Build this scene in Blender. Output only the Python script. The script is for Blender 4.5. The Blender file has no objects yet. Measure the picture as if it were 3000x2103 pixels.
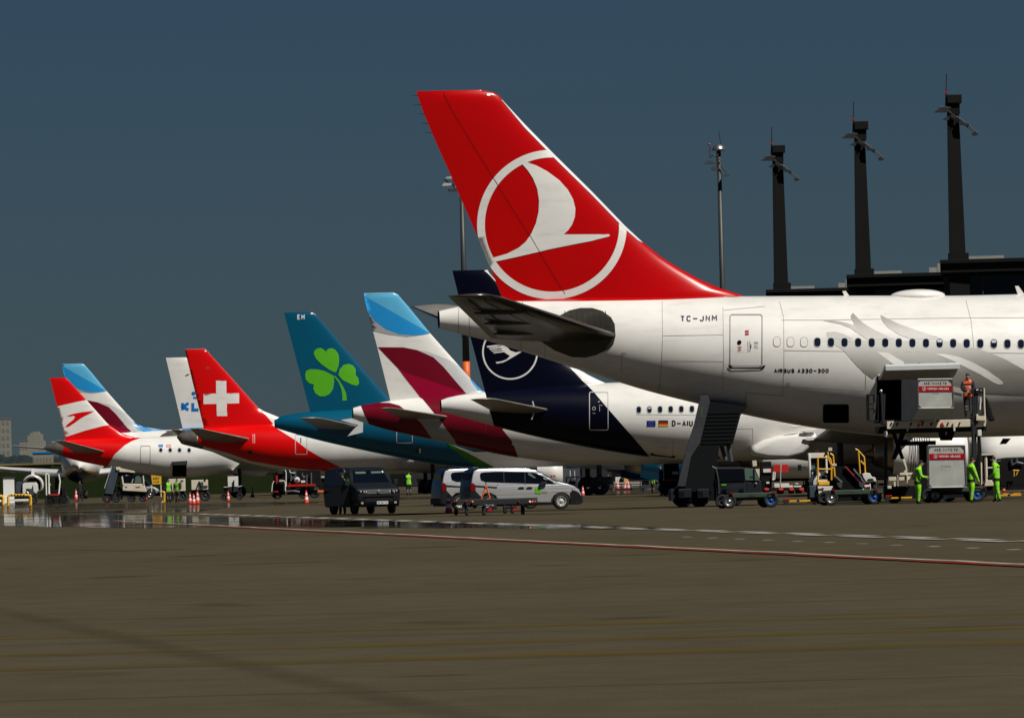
import bpy, bmesh, math, random
from mathutils import Vector, Matrix
random.seed(7)
C = bpy.context.scene.collection
SC = bpy.context.scene
# ---------------------------------------------------------------- camera
FPX, CX, CY, H = 25000.0, 1500.0, 1051.5, 1.67
PIT = math.atan(325.5 / FPX); RHO = 0.0267
FW = Vector((0, math.cos(PIT), math.sin(PIT)))
_r0 = Vector((1, 0, 0)); _u0 = Vector((0, -math.sin(PIT), math.cos(PIT)))
RV = _r0 * math.cos(RHO) - _u0 * math.sin(RHO)
UV = _r0 * math.sin(RHO) + _u0 * math.cos(RHO)
cam = bpy.data.cameras.new('camera'); camo = bpy.data.objects.new('camera', cam); C.objects.link(camo)
cam.sensor_fit = 'HORIZONTAL'; cam.sensor_width = 36; cam.lens = FPX / 3000 * 36
cam.clip_start = 1; cam.clip_end = 30000
camo.matrix_world = Matrix(((RV.x, UV.x, -FW.x, 0), (RV.y, UV.y, -FW.y, 0), (RV.z, UV.z, -FW.z, H), (0, 0, 0, 1)))
SC.camera = camo
# ---------------------------------------------------------------- light
EL, AZ = math.radians(52), math.radians(45)      # sun: behind the camera, to the right
SUN = Vector((math.sin(AZ) * math.cos(EL), -math.cos(AZ) * math.cos(EL), math.sin(EL)))
world = bpy.data.worlds.new('World'); SC.world = world; world.use_nodes = True
nt = world.node_tree; nt.nodes.clear()
wo = nt.nodes.new('ShaderNodeOutputWorld'); bg = nt.nodes.new('ShaderNodeBackground')
sky = nt.nodes.new('ShaderNodeTexSky'); sky.sky_type = 'NISHITA'; sky.sun_disc = False
sky.sun_elevation = EL; sky.sun_rotation = math.atan2(SUN.x, SUN.y)
sky.altitude = 0; sky.air_density = 1.0; sky.dust_density = 0.0; sky.ozone_density = 2.0
tint = nt.nodes.new('ShaderNodeMix'); tint.data_type = 'RGBA'; tint.blend_type = 'MULTIPLY'
tint.inputs[0].default_value = 1; tint.inputs[7].default_value = (0.089, 0.146, 0.242, 1)
nt.links.new(sky.outputs[0], tint.inputs[6]); nt.links.new(tint.outputs[2], bg.inputs[0])
bg.inputs[1].default_value = 0.06; nt.links.new(bg.outputs[0], wo.inputs[0])
sl = bpy.data.lights.new('sun', 'SUN'); sl.energy = 4.6; sl.angle = math.radians(0.5); sl.color = (1, 0.955, 0.88)
so = bpy.data.objects.new('sun', sl); C.objects.link(so); so.location = (50, -50, 80)
so.rotation_euler = SUN.to_track_quat('Z', 'Y').to_euler()
SC.view_settings.view_transform = 'Standard'; SC.view_settings.look = 'None'
SC.view_settings.exposure = 0.0; SC.view_settings.gamma = 1; SC.view_settings.use_curve_mapping = False
# ---------------------------------------------------------------- projection helpers (photo pixel -> place at a real distance)
def ray(px, py): return RV * ((px - CX) / FPX) + UV * ((CY - py) / FPX) + FW
def yh(px): return 1377 - (px - 1500) * RHO
def s_at(px, yc): return (yc - yh(px)) / H
def GX(px, D, z=0.0):
    d0 = Vector((0, D, z - H)); t = (px - CX) / FPX
    return (t * FW.dot(d0) - RV.dot(d0)) / (RV.x - t * FW.x)
def gpt(px, py, z=0.0):
    d = ray(px, py); t = (z - H) / d.z
    return Vector((d.x * t, d.y * t, z))
class Fr:                                        # a vertical frame standing on the ground, heading a
    def __init__(s, px0, sc, a=0.0):
        D = FPX / sc; s.O = Vector((GX(px0, D), D, 0)); s.a = a; s.ca, s.sa = math.cos(a), math.sin(a)
        s.root = None
    def uz(s, px, py, yl=0.0):
        d = ray(px, py); ox, oy = -s.O.x, -s.O.y
        l0 = -ox * s.sa + oy * s.ca; dl = -d.x * s.sa + d.y * s.ca
        t = (yl - l0) / dl
        return (ox + d.x * t) * s.ca + (oy + d.y * t) * s.sa, H + d.z * t
# ---------------------------------------------------------------- object helpers
def tag(o, label=None, cat=None, group=None, kind=None):
    if label: o['label'] = label
    if cat: o['category'] = cat
    if group: o['group'] = group
    if kind: o['kind'] = kind
    return o
def empty(name, loc, rz=0.0, label=None, cat=None, group=None):
    o = bpy.data.objects.new(name, None); C.objects.link(o); o.location = loc; o.rotation_euler = (0, 0, rz)
    o.empty_display_size = 0.3
    return tag(o, label, cat, group)
def thing(F, name, label, cat, group=None):
    F.root = empty(name, F.O, F.a, label, cat, group); return F.root
def link(name, me, mat, parent=None, smooth=False, bevel=0.0):
    o = bpy.data.objects.new(name, me); C.objects.link(o)
    if mat is not None:
        for m in (mat if isinstance(mat, (list, tuple)) else [mat]): me.materials.append(m)
    if parent is not None: o.parent = parent
    if smooth:
        me.polygons.foreach_set('use_smooth', [True] * len(me.polygons))
    if bevel:
        b = o.modifiers.new('bevel', 'BEVEL'); b.width = bevel; b.segments = 2; b.limit_method = 'ANGLE'
    return o
class MB:
    def __init__(s): s.v, s.f = [], []
    def add(s, vs, fs):
        n = len(s.v); s.v += [tuple(v) for v in vs]; s.f += [tuple(i + n for i in f) for f in fs]; return s
    def box(s, x0, x1, y0, y1, z0, z1):
        return s.add([(x, y, z) for x in (x0, x1) for y in (y0, y1) for z in (z0, z1)],
                     [(0, 1, 3, 2), (4, 6, 7, 5), (0, 4, 5, 1), (2, 3, 7, 6), (0, 2, 6, 4), (1, 5, 7, 3)])
    def cyl(s, p0, p1, r0, r1=None, n=10):
        r1 = r0 if r1 is None else r1; p0, p1 = Vector(p0), Vector(p1); d = p1 - p0
        if d.length < 1e-6: return s
        q = d.to_track_quat('Z', 'Y'); vs = []
        for p, r in ((p0, r0), (p1, r1)):
            for i in range(n):
                t = 2 * math.pi * i / n; vs.append(p + q @ Vector((r * math.cos(t), r * math.sin(t), 0)))
        fs = [(i, (i + 1) % n, n + (i + 1) % n, n + i) for i in range(n)] + [tuple(range(n))[::-1], tuple(range(n, 2 * n))]
        return s.add(vs, fs)
    def tube(s, pts, r, n=6):
        for a, b in zip(pts, pts[1:]): s.cyl(a, b, r, n=n)
        return s
    def prism(s, poly, y0, y1):                   # poly in (x, z), extruded along y
        n = len(poly); vs = [(x, y0, z) for x, z in poly] + [(x, y1, z) for x, z in poly]
        return s.add(vs, [tuple(range(n)), tuple(range(2 * n - 1, n - 1, -1))] + [(i, n + i, n + (i + 1) % n, (i + 1) % n) for i in range(n)])
    def ball(s, c, r, nu=12, nv=8):
        rx, ry, rz = (r, r, r) if not isinstance(r, (tuple, list)) else r; vs = []
        for j in range(1, nv):
            p = math.pi * j / nv
            for i in range(nu):
                t = 2 * math.pi * i / nu
                vs.append((c[0] + rx * math.sin(p) * math.cos(t), c[1] + ry * math.sin(p) * math.sin(t), c[2] + rz * math.cos(p)))
        k = len(vs); vs += [(c[0], c[1], c[2] + rz), (c[0], c[1], c[2] - rz)]; fs = []
        for j in range(nv - 2):
            for i in range(nu): fs.append((j * nu + i, (j + 1) * nu + i, (j + 1) * nu + (i + 1) % nu, j * nu + (i + 1) % nu))
        for i in range(nu):
            fs.append((k, i, (i + 1) % nu)); fs.append((k + 1, (nv - 2) * nu + (i + 1) % nu, (nv - 2) * nu + i))
        return s.add(vs, fs)
    def lathe(s, c, axis, prof, n=28):             # prof: (distance along axis, radius)
        q = Vector(axis).to_track_quat('Z', 'Y'); c = Vector(c); vs = []
        for d, r in prof:
            for i in range(n):
                t = 2 * math.pi * i / n; vs.append(c + q @ Vector((r * math.cos(t), r * math.sin(t), d)))
        fs = []
        for j in range(len(prof) - 1):
            for i in range(n): fs.append((j * n + i, j * n + (i + 1) % n, (j + 1) * n + (i + 1) % n, (j + 1) * n + i))
        return s.add(vs, fs)
    def mesh(s, name):
        me = bpy.data.meshes.new(name); me.from_pydata(s.v, [], s.f); me.update(); return me
    def done(s, name, mat, parent=None, smooth=False, bevel=0.0):
        return link(name, s.mesh(name), mat, parent, smooth, bevel)
# ---------------------------------------------------------------- materials
def mat(name, col, rough=0.5, metal=0.0, spec=0.5, var=0.12, scale=1.5, bump=0.0, coat=0.0, dirt=0.0, bscale=40, emit=None):
    m = bpy.data.materials.new(name); m.use_nodes = True; n = m.node_tree; b = n.nodes['Principled BSDF']
    b.inputs['Roughness'].default_value = rough; b.inputs['Metallic'].default_value = metal
    b.inputs['Specular IOR Level'].default_value = spec; b.inputs['Coat Weight'].default_value = coat
    b.inputs['Coat Roughness'].default_value = 0.08
    tc = n.nodes.new('ShaderNodeTexCoord'); no = n.nodes.new('ShaderNodeTexNoise')
    no.inputs['Scale'].default_value = scale; no.inputs['Detail'].default_value = 6
    n.links.new(tc.outputs['Object'], no.inputs['Vector'])
    r = n.nodes.new('ShaderNodeMapRange'); r.inputs[1].default_value = 0.3; r.inputs[2].default_value = 0.7
    r.inputs[3].default_value = 1 - var; r.inputs[4].default_value = 1 + var * 0.5
    n.links.new(no.outputs[0], r.inputs[0])
    mx = n.nodes.new('ShaderNodeMix'); mx.data_type = 'RGBA'; mx.blend_type = 'MULTIPLY'; mx.inputs[0].default_value = 1
    mx.inputs[6].default_value = (*col, 1); n.links.new(r.outputs[0], mx.inputs[7]); out = mx.outputs[2]
    if dirt:
        mp = n.nodes.new('ShaderNodeMapping'); mp.inputs['Scale'].default_value = (0.35, 0.35, 1.6)
        n.links.new(tc.outputs['Object'], mp.inputs[0])
        n2 = n.nodes.new('ShaderNodeTexNoise'); n2.inputs['Scale'].default_value = 1.7; n2.inputs['Detail'].default_value = 9
        n2.inputs['Roughness'].default_value = 0.7; n.links.new(mp.outputs[0], n2.inputs['Vector'])
        r2 = n.nodes.new('ShaderNodeMapRange'); r2.inputs[1].default_value = 0.5; r2.inputs[2].default_value = 0.85
        r2.inputs[4].default_value = dirt; n.links.new(n2.outputs[0], r2.inputs[0])
        m2 = n.nodes.new('ShaderNodeMix'); m2.data_type = 'RGBA'; m2.inputs[7].default_value = (0.16, 0.13, 0.09, 1)
        n.links.new(r2.outputs[0], m2.inputs[0]); n.links.new(out, m2.inputs[6]); out = m2.outputs[2]
    n.links.new(out, b.inputs['Base Color'])
    if bump:
        n3 = n.nodes.new('ShaderNodeTexNoise'); n3.inputs['Scale'].default_value = bscale; n3.inputs['Detail'].default_value = 4
        n.links.new(tc.outputs['Object'], n3.inputs['Vector'])
        bp = n.nodes.new('ShaderNodeBump'); bp.inputs['Strength'].default_value = bump; bp.inputs['Distance'].default_value = 0.05
        n.links.new(n3.outputs[0], bp.inputs['Height']); n.links.new(bp.outputs[0], b.inputs['Normal'])
    return m
class M: pass
M.white = mat('aircraft_white', (0.78, 0.765, 0.72), 0.34, coat=0.2, var=0.08, scale=0.5, dirt=0.30)
M.cream = mat('cream_paint', (0.66, 0.60, 0.47), 0.45, var=0.1, dirt=0.25)
M.vwhite = mat('vehicle_white', (0.74, 0.73, 0.68), 0.4, var=0.08, dirt=0.2)
M.red = mat('airliner_red', (0.49, 0.0005, 0.0005), 0.28, spec=.25, coat=0.12, var=0.05, scale=0.5)
M.red2 = mat('tail_red', (0.66, 0.001, 0.001), 0.3, spec=.3, coat=0.1, var=0.06, scale=0.5)
M.teal = mat('teal_paint', (0.0, 0.078, 0.145), 0.3, spec=.3, coat=0.1, var=0.08, scale=0.6)
M.green = mat('clover_green', (0.09, 0.42, 0.01), 0.4, var=0.05)
M.navy = mat('navy_paint', (0.0008, 0.0015, 0.009), 0.35, spec=.15, coat=0.0, var=0.1, scale=0.6)
M.burg = mat('burgundy_paint', (0.15, 0.002, 0.012), 0.3, spec=.3, coat=0.1, var=0.06)
M.crim = mat('crimson_paint', (0.30, 0.002, 0.028), 0.3, spec=.3, coat=0.1, var=0.06)
M.grey = mat('light_grey_paint', (0.36, 0.37, 0.38), 0.4, var=0.06)
M.lgrey = mat('pale_grey_paint', (0.52, 0.53, 0.53), 0.4, var=0.06)
M.blue = mat('sky_blue_paint', (0.015, 0.27, 0.62), 0.3, coat=0.3, var=0.05)
M.lblue = mat('light_blue_paint', (0.10, 0.42, 0.66), 0.3, coat=0.3, var=0.05)
M.kblue = mat('letter_blue', (0.0, 0.16, 0.52), 0.4)
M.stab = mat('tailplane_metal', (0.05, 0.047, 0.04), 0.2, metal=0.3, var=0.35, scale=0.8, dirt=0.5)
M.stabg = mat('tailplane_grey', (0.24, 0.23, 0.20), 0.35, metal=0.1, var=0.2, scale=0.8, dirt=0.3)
M.wing = mat('wing_grey', (0.40, 0.41, 0.42), 0.4, var=0.12, dirt=0.2)
M.steel = mat('bare_steel', (0.45, 0.45, 0.45), 0.35, metal=0.9, var=0.2)
M.nozzle = mat('nozzle_metal', (0.42, 0.33, 0.22), 0.3, metal=0.9, var=0.3)
M.cone = mat('tail_cone_metal', (0.22, 0.20, 0.17), 0.35, metal=0.5, var=0.25, dirt=0.3)
M.black = mat('black_paint', (0.007, 0.007, 0.007), 0.6, spec=.2, var=0.3)
M.dark = mat('dark_hollow', (0.004, 0.004, 0.005), 0.9, spec=0.1, var=0.3)
M.rubber = mat('tyre_rubber', (0.015, 0.015, 0.015), 0.85, var=0.3)
M.glass = mat('dark_glass', (0.003, 0.005, 0.009), 0.06, spec=.3, var=0.1)
M.gglass = mat('green_glass', (0.09, 0.15, 0.12), 0.08, var=0.1)
M.silver = mat('silver_paint', (0.60, 0.61, 0.62), 0.28, metal=0.5, coat=0.5, var=0.04)
M.vdark = mat('dark_van_paint', (0.010, 0.012, 0.014), 0.35, spec=.3, coat=0.1, var=0.1)
M.vroof = mat('van_roof_navy', (0.006, 0.012, 0.028), 0.3, coat=0.2, var=0.1)
M.plast = mat('black_plastic', (0.010, 0.011, 0.013), 0.6, spec=.25, var=0.15)
M.lamp = mat('headlamp_glass', (0.6, 0.6, 0.6), 0.1, metal=0.4)
M.tail = mat('tail_lamp_red', (0.14, 0.004, 0.006), 0.15, var=0.1)
M.amber = mat('amber_plastic', (0.8, 0.25, 0.02), 0.3)
M.orange = mat('safety_orange', (0.75, 0.14, 0.015), 0.5, var=0.12)
M.conered = mat('cone_red', (0.75, 0.035, 0.015), 0.5, var=0.12, dirt=0.1)
M.conewh = mat('cone_white', (0.75, 0.75, 0.72), 0.4, var=0.1, dirt=0.2)
M.yellow = mat('safety_yellow', (0.78, 0.42, 0.02), 0.45, var=0.12, dirt=0.15)
M.hivis = mat('hi_vis_green', (0.26, 0.78, 0.012), 0.8, spec=.2, var=0.45, scale=5, bump=0.12, bscale=14)
M.hivor = mat('hi_vis_orange', (0.9, 0.10, 0.01), 0.7, var=0.3, scale=6, bump=0.12, bscale=14)
M.refl = mat('reflective_tape', (0.30, 0.32, 0.30), 0.35, var=0.1)
M.cloth = mat('dark_cloth', (0.014, 0.014, 0.018), 0.9, var=0.3, scale=8, bump=0.3)
M.bcloth = mat('blue_cloth', (0.03, 0.06, 0.13), 0.9, var=0.3, scale=8)
M.skin = mat('skin', (0.36, 0.19, 0.13), 0.55, var=0.1, scale=8)
M.hair = mat('hair', (0.015, 0.011, 0.009), 0.7, var=0.3, scale=20)
M.alu = mat('worn_aluminium', (0.46, 0.475, 0.43), 0.5, metal=0.1, var=0.16, scale=2.2, dirt=0.3, bump=0.1, bscale=9)
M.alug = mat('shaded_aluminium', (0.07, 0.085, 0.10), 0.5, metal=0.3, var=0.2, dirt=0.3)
M.steeld = mat('dark_steel', (0.020, 0.022, 0.024), 0.6, metal=0.2, var=0.25, dirt=0.2)
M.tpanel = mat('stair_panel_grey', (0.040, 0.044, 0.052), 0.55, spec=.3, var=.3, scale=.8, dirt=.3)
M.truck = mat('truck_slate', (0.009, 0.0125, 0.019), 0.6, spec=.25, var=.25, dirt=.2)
M.steelb = mat('blue_grey_steel', (0.05, 0.068, 0.09), 0.5, metal=0.1, var=0.2, dirt=0.2)
M.dgreen = mat('dolly_green', (0.035, 0.058, 0.038), 0.6, var=0.25, dirt=0.3)
M.hub = mat('hub_blue', (0.01, 0.07, 0.26), 0.4, var=0.15)
M.bred = mat('box_red', (0.40, 0.001, 0.006), 0.4, spec=.3, var=0.06)
M.sred = mat('signal_red', (0.5, 0.015, 0.01), 0.4, var=0.15)
M.ink = mat('ink_black', (0.012, 0.012, 0.014), 0.6, var=0.1)
M.inkn = mat('ink_navy', (0.012, 0.012, 0.05), 0.5, var=0.1)
M.cabin = mat('cabin_window_glass', (0.008, 0.014, 0.026), 0.12, var=.4, scale=3)
M.polish = mat('polished_edge', (0.78, 0.79, 0.82), 0.3, metal=0.2, var=.05)
M.dsw = mat('dark_swoosh_green', (.03, .17, .003), .4)
M.seam = mat('seam_grey', (0.30, 0.285, 0.25), 0.7, var=0.3, scale=3)
M.wink = mat('ink_white', (0.75, 0.75, 0.72), 0.4, var=0.05)
M.rink = mat('ink_red', (0.5, 0.02, 0.02), 0.5)
M.tower = mat('anthracite_cladding', (0.0065, 0.0064, 0.0056), 0.8, spec=.2, var=0.2, scale=0.3)
M.tower2 = mat('charcoal_trim', (0.004, 0.0045, 0.0045), 0.7, spec=.2, var=0.2, scale=0.3)
M.mast = mat('galvanised_mast', (0.05, 0.055, 0.052), 0.5, metal=0.3, var=0.2, scale=0.5, dirt=0.2)
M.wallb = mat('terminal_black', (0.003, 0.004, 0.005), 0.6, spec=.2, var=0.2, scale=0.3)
M.roofm = mat('roof_metal', (0.30, 0.30, 0.27), 0.5, var=0.15)
def part(T, name, m, ops, parent=None, smooth=False, bevel=0.0):
    """ops traced on the vertical frame T: b=box, p=prism, t=tube, w=wheel/disc along y, s=ball, c=cyl along depth; depths are local y (negative = nearer)"""
    mb = MB()
    for o in ops:
        k = o[0]
        if k == 'b':
            _, x0, y0, x1, y1, n, f = o; (a, z1), (b, z0) = T.uz(x0, y0, n), T.uz(x1, y1, n); mb.box(min(a, b), max(a, b), n, f, min(z0, z1), max(z0, z1))
        elif k == 'p': mb.prism([T.uz(x, y, o[2]) for x, y in o[1]], o[2], o[3])
        elif k == 't': mb.tube([(lambda q: (q[0], o[3], q[1]))(T.uz(x, y, o[3])) for x, y in o[1]], o[2])
        elif k == 't3': mb.tube([(lambda q, d=d: (q[0], d, q[1]))(T.uz(x, y, d)) for x, y, d in o[1]], o[2])
        elif k == 'w':
            _, x, y, r, n, f = o; u, z = T.uz(x, y, n); mb.cyl((u, n, z), (u, f, z), r, n=22)
        elif k == 's': u, z = T.uz(o[1], o[2], o[4]); mb.ball((u, o[4], z), o[3])
    return mb.done(name, m, parent or T.root, smooth, bevel)
# ================================================================ SETTING: ground, markings, wet film, grass
def structure(o): o['kind'] = 'structure'; return o
def ground_mat(name, col, col2, dark=0.0):
    m = bpy.data.materials.new(name); m.use_nodes = True; n = m.node_tree; b = n.nodes['Principled BSDF']
    b.inputs['Roughness'].default_value = 0.95; b.inputs['Specular IOR Level'].default_value = 0.0
    tc = n.nodes.new('ShaderNodeTexCoord')
    def noise(sc, scale, det=5, rough=0.55):
        mp = n.nodes.new('ShaderNodeMapping'); mp.inputs['Scale'].default_value = sc; n.links.new(tc.outputs['Object'], mp.inputs[0])
        no = n.nodes.new('ShaderNodeTexNoise'); no.inputs['Scale'].default_value = scale; no.inputs['Detail'].default_value = det
        no.inputs['Roughness'].default_value = rough
        n.links.new(mp.outputs[0], no.inputs['Vector']); return no.outputs[0]
    def rng(x, a, b_, c, d):
        r = n.nodes.new('ShaderNodeMapRange'); r.inputs[1].default_value = a; r.inputs[2].default_value = b_
        r.inputs[3].default_value = c; r.inputs[4].default_value = d; n.links.new(x, r.inputs[0]); return r.outputs[0]
    def mix(f, a, b_, bt='MIX'):
        x = n.nodes.new('ShaderNodeMix'); x.data_type = 'RGBA'; x.blend_type = bt
        for i, v in ((0, f), (6, a), (7, b_)):
            if isinstance(v, (int, float)): x.inputs[i].default_value = v
            elif isinstance(v, tuple): x.inputs[i].default_value = (*v, 1)
            else: n.links.new(v, x.inputs[i])
        return x.outputs[2]
    big = rng(noise((1, 0.35, 1), 0.11, 4), 0.35, 0.65, 0, 1)
    c = mix(big, col, col2)
    c = mix(1.0, c, rng(noise((1, .6, 1), 0.9, 8, 0.7), 0.3, 0.7, 0.86, 1.10), 'MULTIPLY')
    c = mix(1.0, c, rng(noise((1, 1, 1), 28, 3, 0.8), 0.3, 0.7, 0.80, 1.16), 'MULTIPLY')
    blot = rng(noise((1, 0.5, 1), 0.33, 2, 0.4), 0.66, 0.74, 0, 0.5)
    c = mix(blot, c, (0.030, 0.024, 0.015))
    n.links.new(c, b.inputs['Base Color'])
    return m
M.ground = ground_mat('apron_concrete', (0.074, 0.0620, 0.0400), (0.065, 0.0545, 0.0352))
g = MB(); g.add([(-9000, -300, 0), (9000, -300, 0), (9000, 14000, 0), (-9000, 14000, 0)], [(0, 1, 2, 3)])
structure(g.done('apron_ground', M.ground))
def gstrip(mb, pts, w, z):                         # a strip of width w metres along ground points
    P = [Vector((p.x, p.y, z)) for p in pts]
    for a, b in zip(P, P[1:]):
        d = (b - a).normalized(); nn = Vector((-d.y, d.x, 0)) * w / 2
        mb.add([a - nn, b - nn, b + nn, a + nn], [(0, 1, 2, 3)])
def softmat(name, col, strength, nscale=.5):
    m = bpy.data.materials.new(name); m.use_nodes = True; n = m.node_tree; b = n.nodes['Principled BSDF']; b.inputs['Base Color'].default_value = (*col, 1)
    b.inputs['Roughness'].default_value = .95; b.inputs['Specular IOR Level'].default_value = 0
    at = n.nodes.new('ShaderNodeAttribute'); at.attribute_name = 'soft'; tc = n.nodes.new('ShaderNodeTexCoord'); no = n.nodes.new('ShaderNodeTexNoise'); no.inputs['Scale'].default_value = nscale; no.inputs['Detail'].default_value = 6
    n.links.new(tc.outputs['Object'], no.inputs['Vector']); r = n.nodes.new('ShaderNodeMapRange'); r.inputs[1].default_value = .3; r.inputs[2].default_value = .65; r.inputs[3].default_value = .35; r.inputs[4].default_value = 1
    n.links.new(no.outputs[0], r.inputs[0]); a = n.nodes.new('ShaderNodeMath'); a.operation = 'MULTIPLY'; n.links.new(at.outputs['Fac'], a.inputs[0]); n.links.new(r.outputs[0], a.inputs[1])
    c = n.nodes.new('ShaderNodeMath'); c.operation = 'MULTIPLY'; n.links.new(a.outputs[0], c.inputs[0]); c.inputs[1].default_value = strength; n.links.new(c.outputs[0], b.inputs['Alpha']); return m
def softstrip(name, runs, z, m):
    vs, fs, at = [], [], []
    for pts, w in runs:
        base = len(vs); P = [Vector((p.x, p.y, z)) for p in pts]
        for i, p in enumerate(P):
            d = (P[min(i + 1, len(P) - 1)] - P[max(i - 1, 0)]).normalized(); nn = Vector((-d.y, d.x, 0)) * w
            for k in (-1, -.4, 0, .4, 1): vs.append(tuple(p + nn * k)); at.append({1: 0, -1: 0}.get(k, .8 if k else 1))
        for i in range(len(P) - 1):
            for k in range(4): a = base + 5 * i + k; fs.append((a, a + 5, a + 6, a + 1))
    me = bpy.data.meshes.new(name); me.from_pydata(vs, [], fs); me.update(); A_ = me.attributes.new('soft', 'FLOAT', 'POINT'); A_.data.foreach_set('value', at)
    return structure(link(name, me, m))
def gl(p, q, n=24, jit=0.0):
    A, B = gpt(*p), gpt(*q); return [A.lerp(B, i / n) + Vector((random.uniform(-jit, jit), 0, 0)) for i in range(n + 1)]
def paint(name, col, thr=0.45, spec=0.2, flat=(1, 1, 1)):
    m = bpy.data.materials.new(name); m.use_nodes = True; n = m.node_tree; b = n.nodes['Principled BSDF']
    b.inputs['Roughness'].default_value = 0.9; b.inputs['Specular IOR Level'].default_value = 0
    tc = n.nodes.new('ShaderNodeTexCoord'); no = n.nodes.new('ShaderNodeTexNoise'); no.inputs['Scale'].default_value = 0.9
    no.inputs['Detail'].default_value = 8; no.inputs['Roughness'].default_value = 0.75; n.links.new(tc.outputs['Object'], no.inputs['Vector'])
    r = n.nodes.new('ShaderNodeMapRange'); r.inputs[1].default_value = thr - 0.12; r.inputs[2].default_value = thr + 0.12
    n.links.new(no.outputs[0], r.inputs[0]); x = n.nodes.new('ShaderNodeMix'); x.data_type = 'RGBA'
    n.links.new(r.outputs[0], x.inputs[0]); x.inputs[6].default_value = (0.062, 0.052, 0.034, 1); x.inputs[7].default_value = (*col, 1)
    n.links.new(x.outputs[2], b.inputs['Base Color']); return m
M.pred = paint('line_red', (0.22, 0.018, 0.014), 0.46); M.pwht = paint('line_white', (0.36, 0.34, 0.29), 0.36)
M.pwht2 = paint('worn_white', (0.33, 0.32, 0.29), 0.40); M.pyel = paint('worn_yellow', (0.115, 0.082, 0.02), 0.50)
M.tar = paint('tar_joint', (0.012, 0.011, 0.010), 0.35); M.tar2 = paint('tyre_mark', (0.060, 0.049, 0.029), 0.5)
mb = MB(); gstrip(mb, gl((200, 1527), (640, 1543), 20, .1) + gl((640, 1543), (3060, 1663), 50, .03), 0.27, 0.018); structure(mb.done('red_line', M.pred))
mb = MB(); gstrip(mb, gl((330, 1526), (640, 1541), 20, .1) + gl((640, 1541), (3060, 1658.5), 60, .07), 0.17, 0.023); structure(mb.done('white_line', M.pwht))
mb = MB(); A, B = gpt(560, 1505), gpt(3060, 1590)  # two ranks of short staggered dashes
n = 58
for i in range(n):
    t0 = i / n; a = A.lerp(B, t0); b = A.lerp(B, t0 + 1.3 / n); off = 0.22 if i % 2 else -0.22
    d = (b - a).normalized(); nn = Vector((-d.y, d.x, 0)); a += nn * (off + random.uniform(-.05, .05)); b += nn * (off + random.uniform(-.05, .05))
    gstrip(mb, [a, b], 0.34, 0.018)
structure(mb.done('white_dashed_line', M.pwht2))
mb = MB(); A, B = gpt(1990, 1572), gpt(3060, 1613)
for i in range(11):
    a = A.lerp(B, i / 11 + .02); b = A.lerp(B, i / 11 + 0.035); gstrip(mb, [a, b], 0.22, 0.004)
structure(mb.done('short_white_dashes', M.pwht2))
softstrip('worn_yellow_lines', [(gl(p, q, 20), .95) for p, q in (((-60, 1872), (3060, 1796)), ((-60, 1922), (3060, 1837)), ((-60, 1963), (3060, 1879)))], 0.004, softmat('worn_yellow', (.115, .078, .016), .62))
softstrip('tyre_mark', [(gl((-40, 1778), (560, 1915), 12, .02) + gl((565, 1916), (1420, 2110), 16, .02), .30)], 0.009, softmat('tyre_rubber_mark', (.040, .034, .025), .20))
softstrip('tar_joints', [(gl(p, q, 20, .3), w) for p, q, w in (((880, 1514), (2120, 1483), 2.3), ((1560, 1466), (2300, 1447), 3.6), ((2200, 1478), (3060, 1462), 2), ((2600, 1454), (3060, 1440), 2.8), ((1260, 1512), (1700, 1504), 1.2))], 0.006, softmat('tar', (.006, .005, .005), .95))
softstrip('oil_stains', [([gpt(x, y), gpt(x + w_, y + 1)], r_) for x, y, w_, r_ in ((2440, 1801, 26, 1.3), (2800, 1836, 24, 1.3), (780, 1650, 12, 1.6), (395, 1612, 10, 1.6), (1850, 1626, 14, 1.0), (2190, 1640, 10, .8), (1240, 1980, 20, .5))], 0.010, softmat('oil', (.022, .016, .010), .6))
softstrip('slab_joints', [([gpt(x0, y0), gpt(x1, y1)], .22) for x0, y0, x1, y1 in [(-60, 1720 + 42 * i + i * i * 5, 3060, 1640 + 42 * i + i * i * 5) for i in range(6)]], 0.003, softmat('joint_filler', (.040, .034, .024), .28))
# heat-shimmer film lying on the far apron: thin mirror-like sheet broken into streaks
m = bpy.data.materials.new('wet_film'); m.use_nodes = True; nn_ = m.node_tree; nn_.nodes.clear()
out = nn_.nodes.new('ShaderNodeOutputMaterial'); mixs = nn_.nodes.new('ShaderNodeMixShader'); gls = nn_.nodes.new('ShaderNodeBsdfGlossy')
tr = nn_.nodes.new('ShaderNodeBsdfTransparent'); gls.inputs['Roughness'].default_value = 0.02; gls.inputs['Color'].default_value = (0.86, 0.86, 0.86, 1)
tc = nn_.nodes.new('ShaderNodeTexCoord')
def _n(sc, scale, det):
    mp = nn_.nodes.new('ShaderNodeMapping'); mp.inputs['Scale'].default_value = sc; nn_.links.new(tc.outputs['Object'], mp.inputs[0])
    no = nn_.nodes.new('ShaderNodeTexNoise'); no.inputs['Scale'].default_value = scale; no.inputs['Detail'].default_value = det
    nn_.links.new(mp.outputs[0], no.inputs['Vector']); return no.outputs[0]
r = nn_.nodes.new('ShaderNodeMapRange'); r.inputs[1].default_value = 0.44; r.inputs[2].default_value = 0.53
nn_.links.new(_n((0.45, 1.3, 1), 0.14, 7), r.inputs[0])
at = nn_.nodes.new('ShaderNodeAttribute'); at.attribute_name = 'wet'
mu = nn_.nodes.new('ShaderNodeMath'); mu.operation = 'ADD'; nn_.links.new(r.outputs[0], mu.inputs[0]); nn_.links.new(at.outputs['Fac'], mu.inputs[1]); mu.use_clamp = True
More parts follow.
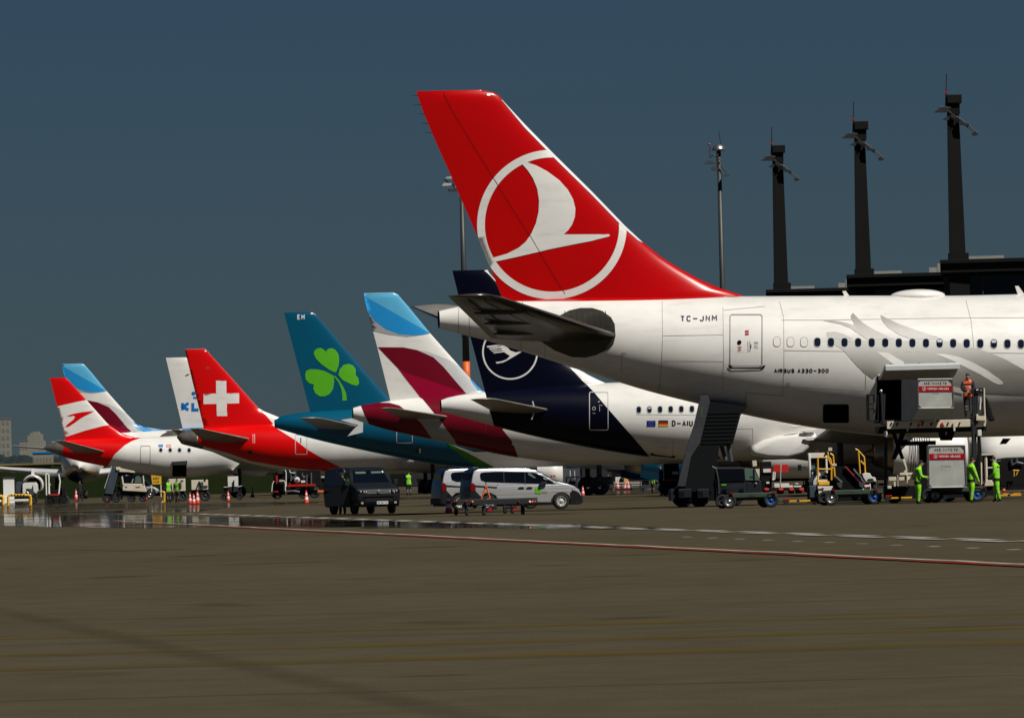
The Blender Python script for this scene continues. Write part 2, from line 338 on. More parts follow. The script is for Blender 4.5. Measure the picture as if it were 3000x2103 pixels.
m3 = nn_.nodes.new('ShaderNodeMath'); m3.operation = 'MULTIPLY'; nn_.links.new(mu.outputs[0], m3.inputs[0]); m3.inputs[1].default_value = 0.93
bp = nn_.nodes.new('ShaderNodeBump'); bp.inputs['Strength'].default_value = 1.0; bp.inputs['Distance'].default_value = 0.0019
nn_.links.new(_n((0.4, 1.0, 1), 0.7, 2), bp.inputs['Height']); nn_.links.new(bp.outputs[0], gls.inputs['Normal'])
nn_.links.new(m3.outputs[0], mixs.inputs[0]); nn_.links.new(tr.outputs[0], mixs.inputs[1]); nn_.links.new(gls.outputs[0], mixs.inputs[2]); nn_.links.new(mixs.outputs[0], out.inputs[0])
M.wet = m
def film(name, top, bot, wet):
    xs = sorted({p[0] for p in top} | {p[0] for p in bot} | set(range(-60, 2000, 60)))
    xs = [x for x in xs if top[0][0] <= x <= top[-1][0]]
    def li(L, x):
        for a, b in zip(L, L[1:]):
            if a[0] <= x <= b[0]: return a[1] + (b[1] - a[1]) * (x - a[0]) / max(1e-6, b[0] - a[0])
        return L[-1][1]
    mb = MB(); vs = []
    for x in xs:
        a, b = li(top, x), li(bot, x); j = random.uniform(-1.5, 1.5); j2 = random.uniform(-1.5, 1.5)
        vs += [gpt(x, a + j + (b + j2 - a - j) * t, 0.012) for t in (0, .12, .3, .5, .7, .9, 1)]
    W = [-.6, wet * .3, wet, wet, wet, wet * .5, -.6]
    mb.add(vs, [(7 * i + k, 7 * i + k + 7, 7 * i + k + 8, 7 * i + k + 1) for i in range(len(xs) - 1) for k in range(6)])
    o = mb.done(name, M.wet); structure(o); at = o.data.attributes.new('wet', 'FLOAT', 'POINT')
    at.data.foreach_set('value', W * len(xs)); return o
film('heat_shimmer_band', [(-60, 1503), (330, 1505), (560, 1510), (950, 1519), (1400, 1527), (1700, 1536), (1960, 1547)],
     [(-60, 1538), (110, 1543), (330, 1547), (560, 1546), (700, 1544), (950, 1545), (1400, 1547), (1700, 1549), (1960, 1551)], 0.42)
film('heat_shimmer_band', [(-60, 1470), (330, 1474), (700, 1470), (960, 1468)], [(-60, 1503), (330, 1504), (560, 1500), (700, 1486), (960, 1474)], -0.35)
film('heat_shimmer_band', [(1150, 1455), (1500, 1448), (2000, 1432)], [(1150, 1463), (1500, 1457), (2000, 1444)], -0.4)
# grass
def leafm(name, col, col2, sc, y=1.0):
    m = mat(name, col, 0.95, spec=0.0, var=0.4, scale=sc); return m
M.grass = leafm('grass', (0.012, 0.018, 0.0065), None, 0.4); M.grass2 = leafm('dry_grass', (0.16, 0.11, 0.03), None, 0.02)
M.trees = leafm('far_foliage', (0.028, 0.040, 0.042), None, 0.02)
def Z(px, py, D):                                  # height of pixel at distance D
    d = ray(px, py); return H + d.z * D / d.y
def bank(name, top, D0, D1, m, kind='structure', noise=0.4, step=12):
    mb = MB(); vs = []; xs = []
    x = top[0][0]
    while x <= top[-1][0]: xs.append(x); x += step
    for x in xs:
        for a, b in zip(top, top[1:]):
            if a[0] <= x <= b[0]: y = a[1] + (b[1] - a[1]) * (x - a[0]) / (b[0] - a[0])
        z = Z(x, y, D1) + random.uniform(-noise, noise)
        vs += [(GX(x, D0), D0, -0.05), (GX(x, (D0 + D1) / 2, z * .6), (D0 + D1) / 2, z * .55), (GX(x, D1, z), D1, z), (GX(x, D1 + 60, 0), D1 + 60, -0.1)]
    for i in range(len(xs) - 1):
        for j in range(3): a = 4 * i + j; mb.f.append((a, a + 4, a + 5, a + 1))
    mb.v = [tuple(v) for v in vs]
    o = mb.done(name, m, smooth=True); o['kind'] = kind; return o
bank('grass_bank', [(-120, 1383), (500, 1382), (1010, 1376)], 880, 1250, M.grass, noise=0.12)
bank('green_hill', [(150, 1362), (230, 1366), (420, 1368), (700, 1366)], 2300, 2700, M.grass, noise=0.4)
bank('tree_line', [(-160, 1338), (60, 1335), (300, 1341), (700, 1345)], 3600, 4000, M.trees, 'stuff', noise=0.8, step=7)
D = FPX / 8.0                                       # long low sunlit shed behind the field
mb = MB(); z1, z0 = Z(60, 1352, D), 0
mb.box(GX(-200, D), GX(184, D), D, D + 40, 0, z1 - 1.3)
o = mb.done('shed_wall', M.steelb); rt = empty('long_shed', (0, 0, 0), 0, 'long low blue-grey shed with sunlit golden roof far away at the left edge', 'shed')
o.name = 'wall'; o.parent = rt
mb = MB(); X0, X1 = GX(-205, D), GX(187, D)
mb.add([(X0, D - 1, z1 - 1.3), (X1, D - 1, z1 - 1.3), (X1, D + 20, z1 - 0.7), (X0, D + 20, z1 - 0.7), (X0, D + 41, z1 - 1.3), (X1, D + 41, z1 - 1.3)], [(0, 1, 2, 3), (3, 2, 5, 4)])
mb.done('roof', M.grass2, rt)
# far pale buildings
M.farb = mat('far_render', (0.22, 0.215, 0.18), 0.9, var=0.1, scale=0.05); M.farw = mat('far_window', (0.165, 0.165, 0.15), 0.5)
def block(name, label, D, x0, x1, ytop, nx, nz, cat, extra=None):
    z = Z((x0 + x1) / 2, ytop, D); X0, X1 = GX(x0, D), GX(x1, D); rt = empty(name, ((X0 + X1) / 2, D, 0), 0.0, label, cat)
    w = X1 - X0; mb = MB(); mb.box(-w / 2, w / 2, 0, w * .8, 0, z); wl = mb.done('wall', M.farb, rt)
    mb = MB(); mb.box(-w / 2 - .3, w / 2 + .3, -.3, w * .8 + .3, z + .01, z + .6); mb.done('roof', M.farw, rt)
    me = None
    for i in range(nx):
        for j in range(nz):
            if me is None:
                q = MB(); q.box(-w / nx * .28, w / nx * .28, -.08, .05, -z / nz * .25, z / nz * .25); me = q.mesh('window'); me.materials.append(M.farw)
            o = bpy.data.objects.new('window', me); C.objects.link(o); o.parent = rt
            o.location = (-w / 2 + w * (i + .5) / nx, -.05, z * (j + .5) / nz)
    return rt
block('apartment_tower', 'tall pale apartment tower on the horizon at the left edge of the photo', 5200, -30, 34, 1228, 5, 9, 'building')
b = block('domed_building', 'broad pale building with rounded top on the horizon right of the apartment tower', 5600, 60, 84, 1292, 3, 4, 'building')
bx = MB(); D = 5600; x0 = b.location.x
for (a, c, t) in ((84, 92, 1275), (92, 100, 1268), (100, 116, 1264), (116, 124, 1271), (124, 131, 1290)):
    bx.box(GX(a, D) - x0 + .05, GX(c, D) - x0, 0, 25, 0, Z((a + c) / 2, t, D))
bx.done('stepped_block', M.farb, b)
block('low_blue_building', 'small blue and white building in front of the distant trees', 3500, 98, 156, 1328, 6, 2, 'building').children[0].data.materials[0] = M.kblue
# ================================================================ terminal pier and light towers
def pier(x0, x1, yt, sc, depth, label, tilt=0.0):
    D = FPX / sc; z = Z((x0 + x1) / 2, yt, D); X0, X1 = GX(x0, D), GX(x1, D); w = X1 - X0
    rt = empty('terminal_pier', (X0, D, 0), -X0 / D - .012, label, 'terminal building')
    mb = MB(); mb.box(0, w, 0.5, depth, 0, z - 1.2); mb.done('wall', M.wallb, rt)
    mb = MB(); mb.box(-.3, w, -0.6, depth, z - 1.1, z - .35); mb.box(-.3, w, -.9, depth, z - .33, z); mb.done('roof_edge', M.tower2, rt, bevel=.03)
    mb = MB(); mb.box(w * .09, w * .52, 1, 8, z + .01, z + .28); mb.box(w * .80, w * .88, 2, 8, z + .01, z + .5); mb.box(w * .885, w, 2, 8, z + .01, z + .85); mb.done('roof_unit', M.roofm, rt)
    n = max(2, round(w / 3.3)); pw = w / n
    me = None; mf = None
    for j, (za, zb) in enumerate(((z - 4.8, z - 1.3), (z - 8.6, z - 5.0), (z - 12.4, z - 8.8))):
        for i in range(n):
            if me is None:
                q = MB(); q.box(0.06, pw - .06, 0, .06, 0.05, 3.4); me = q.mesh('pane'); me.materials.append(M.glass)
                q = MB(); q.box(-.06, .06, -.12, .1, 0, 3.5); mf = q.mesh('mullion'); mf.materials.append(M.steeld)
            for nm, e, yy in (('pane', me, .40), ('mullion', mf, .35)):
                o = bpy.data.objects.new(nm, e); C.objects.link(o); o.parent = rt; o.location = (i * pw, yy, za)
        q = MB(); q.box(0, w, .2, .45, za - .15, za); q.done('transom', M.steeld, rt)
    return rt
pier(2268, 2522, 845, 30.6, 40, 'dark glazed terminal block with the lowest roofline, left of the middle light tower')
pier(2506, 2796, 801, 32.7, 44, 'dark glazed terminal block with the middle roofline, between the middle and right towers')
pier(2782, 3120, 757, 35.0, 48, 'dark glazed terminal block with the highest roofline at the right edge')
def floods(T, X, Y, parts):                         # lamp fittings traced on the tower front
    for nm, mt, ops in parts: part(T, nm, mt, ops)
def light_tower(tx0, tx1, bx0, bx1, yb, y0, sc, label):
    """tapered clad tower; tx*: left and right edge at the top y0, bx*: at the base yb"""
    T = Fr((bx0 + bx1) / 2, sc); thing(T, 'light_tower', label, 'light tower', 'dark tapered light towers on the terminal piers')
    k = (bx1 - bx0) / 48.0
    u = lambda x, y, yl=0: T.uz(x, y, yl)
    (a, z1), (b, _), (c, z0), (d, _) = u(tx0, y0), u(tx1, y0), u(bx0, yb), u(bx1, yb)
    w1, w0 = (b - a), (d - c); mb = MB()
    vs = [(c, 0, z0), (d, 0, z0), (d, w0, z0), (c, w0, z0), (a, 0, z1), (b, 0, z1), (b, w1, z1), (a, w1, z1)]
    mb.add(vs, [(0, 1, 5, 4), (1, 2, 6, 5), (2, 3, 7, 6), (3, 0, 4, 7), (4, 5, 6, 7)]); mb.done('shaft', M.tower, T.root)
    mb = MB(); e = .12 * w0
    mb.add([(c - .05, -.12, z0), (c + e, -.12, z0), (a + e * .8, -.12, z1), (a - .05, -.12, z1)], [(0, 1, 2, 3)]); mb.add([(c - .05, -.12, z0), (a - .05, -.12, z1), (a - .05, .3, z1), (c - .05, .3, z0)], [(0, 1, 2, 3)]); mb.done('corner_trim', M.tower2, T.root)
    mb = MB(); mb.box(c - .1, d + .25, -.2, w0, 0, z0); mb.done('base', M.tower2, T.root)
    X = lambda v: tx0 + v * k; Y = lambda v: y0 + (v + 33) * k
    part(T, 'head_box', M.tower, [('b', X(-2), Y(-58), X(44), Y(-33), -.3, w1 + .4)], bevel=.05)
    part(T, 'neck', M.tower2, [('b', X(4), Y(-33), X(38), Y(0.5), -.05, w1 * .9)])
    part(T, 'lamp_bracket', M.steeld, [('t', [(X(-6), Y(-22)), (X(10), Y(-2)), (X(42), Y(18)), (X(92), Y(60))], .07, -.4), ('t', [(X(36), Y(20)), (X(86), Y(62))], .05, -.4), ('t', [(X(-30), Y(-20)), (X(10), Y(-18))], .06, -.4), ('p', [(X(12), Y(-4)), (X(28), Y(6)), (X(26), Y(16)), (X(10), Y(8))], -.5, -.2)])
    for (q, nm) in (([(-42, -4), (-28, -14), (-8, -20), (6, -16), (8, -4)], 'floodlight'), ([(-16, 18), (-4, 10), (6, 10), (4, 20)], 'floodlight'),
                    ([(34, 14), (48, 24), (66, 33), (66, 38), (40, 34)], 'floodlight'), ([(76, 58), (86, 56), (96, 62), (88, 67), (76, 66)], 'floodlight')):
        part(T, nm, M.steeld, [('p', [(X(i), Y(j)) for i, j in q], -.6, -.15)])
    part(T, 'lightning_rod', M.steeld, [('t', [(X(-5), Y(-20)), (X(-4), Y(-75))], .08, 0), ('t', [(X(-4), Y(-75)), (X(-3), Y(-122))], .05, 0)])
    part(T, 'warning_lamp', M.sred, [('b', X(-9), Y(-70), X(-3), Y(-63), -.3, .1)])
    return T
light_tower(2776, 2808, 2783, 2829, 742, 302, 35.0, 'tallest dark light tower, right-hand one, rising from the roof at the right edge')
light_tower(2504, 2533, 2508, 2552, 788, 379, 32.7, 'middle dark light tower rising above the radome of the red-tailed jet')
light_tower(2264, 2293, 2269, 2309, 829, 447, 30.6, 'smallest and leftmost dark light tower, above the windows of the red-tailed jet')
T = Fr(2132, 30.0); thing(T, 'light_mast', 'slim grey mast topped with a shiny metal dome behind the root of the red tail', 'light mast')
zt = T.uz(2114, 440)[1]; mb = MB(); mb.cyl((0, 0, 0), (0, 0, zt), .33, .2, n=16); mb.done('pole', M.mast, T.root, smooth=True)
mb = MB(); mb.lathe((0, 0, zt), (0, 0, 1), [(-.05, 0), (-.05, .66), (.1, .66), (.35, .52), (.55, .28), (.6, 0)], n=20); mb.done('dome', M.steel, T.root, smooth=True)
part(T, 'finial', M.steeld, [('t', [(2112, 425), (2106, 386)], .04, 0)])
part(T, 'lamp_bracket', M.steeld, [('t', [(2114, 470), (2090, 455), (2078, 462)], .07, -.4), ('t', [(2112, 485), (2128, 505)], .06, -.4), ('b', 2098, 445, 2106, 500, -.5, -.1), ('t', [(2080, 458), (2080, 430)], .04, -.4)])
for q in ([(2062, 480), (2074, 470), (2092, 474), (2096, 481)], [(2084, 491), (2101, 488), (2103, 499), (2086, 500)], [(2118, 513), (2128, 508), (2140, 513), (2120, 519)]):
    part(T, 'floodlight', M.alug, [('p', q, -1, -.2)])
part(T, 'warning_lamp', M.sred, [('s', 2078, 424, .13, -.4)])
T = Fr(1376, 40.0); thing(T, 'light_mast', 'grey mast with an orange band half hidden behind the ring-marked red tail', 'light mast')
zt = T.uz(1350, 545)[1]; zb1, zb0 = T.uz(1366, 1059)[1], T.uz(1366, 1150)[1]; mb = MB()
mb.cyl((0, 0, zb1), (0, 0, zt), .262, .15, n=16); mb.cyl((0, 0, 0), (0, 0, zb0), .29, .28, n=16); mb.done('pole', M.mast, T.root, smooth=True)
mb = MB(); mb.cyl((0, 0, zb0), (0, 0, zb1), .285, .266, n=16); mb.done('orange_band', M.orange, T.root, smooth=True)
part(T, 'lamp_bracket', M.mast, [('t', [(1302, 527), (1352, 560)], .05, -.1), ('b', 1313, 555, 1340, 561, -.4, .2), ('t', [(1326, 520), (1335, 560)], .05, -.2), ('t', [(1350, 986), (1378, 986)], .04, 0)])
for q in ([(1303, 523), (1310, 518), (1323, 517), (1323, 524)], [(1296, 541), (1300, 536), (1322, 537), (1322, 544), (1296, 545)]):
    part(T, 'floodlight', M.alu, [('p', q, -.8, 0)])

D = FPX / 24.0; rt = empty('service_building', (GX(1010, D), D, 0), 0, 'long low dark building far behind the jets, seen as a black strip under their bellies', 'building')
wd = GX(3150, D) - GX(1010, D); mb = MB(); mb.box(0, wd, 0, 20, 0, 3.3); mb.done('wall', M.wallb, rt); mb = MB(); mb.box(-.3, wd, -.5, 20, 3.32, 3.6); mb.done('roof', M.tower2, rt)
for i in range(16): mb = MB(); mb.box(2 + i * 5.4, 5.6 + i * 5.4, -.1, .0, .1, 2.7); mb.done('gate', M.steeld, rt)
# ================================================================ AIRLINERS
PHI = 5.0
def lin(L, x):
    if x <= L[0][0]: return L[0][1]
    for a, b in zip(L, L[1:]):
        if x <= b[0]: return a[1] + (b[1] - a[1]) * (x - a[0]) / max(1e-9, b[0] - a[0])
    return L[-1][1]
_txt = {}
def textmesh(s, bold=0.0, shear=0.0):
    k = (s, bold, shear)
    if k in _txt: return _txt[k]
    cu = bpy.data.curves.new('t', 'FONT'); cu.body = s; cu.offset = bold; cu.shear = shear; cu.resolution_u = 4; cu.fill_mode = 'FRONT'
    o = bpy.data.objects.new('t', cu); C.objects.link(o); dg = bpy.context.evaluated_depsgraph_get()
    me = bpy.data.meshes.new_from_object(o.evaluated_get(dg)); vs = [(v.co.x, v.co.y) for v in me.vertices]; fs = [tuple(p.vertices) for p in me.polygons]
    bpy.data.objects.remove(o); bpy.data.meshes.remove(me); bpy.data.curves.remove(cu)
    a, b = min(v[0] for v in vs), max(v[0] for v in vs); c, d = min(v[1] for v in vs), max(v[1] for v in vs)
    _txt[k] = ([((x - a) / (b - a), (y - c) / (d - c)) for x, y in vs], fs); return _txt[k]
def text_shapes(s, x0, y0, x1, y1, bold=0.0, shear=0.0, tilt=0.0):
    vs, fs = textmesh(s, bold, shear); P = [(x0 + (x1 - x0) * a, y1 + (y0 - y1) * b + tilt * a) for a, b in vs]; return [('m', P, fs)]
GL = {'A': [[(0, 0), (.5, 1), (1, 0)], [(.2, .32), (.8, .32)]], 'B': [[(0, .5), (.75, .5), (1, .37), (1, .13), (.75, 0), (0, 0), (0, 1), (.7, 1), (.92, .87), (.92, .63), (.75, .5)]], 'C': [[(1, .78), (.75, 1), (.25, 1), (0, .78), (0, .22), (.25, 0), (.75, 0), (1, .22)]],
 'D': [[(0, 0), (0, 1), (.65, 1), (1, .75), (1, .25), (.65, 0), (0, 0)]], 'E': [[(1, 1), (0, 1), (0, 0), (1, 0)], [(.09, .5), (.85, .5)]], 'H': [[(0, 0), (0, 1)], [(1, 0), (1, 1)], [(.1, .5), (.9, .5)]], 'I': [[(.5, 0), (.5, 1)]], 'W': [[(0, 1), (.25, 0), (.5, .7), (.75, 0), (1, 1)]], 'G': [[(1, .8), (.75, 1), (.25, 1), (0, .78), (0, .22), (.25, 0), (1, 0), (1, .45), (.6, .45)]], '9': [[(.9, .4), (.2, .4), (0, .6), (0, .85), (.25, 1), (.75, 1), (1, .8), (1, .3), (.7, 0), (.1, 0)]], '5': [[(1, 1), (0, 1), (0, .55), (.8, .55), (1, .4), (1, .15), (.8, 0), (0, 0)]], 'Z': [[(0, 1), (1, 1), (0, 0), (1, 0)]], 'P': [[(0, 0), (0, 1), (.75, 1), (1, .8), (1, .6), (.75, .45), (.1, .45)]], 'F': [[(0, 0), (0, 1), (1, 1)], [(.1, .5), (.8, .5)]], 'V': [[(0, 1), (.5, 0), (1, 1)]], 'J': [[(1, 1), (1, .22), (.75, 0), (.25, 0), (0, .22)]], 'K': [[(0, 0), (0, 1)], [(1, 1), (.1, .45), (1, 0)]],
 'L': [[(0, 1), (0, 0), (1, 0)]], 'M': [[(0, 0), (0, 1), (.5, .4), (1, 1), (1, 0)]], 'N': [[(0, 0), (0, 1), (1, 0), (1, 1)]], 'O': [[(.25, 0), (0, .22), (0, .78), (.25, 1), (.75, 1), (1, .78), (1, .22), (.75, 0), (.25, 0)]], 'R': [[(0, 0), (0, 1), (.7, 1), (1, .85), (1, .6), (.7, .45), (.09, .45)], [(.6, .42), (1, 0)]],
 'S': [[(1, .8), (.75, 1), (.25, 1), (0, .8), (.12, .56), (.88, .44), (1, .2), (.75, 0), (.25, 0), (0, .2)]], 'T': [[(0, 1), (1, 1)], [(.5, .96), (.5, 0)]], 'U': [[(0, 1), (0, .22), (.25, 0), (.75, 0), (1, .22), (1, 1)]], '-': [[(-.08, .48), (1.08, .48)]], '0': [[(.25, 0), (0, .22), (0, .78), (.25, 1), (.75, 1), (1, .78), (1, .22), (.75, 0), (.25, 0)]],
 '1': [[(.15, .75), (.55, 1), (.55, 0)]], '3': [[(0, .85), (.25, 1), (.75, 1), (1, .8), (.9, .58), (.5, .52), (1, .4), (1, .15), (.75, 0), (.2, 0), (0, .15)]], '4': [[(.75, 0), (.75, 1), (0, .3), (1, .3)]], '2': [[(0, .8), (.25, 1), (.75, 1), (1, .8), (1, .6), (0, .05), (1, .05)]], '7': [[(0, 1), (1, 1), (.4, 0)]]}
def mitre(P, w):
    P = [Vector(p) for p in P]; closed = (P[0] - P[-1]).length < 1e-6; n = len(P); V = []
    for i in range(n):
        a = P[i - 1] if i else (P[-2] if closed else None); b = P[i + 1] if i < n - 1 else (P[1] if closed else None)
        d1 = (P[i] - a).normalized() if a is not None else (b - P[i]).normalized(); d2 = (b - P[i]).normalized() if b is not None else d1
        m = Vector((-(d1.y + d2.y), d1.x + d2.x)); m = m.normalized() if m.length > 1e-3 else Vector((-d1.y, d1.x)); k = min(1.9, 1 / max(.2, m.dot(Vector((-d1.y, d1.x))))); V += [tuple(P[i] - m * k * w / 2), tuple(P[i] + m * k * w / 2)]
    return ('m', V, [(2 * i, 2 * i + 1, 2 * i + 3, 2 * i + 2) for i in range(n - 1)])
def stroke_text(s, x0, y0, x1, y1, w=.17, asp=.66, gap=.34, tilt=0.0):
    adv = [{'I': .25, '1': .6, ' ': .45, '-': 1.15, 'M': 1.2}.get(c, 1.0) for c in s]; tot = sum(adv) + gap * (len(s) - 1); sx = (x1 - x0) / tot; h = y1 - y0; out = []; x = x0; t = w * h
    for c, a in zip(s, adv):
        for pl in GL.get(c, []):
            out.append(mitre([(x + t / 2 + (a * sx - t) * px, y1 - t / 2 - (h - t) * py + tilt * (x - x0) / (x1 - x0)) for px, py in pl], t))
        x += (a + gap) * sx
    return out
def ring(cx, cy, r0, r1, n=96, a0=0, a1=360):
    P = []; 
    for i in range(n + 1):
        t = math.radians(a0 + (a1 - a0) * i / n); P += [(cx + r0 * math.cos(t), cy + r0 * math.sin(t)), (cx + r1 * math.cos(t), cy + r1 * math.sin(t))]
    return [('m', P, [(2 * i, 2 * i + 1, 2 * i + 3, 2 * i + 2) for i in range(n)])]
def outline(pts, w, closed=False):                 # thin line of w pixels along px points
    P, Fs = [], []; Q = pts + [pts[0]] if closed else pts
    for a, b in zip(Q, Q[1:]):
        d = Vector((b[0] - a[0], b[1] - a[1])); L = d.length; d /= L; n = Vector((-d.y, d.x)) * w / 2; e = d * w / 2; k = max(1, int(L / 12)); base = len(P)
        A = Vector(a) - e; B = Vector(b) + e
        for i in range(k + 1):
            c = A.lerp(B, i / k); P += [tuple(c - n), tuple(c + n)]
        Fs += [(base + 2 * i, base + 2 * i + 1, base + 2 * i + 3, base + 2 * i + 2) for i in range(k)]
    return [('m', P, Fs)]
def rrect(x0, y0, x1, y1, r, n=5):
    P = []
    for cx, cy, a in ((x1 - r, y1 - r, 0), (x0 + r, y1 - r, 90), (x0 + r, y0 + r, 180), (x1 - r, y0 + r, 270)):
        for i in range(n + 1): t = math.radians(a + 90 * i / n); P.append((cx + r * math.cos(t), cy + r * math.sin(t)))
    return P
def densify(P, step=10):
    out = []
    for a, b in zip(P, P[1:] + P[:1]):
        k = max(1, int(math.hypot(b[0] - a[0], b[1] - a[1]) / step)); out += [(a[0] + (b[0] - a[0]) * i / k, a[1] + (b[1] - a[1]) * i / k) for i in range(k)]
    return out
class Airliner:
    def __init__(A, px0, sc, heading, length, label, wmax, zt, zb, top, bot, tail_len, cat='airliner', name='parked_airliner'):
        A.T = Fr(px0, sc, math.radians(heading)); thing(A.T, name, label, cat); A.root = A.T.root; A.L = length; A.wm = wmax; A.zt, A.zb = zt, zb
        A.top_ = sorted(A.T.uz(x, y) for x, y in top); A.bot_ = sorted(A.T.uz(x, y) for x, y in bot)
        if A.top_[-1][0] < tail_len: A.top_.append((tail_len, zt))
        if A.bot_[-1][0] < tail_len: A.bot_.append((tail_len, zb))
        A.top_.append((length, zt)); A.bot_.append((length, zb))
    def _sm(A, L, u, u0):
        w = min(1.2, max(0.0, (u - u0) * .5)); return sum(lin(L, u + w * k / 3) for k in range(-3, 4)) / 7
    def sec(A, u):
        u0 = A.top_[0][0]; t, b = A._sm(A.top_, u, u0), A._sm(A.bot_, u, u0)
        nose = A.L - u
        if nose < 5.5:
            k = math.sqrt(max(0.0, 1 - ((5.5 - nose) / 5.5) ** 2)); c = (A.zt + A.zb) / 2 - .5 * (1 - k); hh = (A.zt - A.zb) / 2 * k; t, b = c + hh, c - hh
        hh = (t - b) / 2; return (t + b) / 2, hh, min(hh * 0.97, A.wm)
    def stations(A, u0, u1, du=0.5):
        a = math.ceil(u0 / du + 1e-6) * du; S = [u0]
        while a < u1 - 1e-6: S.append(a); a += du
        return S + [u1]
    def body(A, m, holes=(), name='fuselage', du=0.5):
        u0 = max(A.top_[0][0], A.bot_[0][0]); A.u0 = u0; S = A.stations(u0, A.L - .002, du); N = int(360 / PHI); mb = MB()
        for u in S:
            c, h, w = A.sec(u)
            for i in range(N): p = math.radians(-90 + i * PHI); mb.v.append((u, -w * math.cos(p), c + h * math.sin(p)))
        for j in range(len(S) - 1):
            for i in range(N):
                um = (S[j] + S[j + 1]) / 2; pm = -90 + (i + .5) * PHI
                if any(a < um < b and c < pm < d for a, b, c, d in holes): continue
                mb.f.append((j * N + i, (j + 1) * N + i, (j + 1) * N + (i + 1) % N, j * N + (i + 1) % N))
        k = (len(S) - 1) * N; mb.f.append(tuple(range(k, k + N)))
        A.fus = mb.done(name, m, A.root, smooth=True)
        c, h, w = A.sec(u0); mb = MB(); N = 32             # exhaust ring and hollow
        P = [(-w * math.cos(t), h * math.sin(t)) for t in [2 * math.pi * i / N for i in range(N)]]
        vs = [(u0 + .25, y * 1.02, c + z * 1.02) for y, z in P] + [(u0 - .04, y * .98, c + z * .98) for y, z in P] + [(u0 - .04, y * .82, c + z * .82) for y, z in P] + [(u0 + .6, y * .7, c + z * .7) for y, z in P]
        fs = [(r * N + i, r * N + (i + 1) % N, (r + 1) * N + (i + 1) % N, (r + 1) * N + i) for r in range(3) for i in range(N)] + [tuple(range(3 * N, 4 * N))]
        mb.add(vs, fs).done('exhaust_ring', M.black, A.root, smooth=True)
    # ---- near-side surface mapping
    def f_fwd(A, px, py):
        y = -A.wm
        for _ in range(3):
            u, z = A.T.uz(px, py, y); c, h, w = A.sec(u); q = max(-.9995, min(.9995, (z - c) / max(h, 1e-4))); y = -w * math.sqrt(1 - q * q)
        return u, math.degrees(math.asin(q))
    def f_inv(A, u, p, off):
        c, h, w = A.sec(u); p = math.radians(p); return (u, -(w + off) * math.cos(p), c + (h + off) * math.sin(p))
    def fin(A, le, te, m, t=0.095, tmax=.8, base_drop=0.6, name='vertical_fin', zs=26):
        A.le_ = sorted([(z, u) for u, z in (A.T.uz(*p) for p in le)]); A.te_ = sorted([(z, u) for u, z in (A.T.uz(*p) for p in te)])
        z1 = max(A.le_[-1][0], A.te_[-1][0]); z0 = min(A.le_[0][0], A.te_[0][0]) - base_drop; A.fz = (z0, z1)
        A.ft, A.ftm = t, tmax; A.zl = [z0 + (z1 - z0) * i / zs for i in range(zs)] + [z1 - .14, z1 - .07, z1 - .03, z1]; A.cl = [0, .004, .015, .035, .07, .12, .2, .3, .42, .55, .68, .8, .9, 1]
        mb = MB(); K = len(A.cl)
        for side in (-1, 1):
            for z in A.zl:
                for c in A.cl: x, y = A.fpt(c, z); mb.v.append((x, side * y, z))
        n = len(A.zl); 
        for s_ in (0, 1):
            b = s_ * n * K
            for j in range(n - 1):
                for i in range(K - 1): q = b + j * K + i; mb.f.append((q, q + 1, q + K + 1, q + K) if s_ else (q, q + K, q + K + 1, q + 1))
        b = (n - 1) * K
        for i in range(K - 1): mb.f.append((b + i, b + i + 1, n * K + b + i + 1, n * K + b + i))
        for j in range(n - 1): q = j * K + K - 1; mb.f.append((q, q + K, n * K + q + K, n * K + q))
        A.finob = mb.done(name, m, A.root, smooth=True)
        me = A.finob.data; top = (n - 1) * K; te = {k * n * K + j * K + K - 1 for k in (0, 1) for j in range(n)} | {k * n * K + top + i for k in (0, 1) for i in range(K)}
        sh = me.attributes.new('sharp_edge', 'BOOLEAN', 'EDGE'); sh.data.foreach_set('value', [e.vertices[0] in te and e.vertices[1] in te for e in me.edges])
    def fpt(A, c, z):
        LE, TE = lin(A.le_, z), lin(A.te_, z); ch = LE - TE; T = min(A.ft * ch, A.ftm); 
        T *= min(1.0, (A.fz[1] - z) / .25 * .6 + .4) if z > A.fz[1] - .25 else 1
        c = max(0.0, min(1.0, c)); y = 5 * T * (.2969 * math.sqrt(c) - .126 * c - .3516 * c * c + .2843 * c ** 3 - .1015 * c ** 4)
        return LE - ch * c, max(y, .006)
    def g_fwd(A, px, py):
        u, z = A.T.uz(px, py, -.25); LE, TE = lin(A.le_, z), lin(A.te_, z); return (LE - u) / max(.1, LE - TE), z
    def g_inv(A, c, z, off):
        u, y = A.fpt(c, z); return (u, -y - off, z)
    def decal(A, where, shapes, m, name, off=0.012, label=None, parent=None, clip=True):
        fin = where == 'fin'; fwd, inv = (A.g_fwd, A.g_inv) if fin else (A.f_fwd, A.f_inv); bm = bmesh.new()
        for sh in shapes:
            if isinstance(sh, tuple) and sh and sh[0] == 'm': P, Fs = sh[1], sh[2]
            else: P = densify(list(sh)); Fs = [tuple(range(len(P)))]
            V = [bm.verts.new((*fwd(*p), 0)) for p in P]
            for f in Fs:
                try: bm.faces.new([V[i] for i in f])
                except ValueError: pass
        bm.normal_update(); bmesh.ops.triangulate(bm, faces=[f for f in bm.faces if len(f.verts) > 4], ngon_method='EAR_CLIP')
        xs = [v.co.x for v in bm.verts]; ys = [v.co.y for v in bm.verts]
        if fin: cx, cy = A.cl[1:], A.zl
        else:
            du = .5
            if 'lettering' in name and where == 'fus': off = .006
            cx = [i * du for i in range(int(min(xs) / du) - 1, int(max(xs) / du) + 2)]; cy = [-90 + i * PHI for i in range(1, int(180 / PHI))]
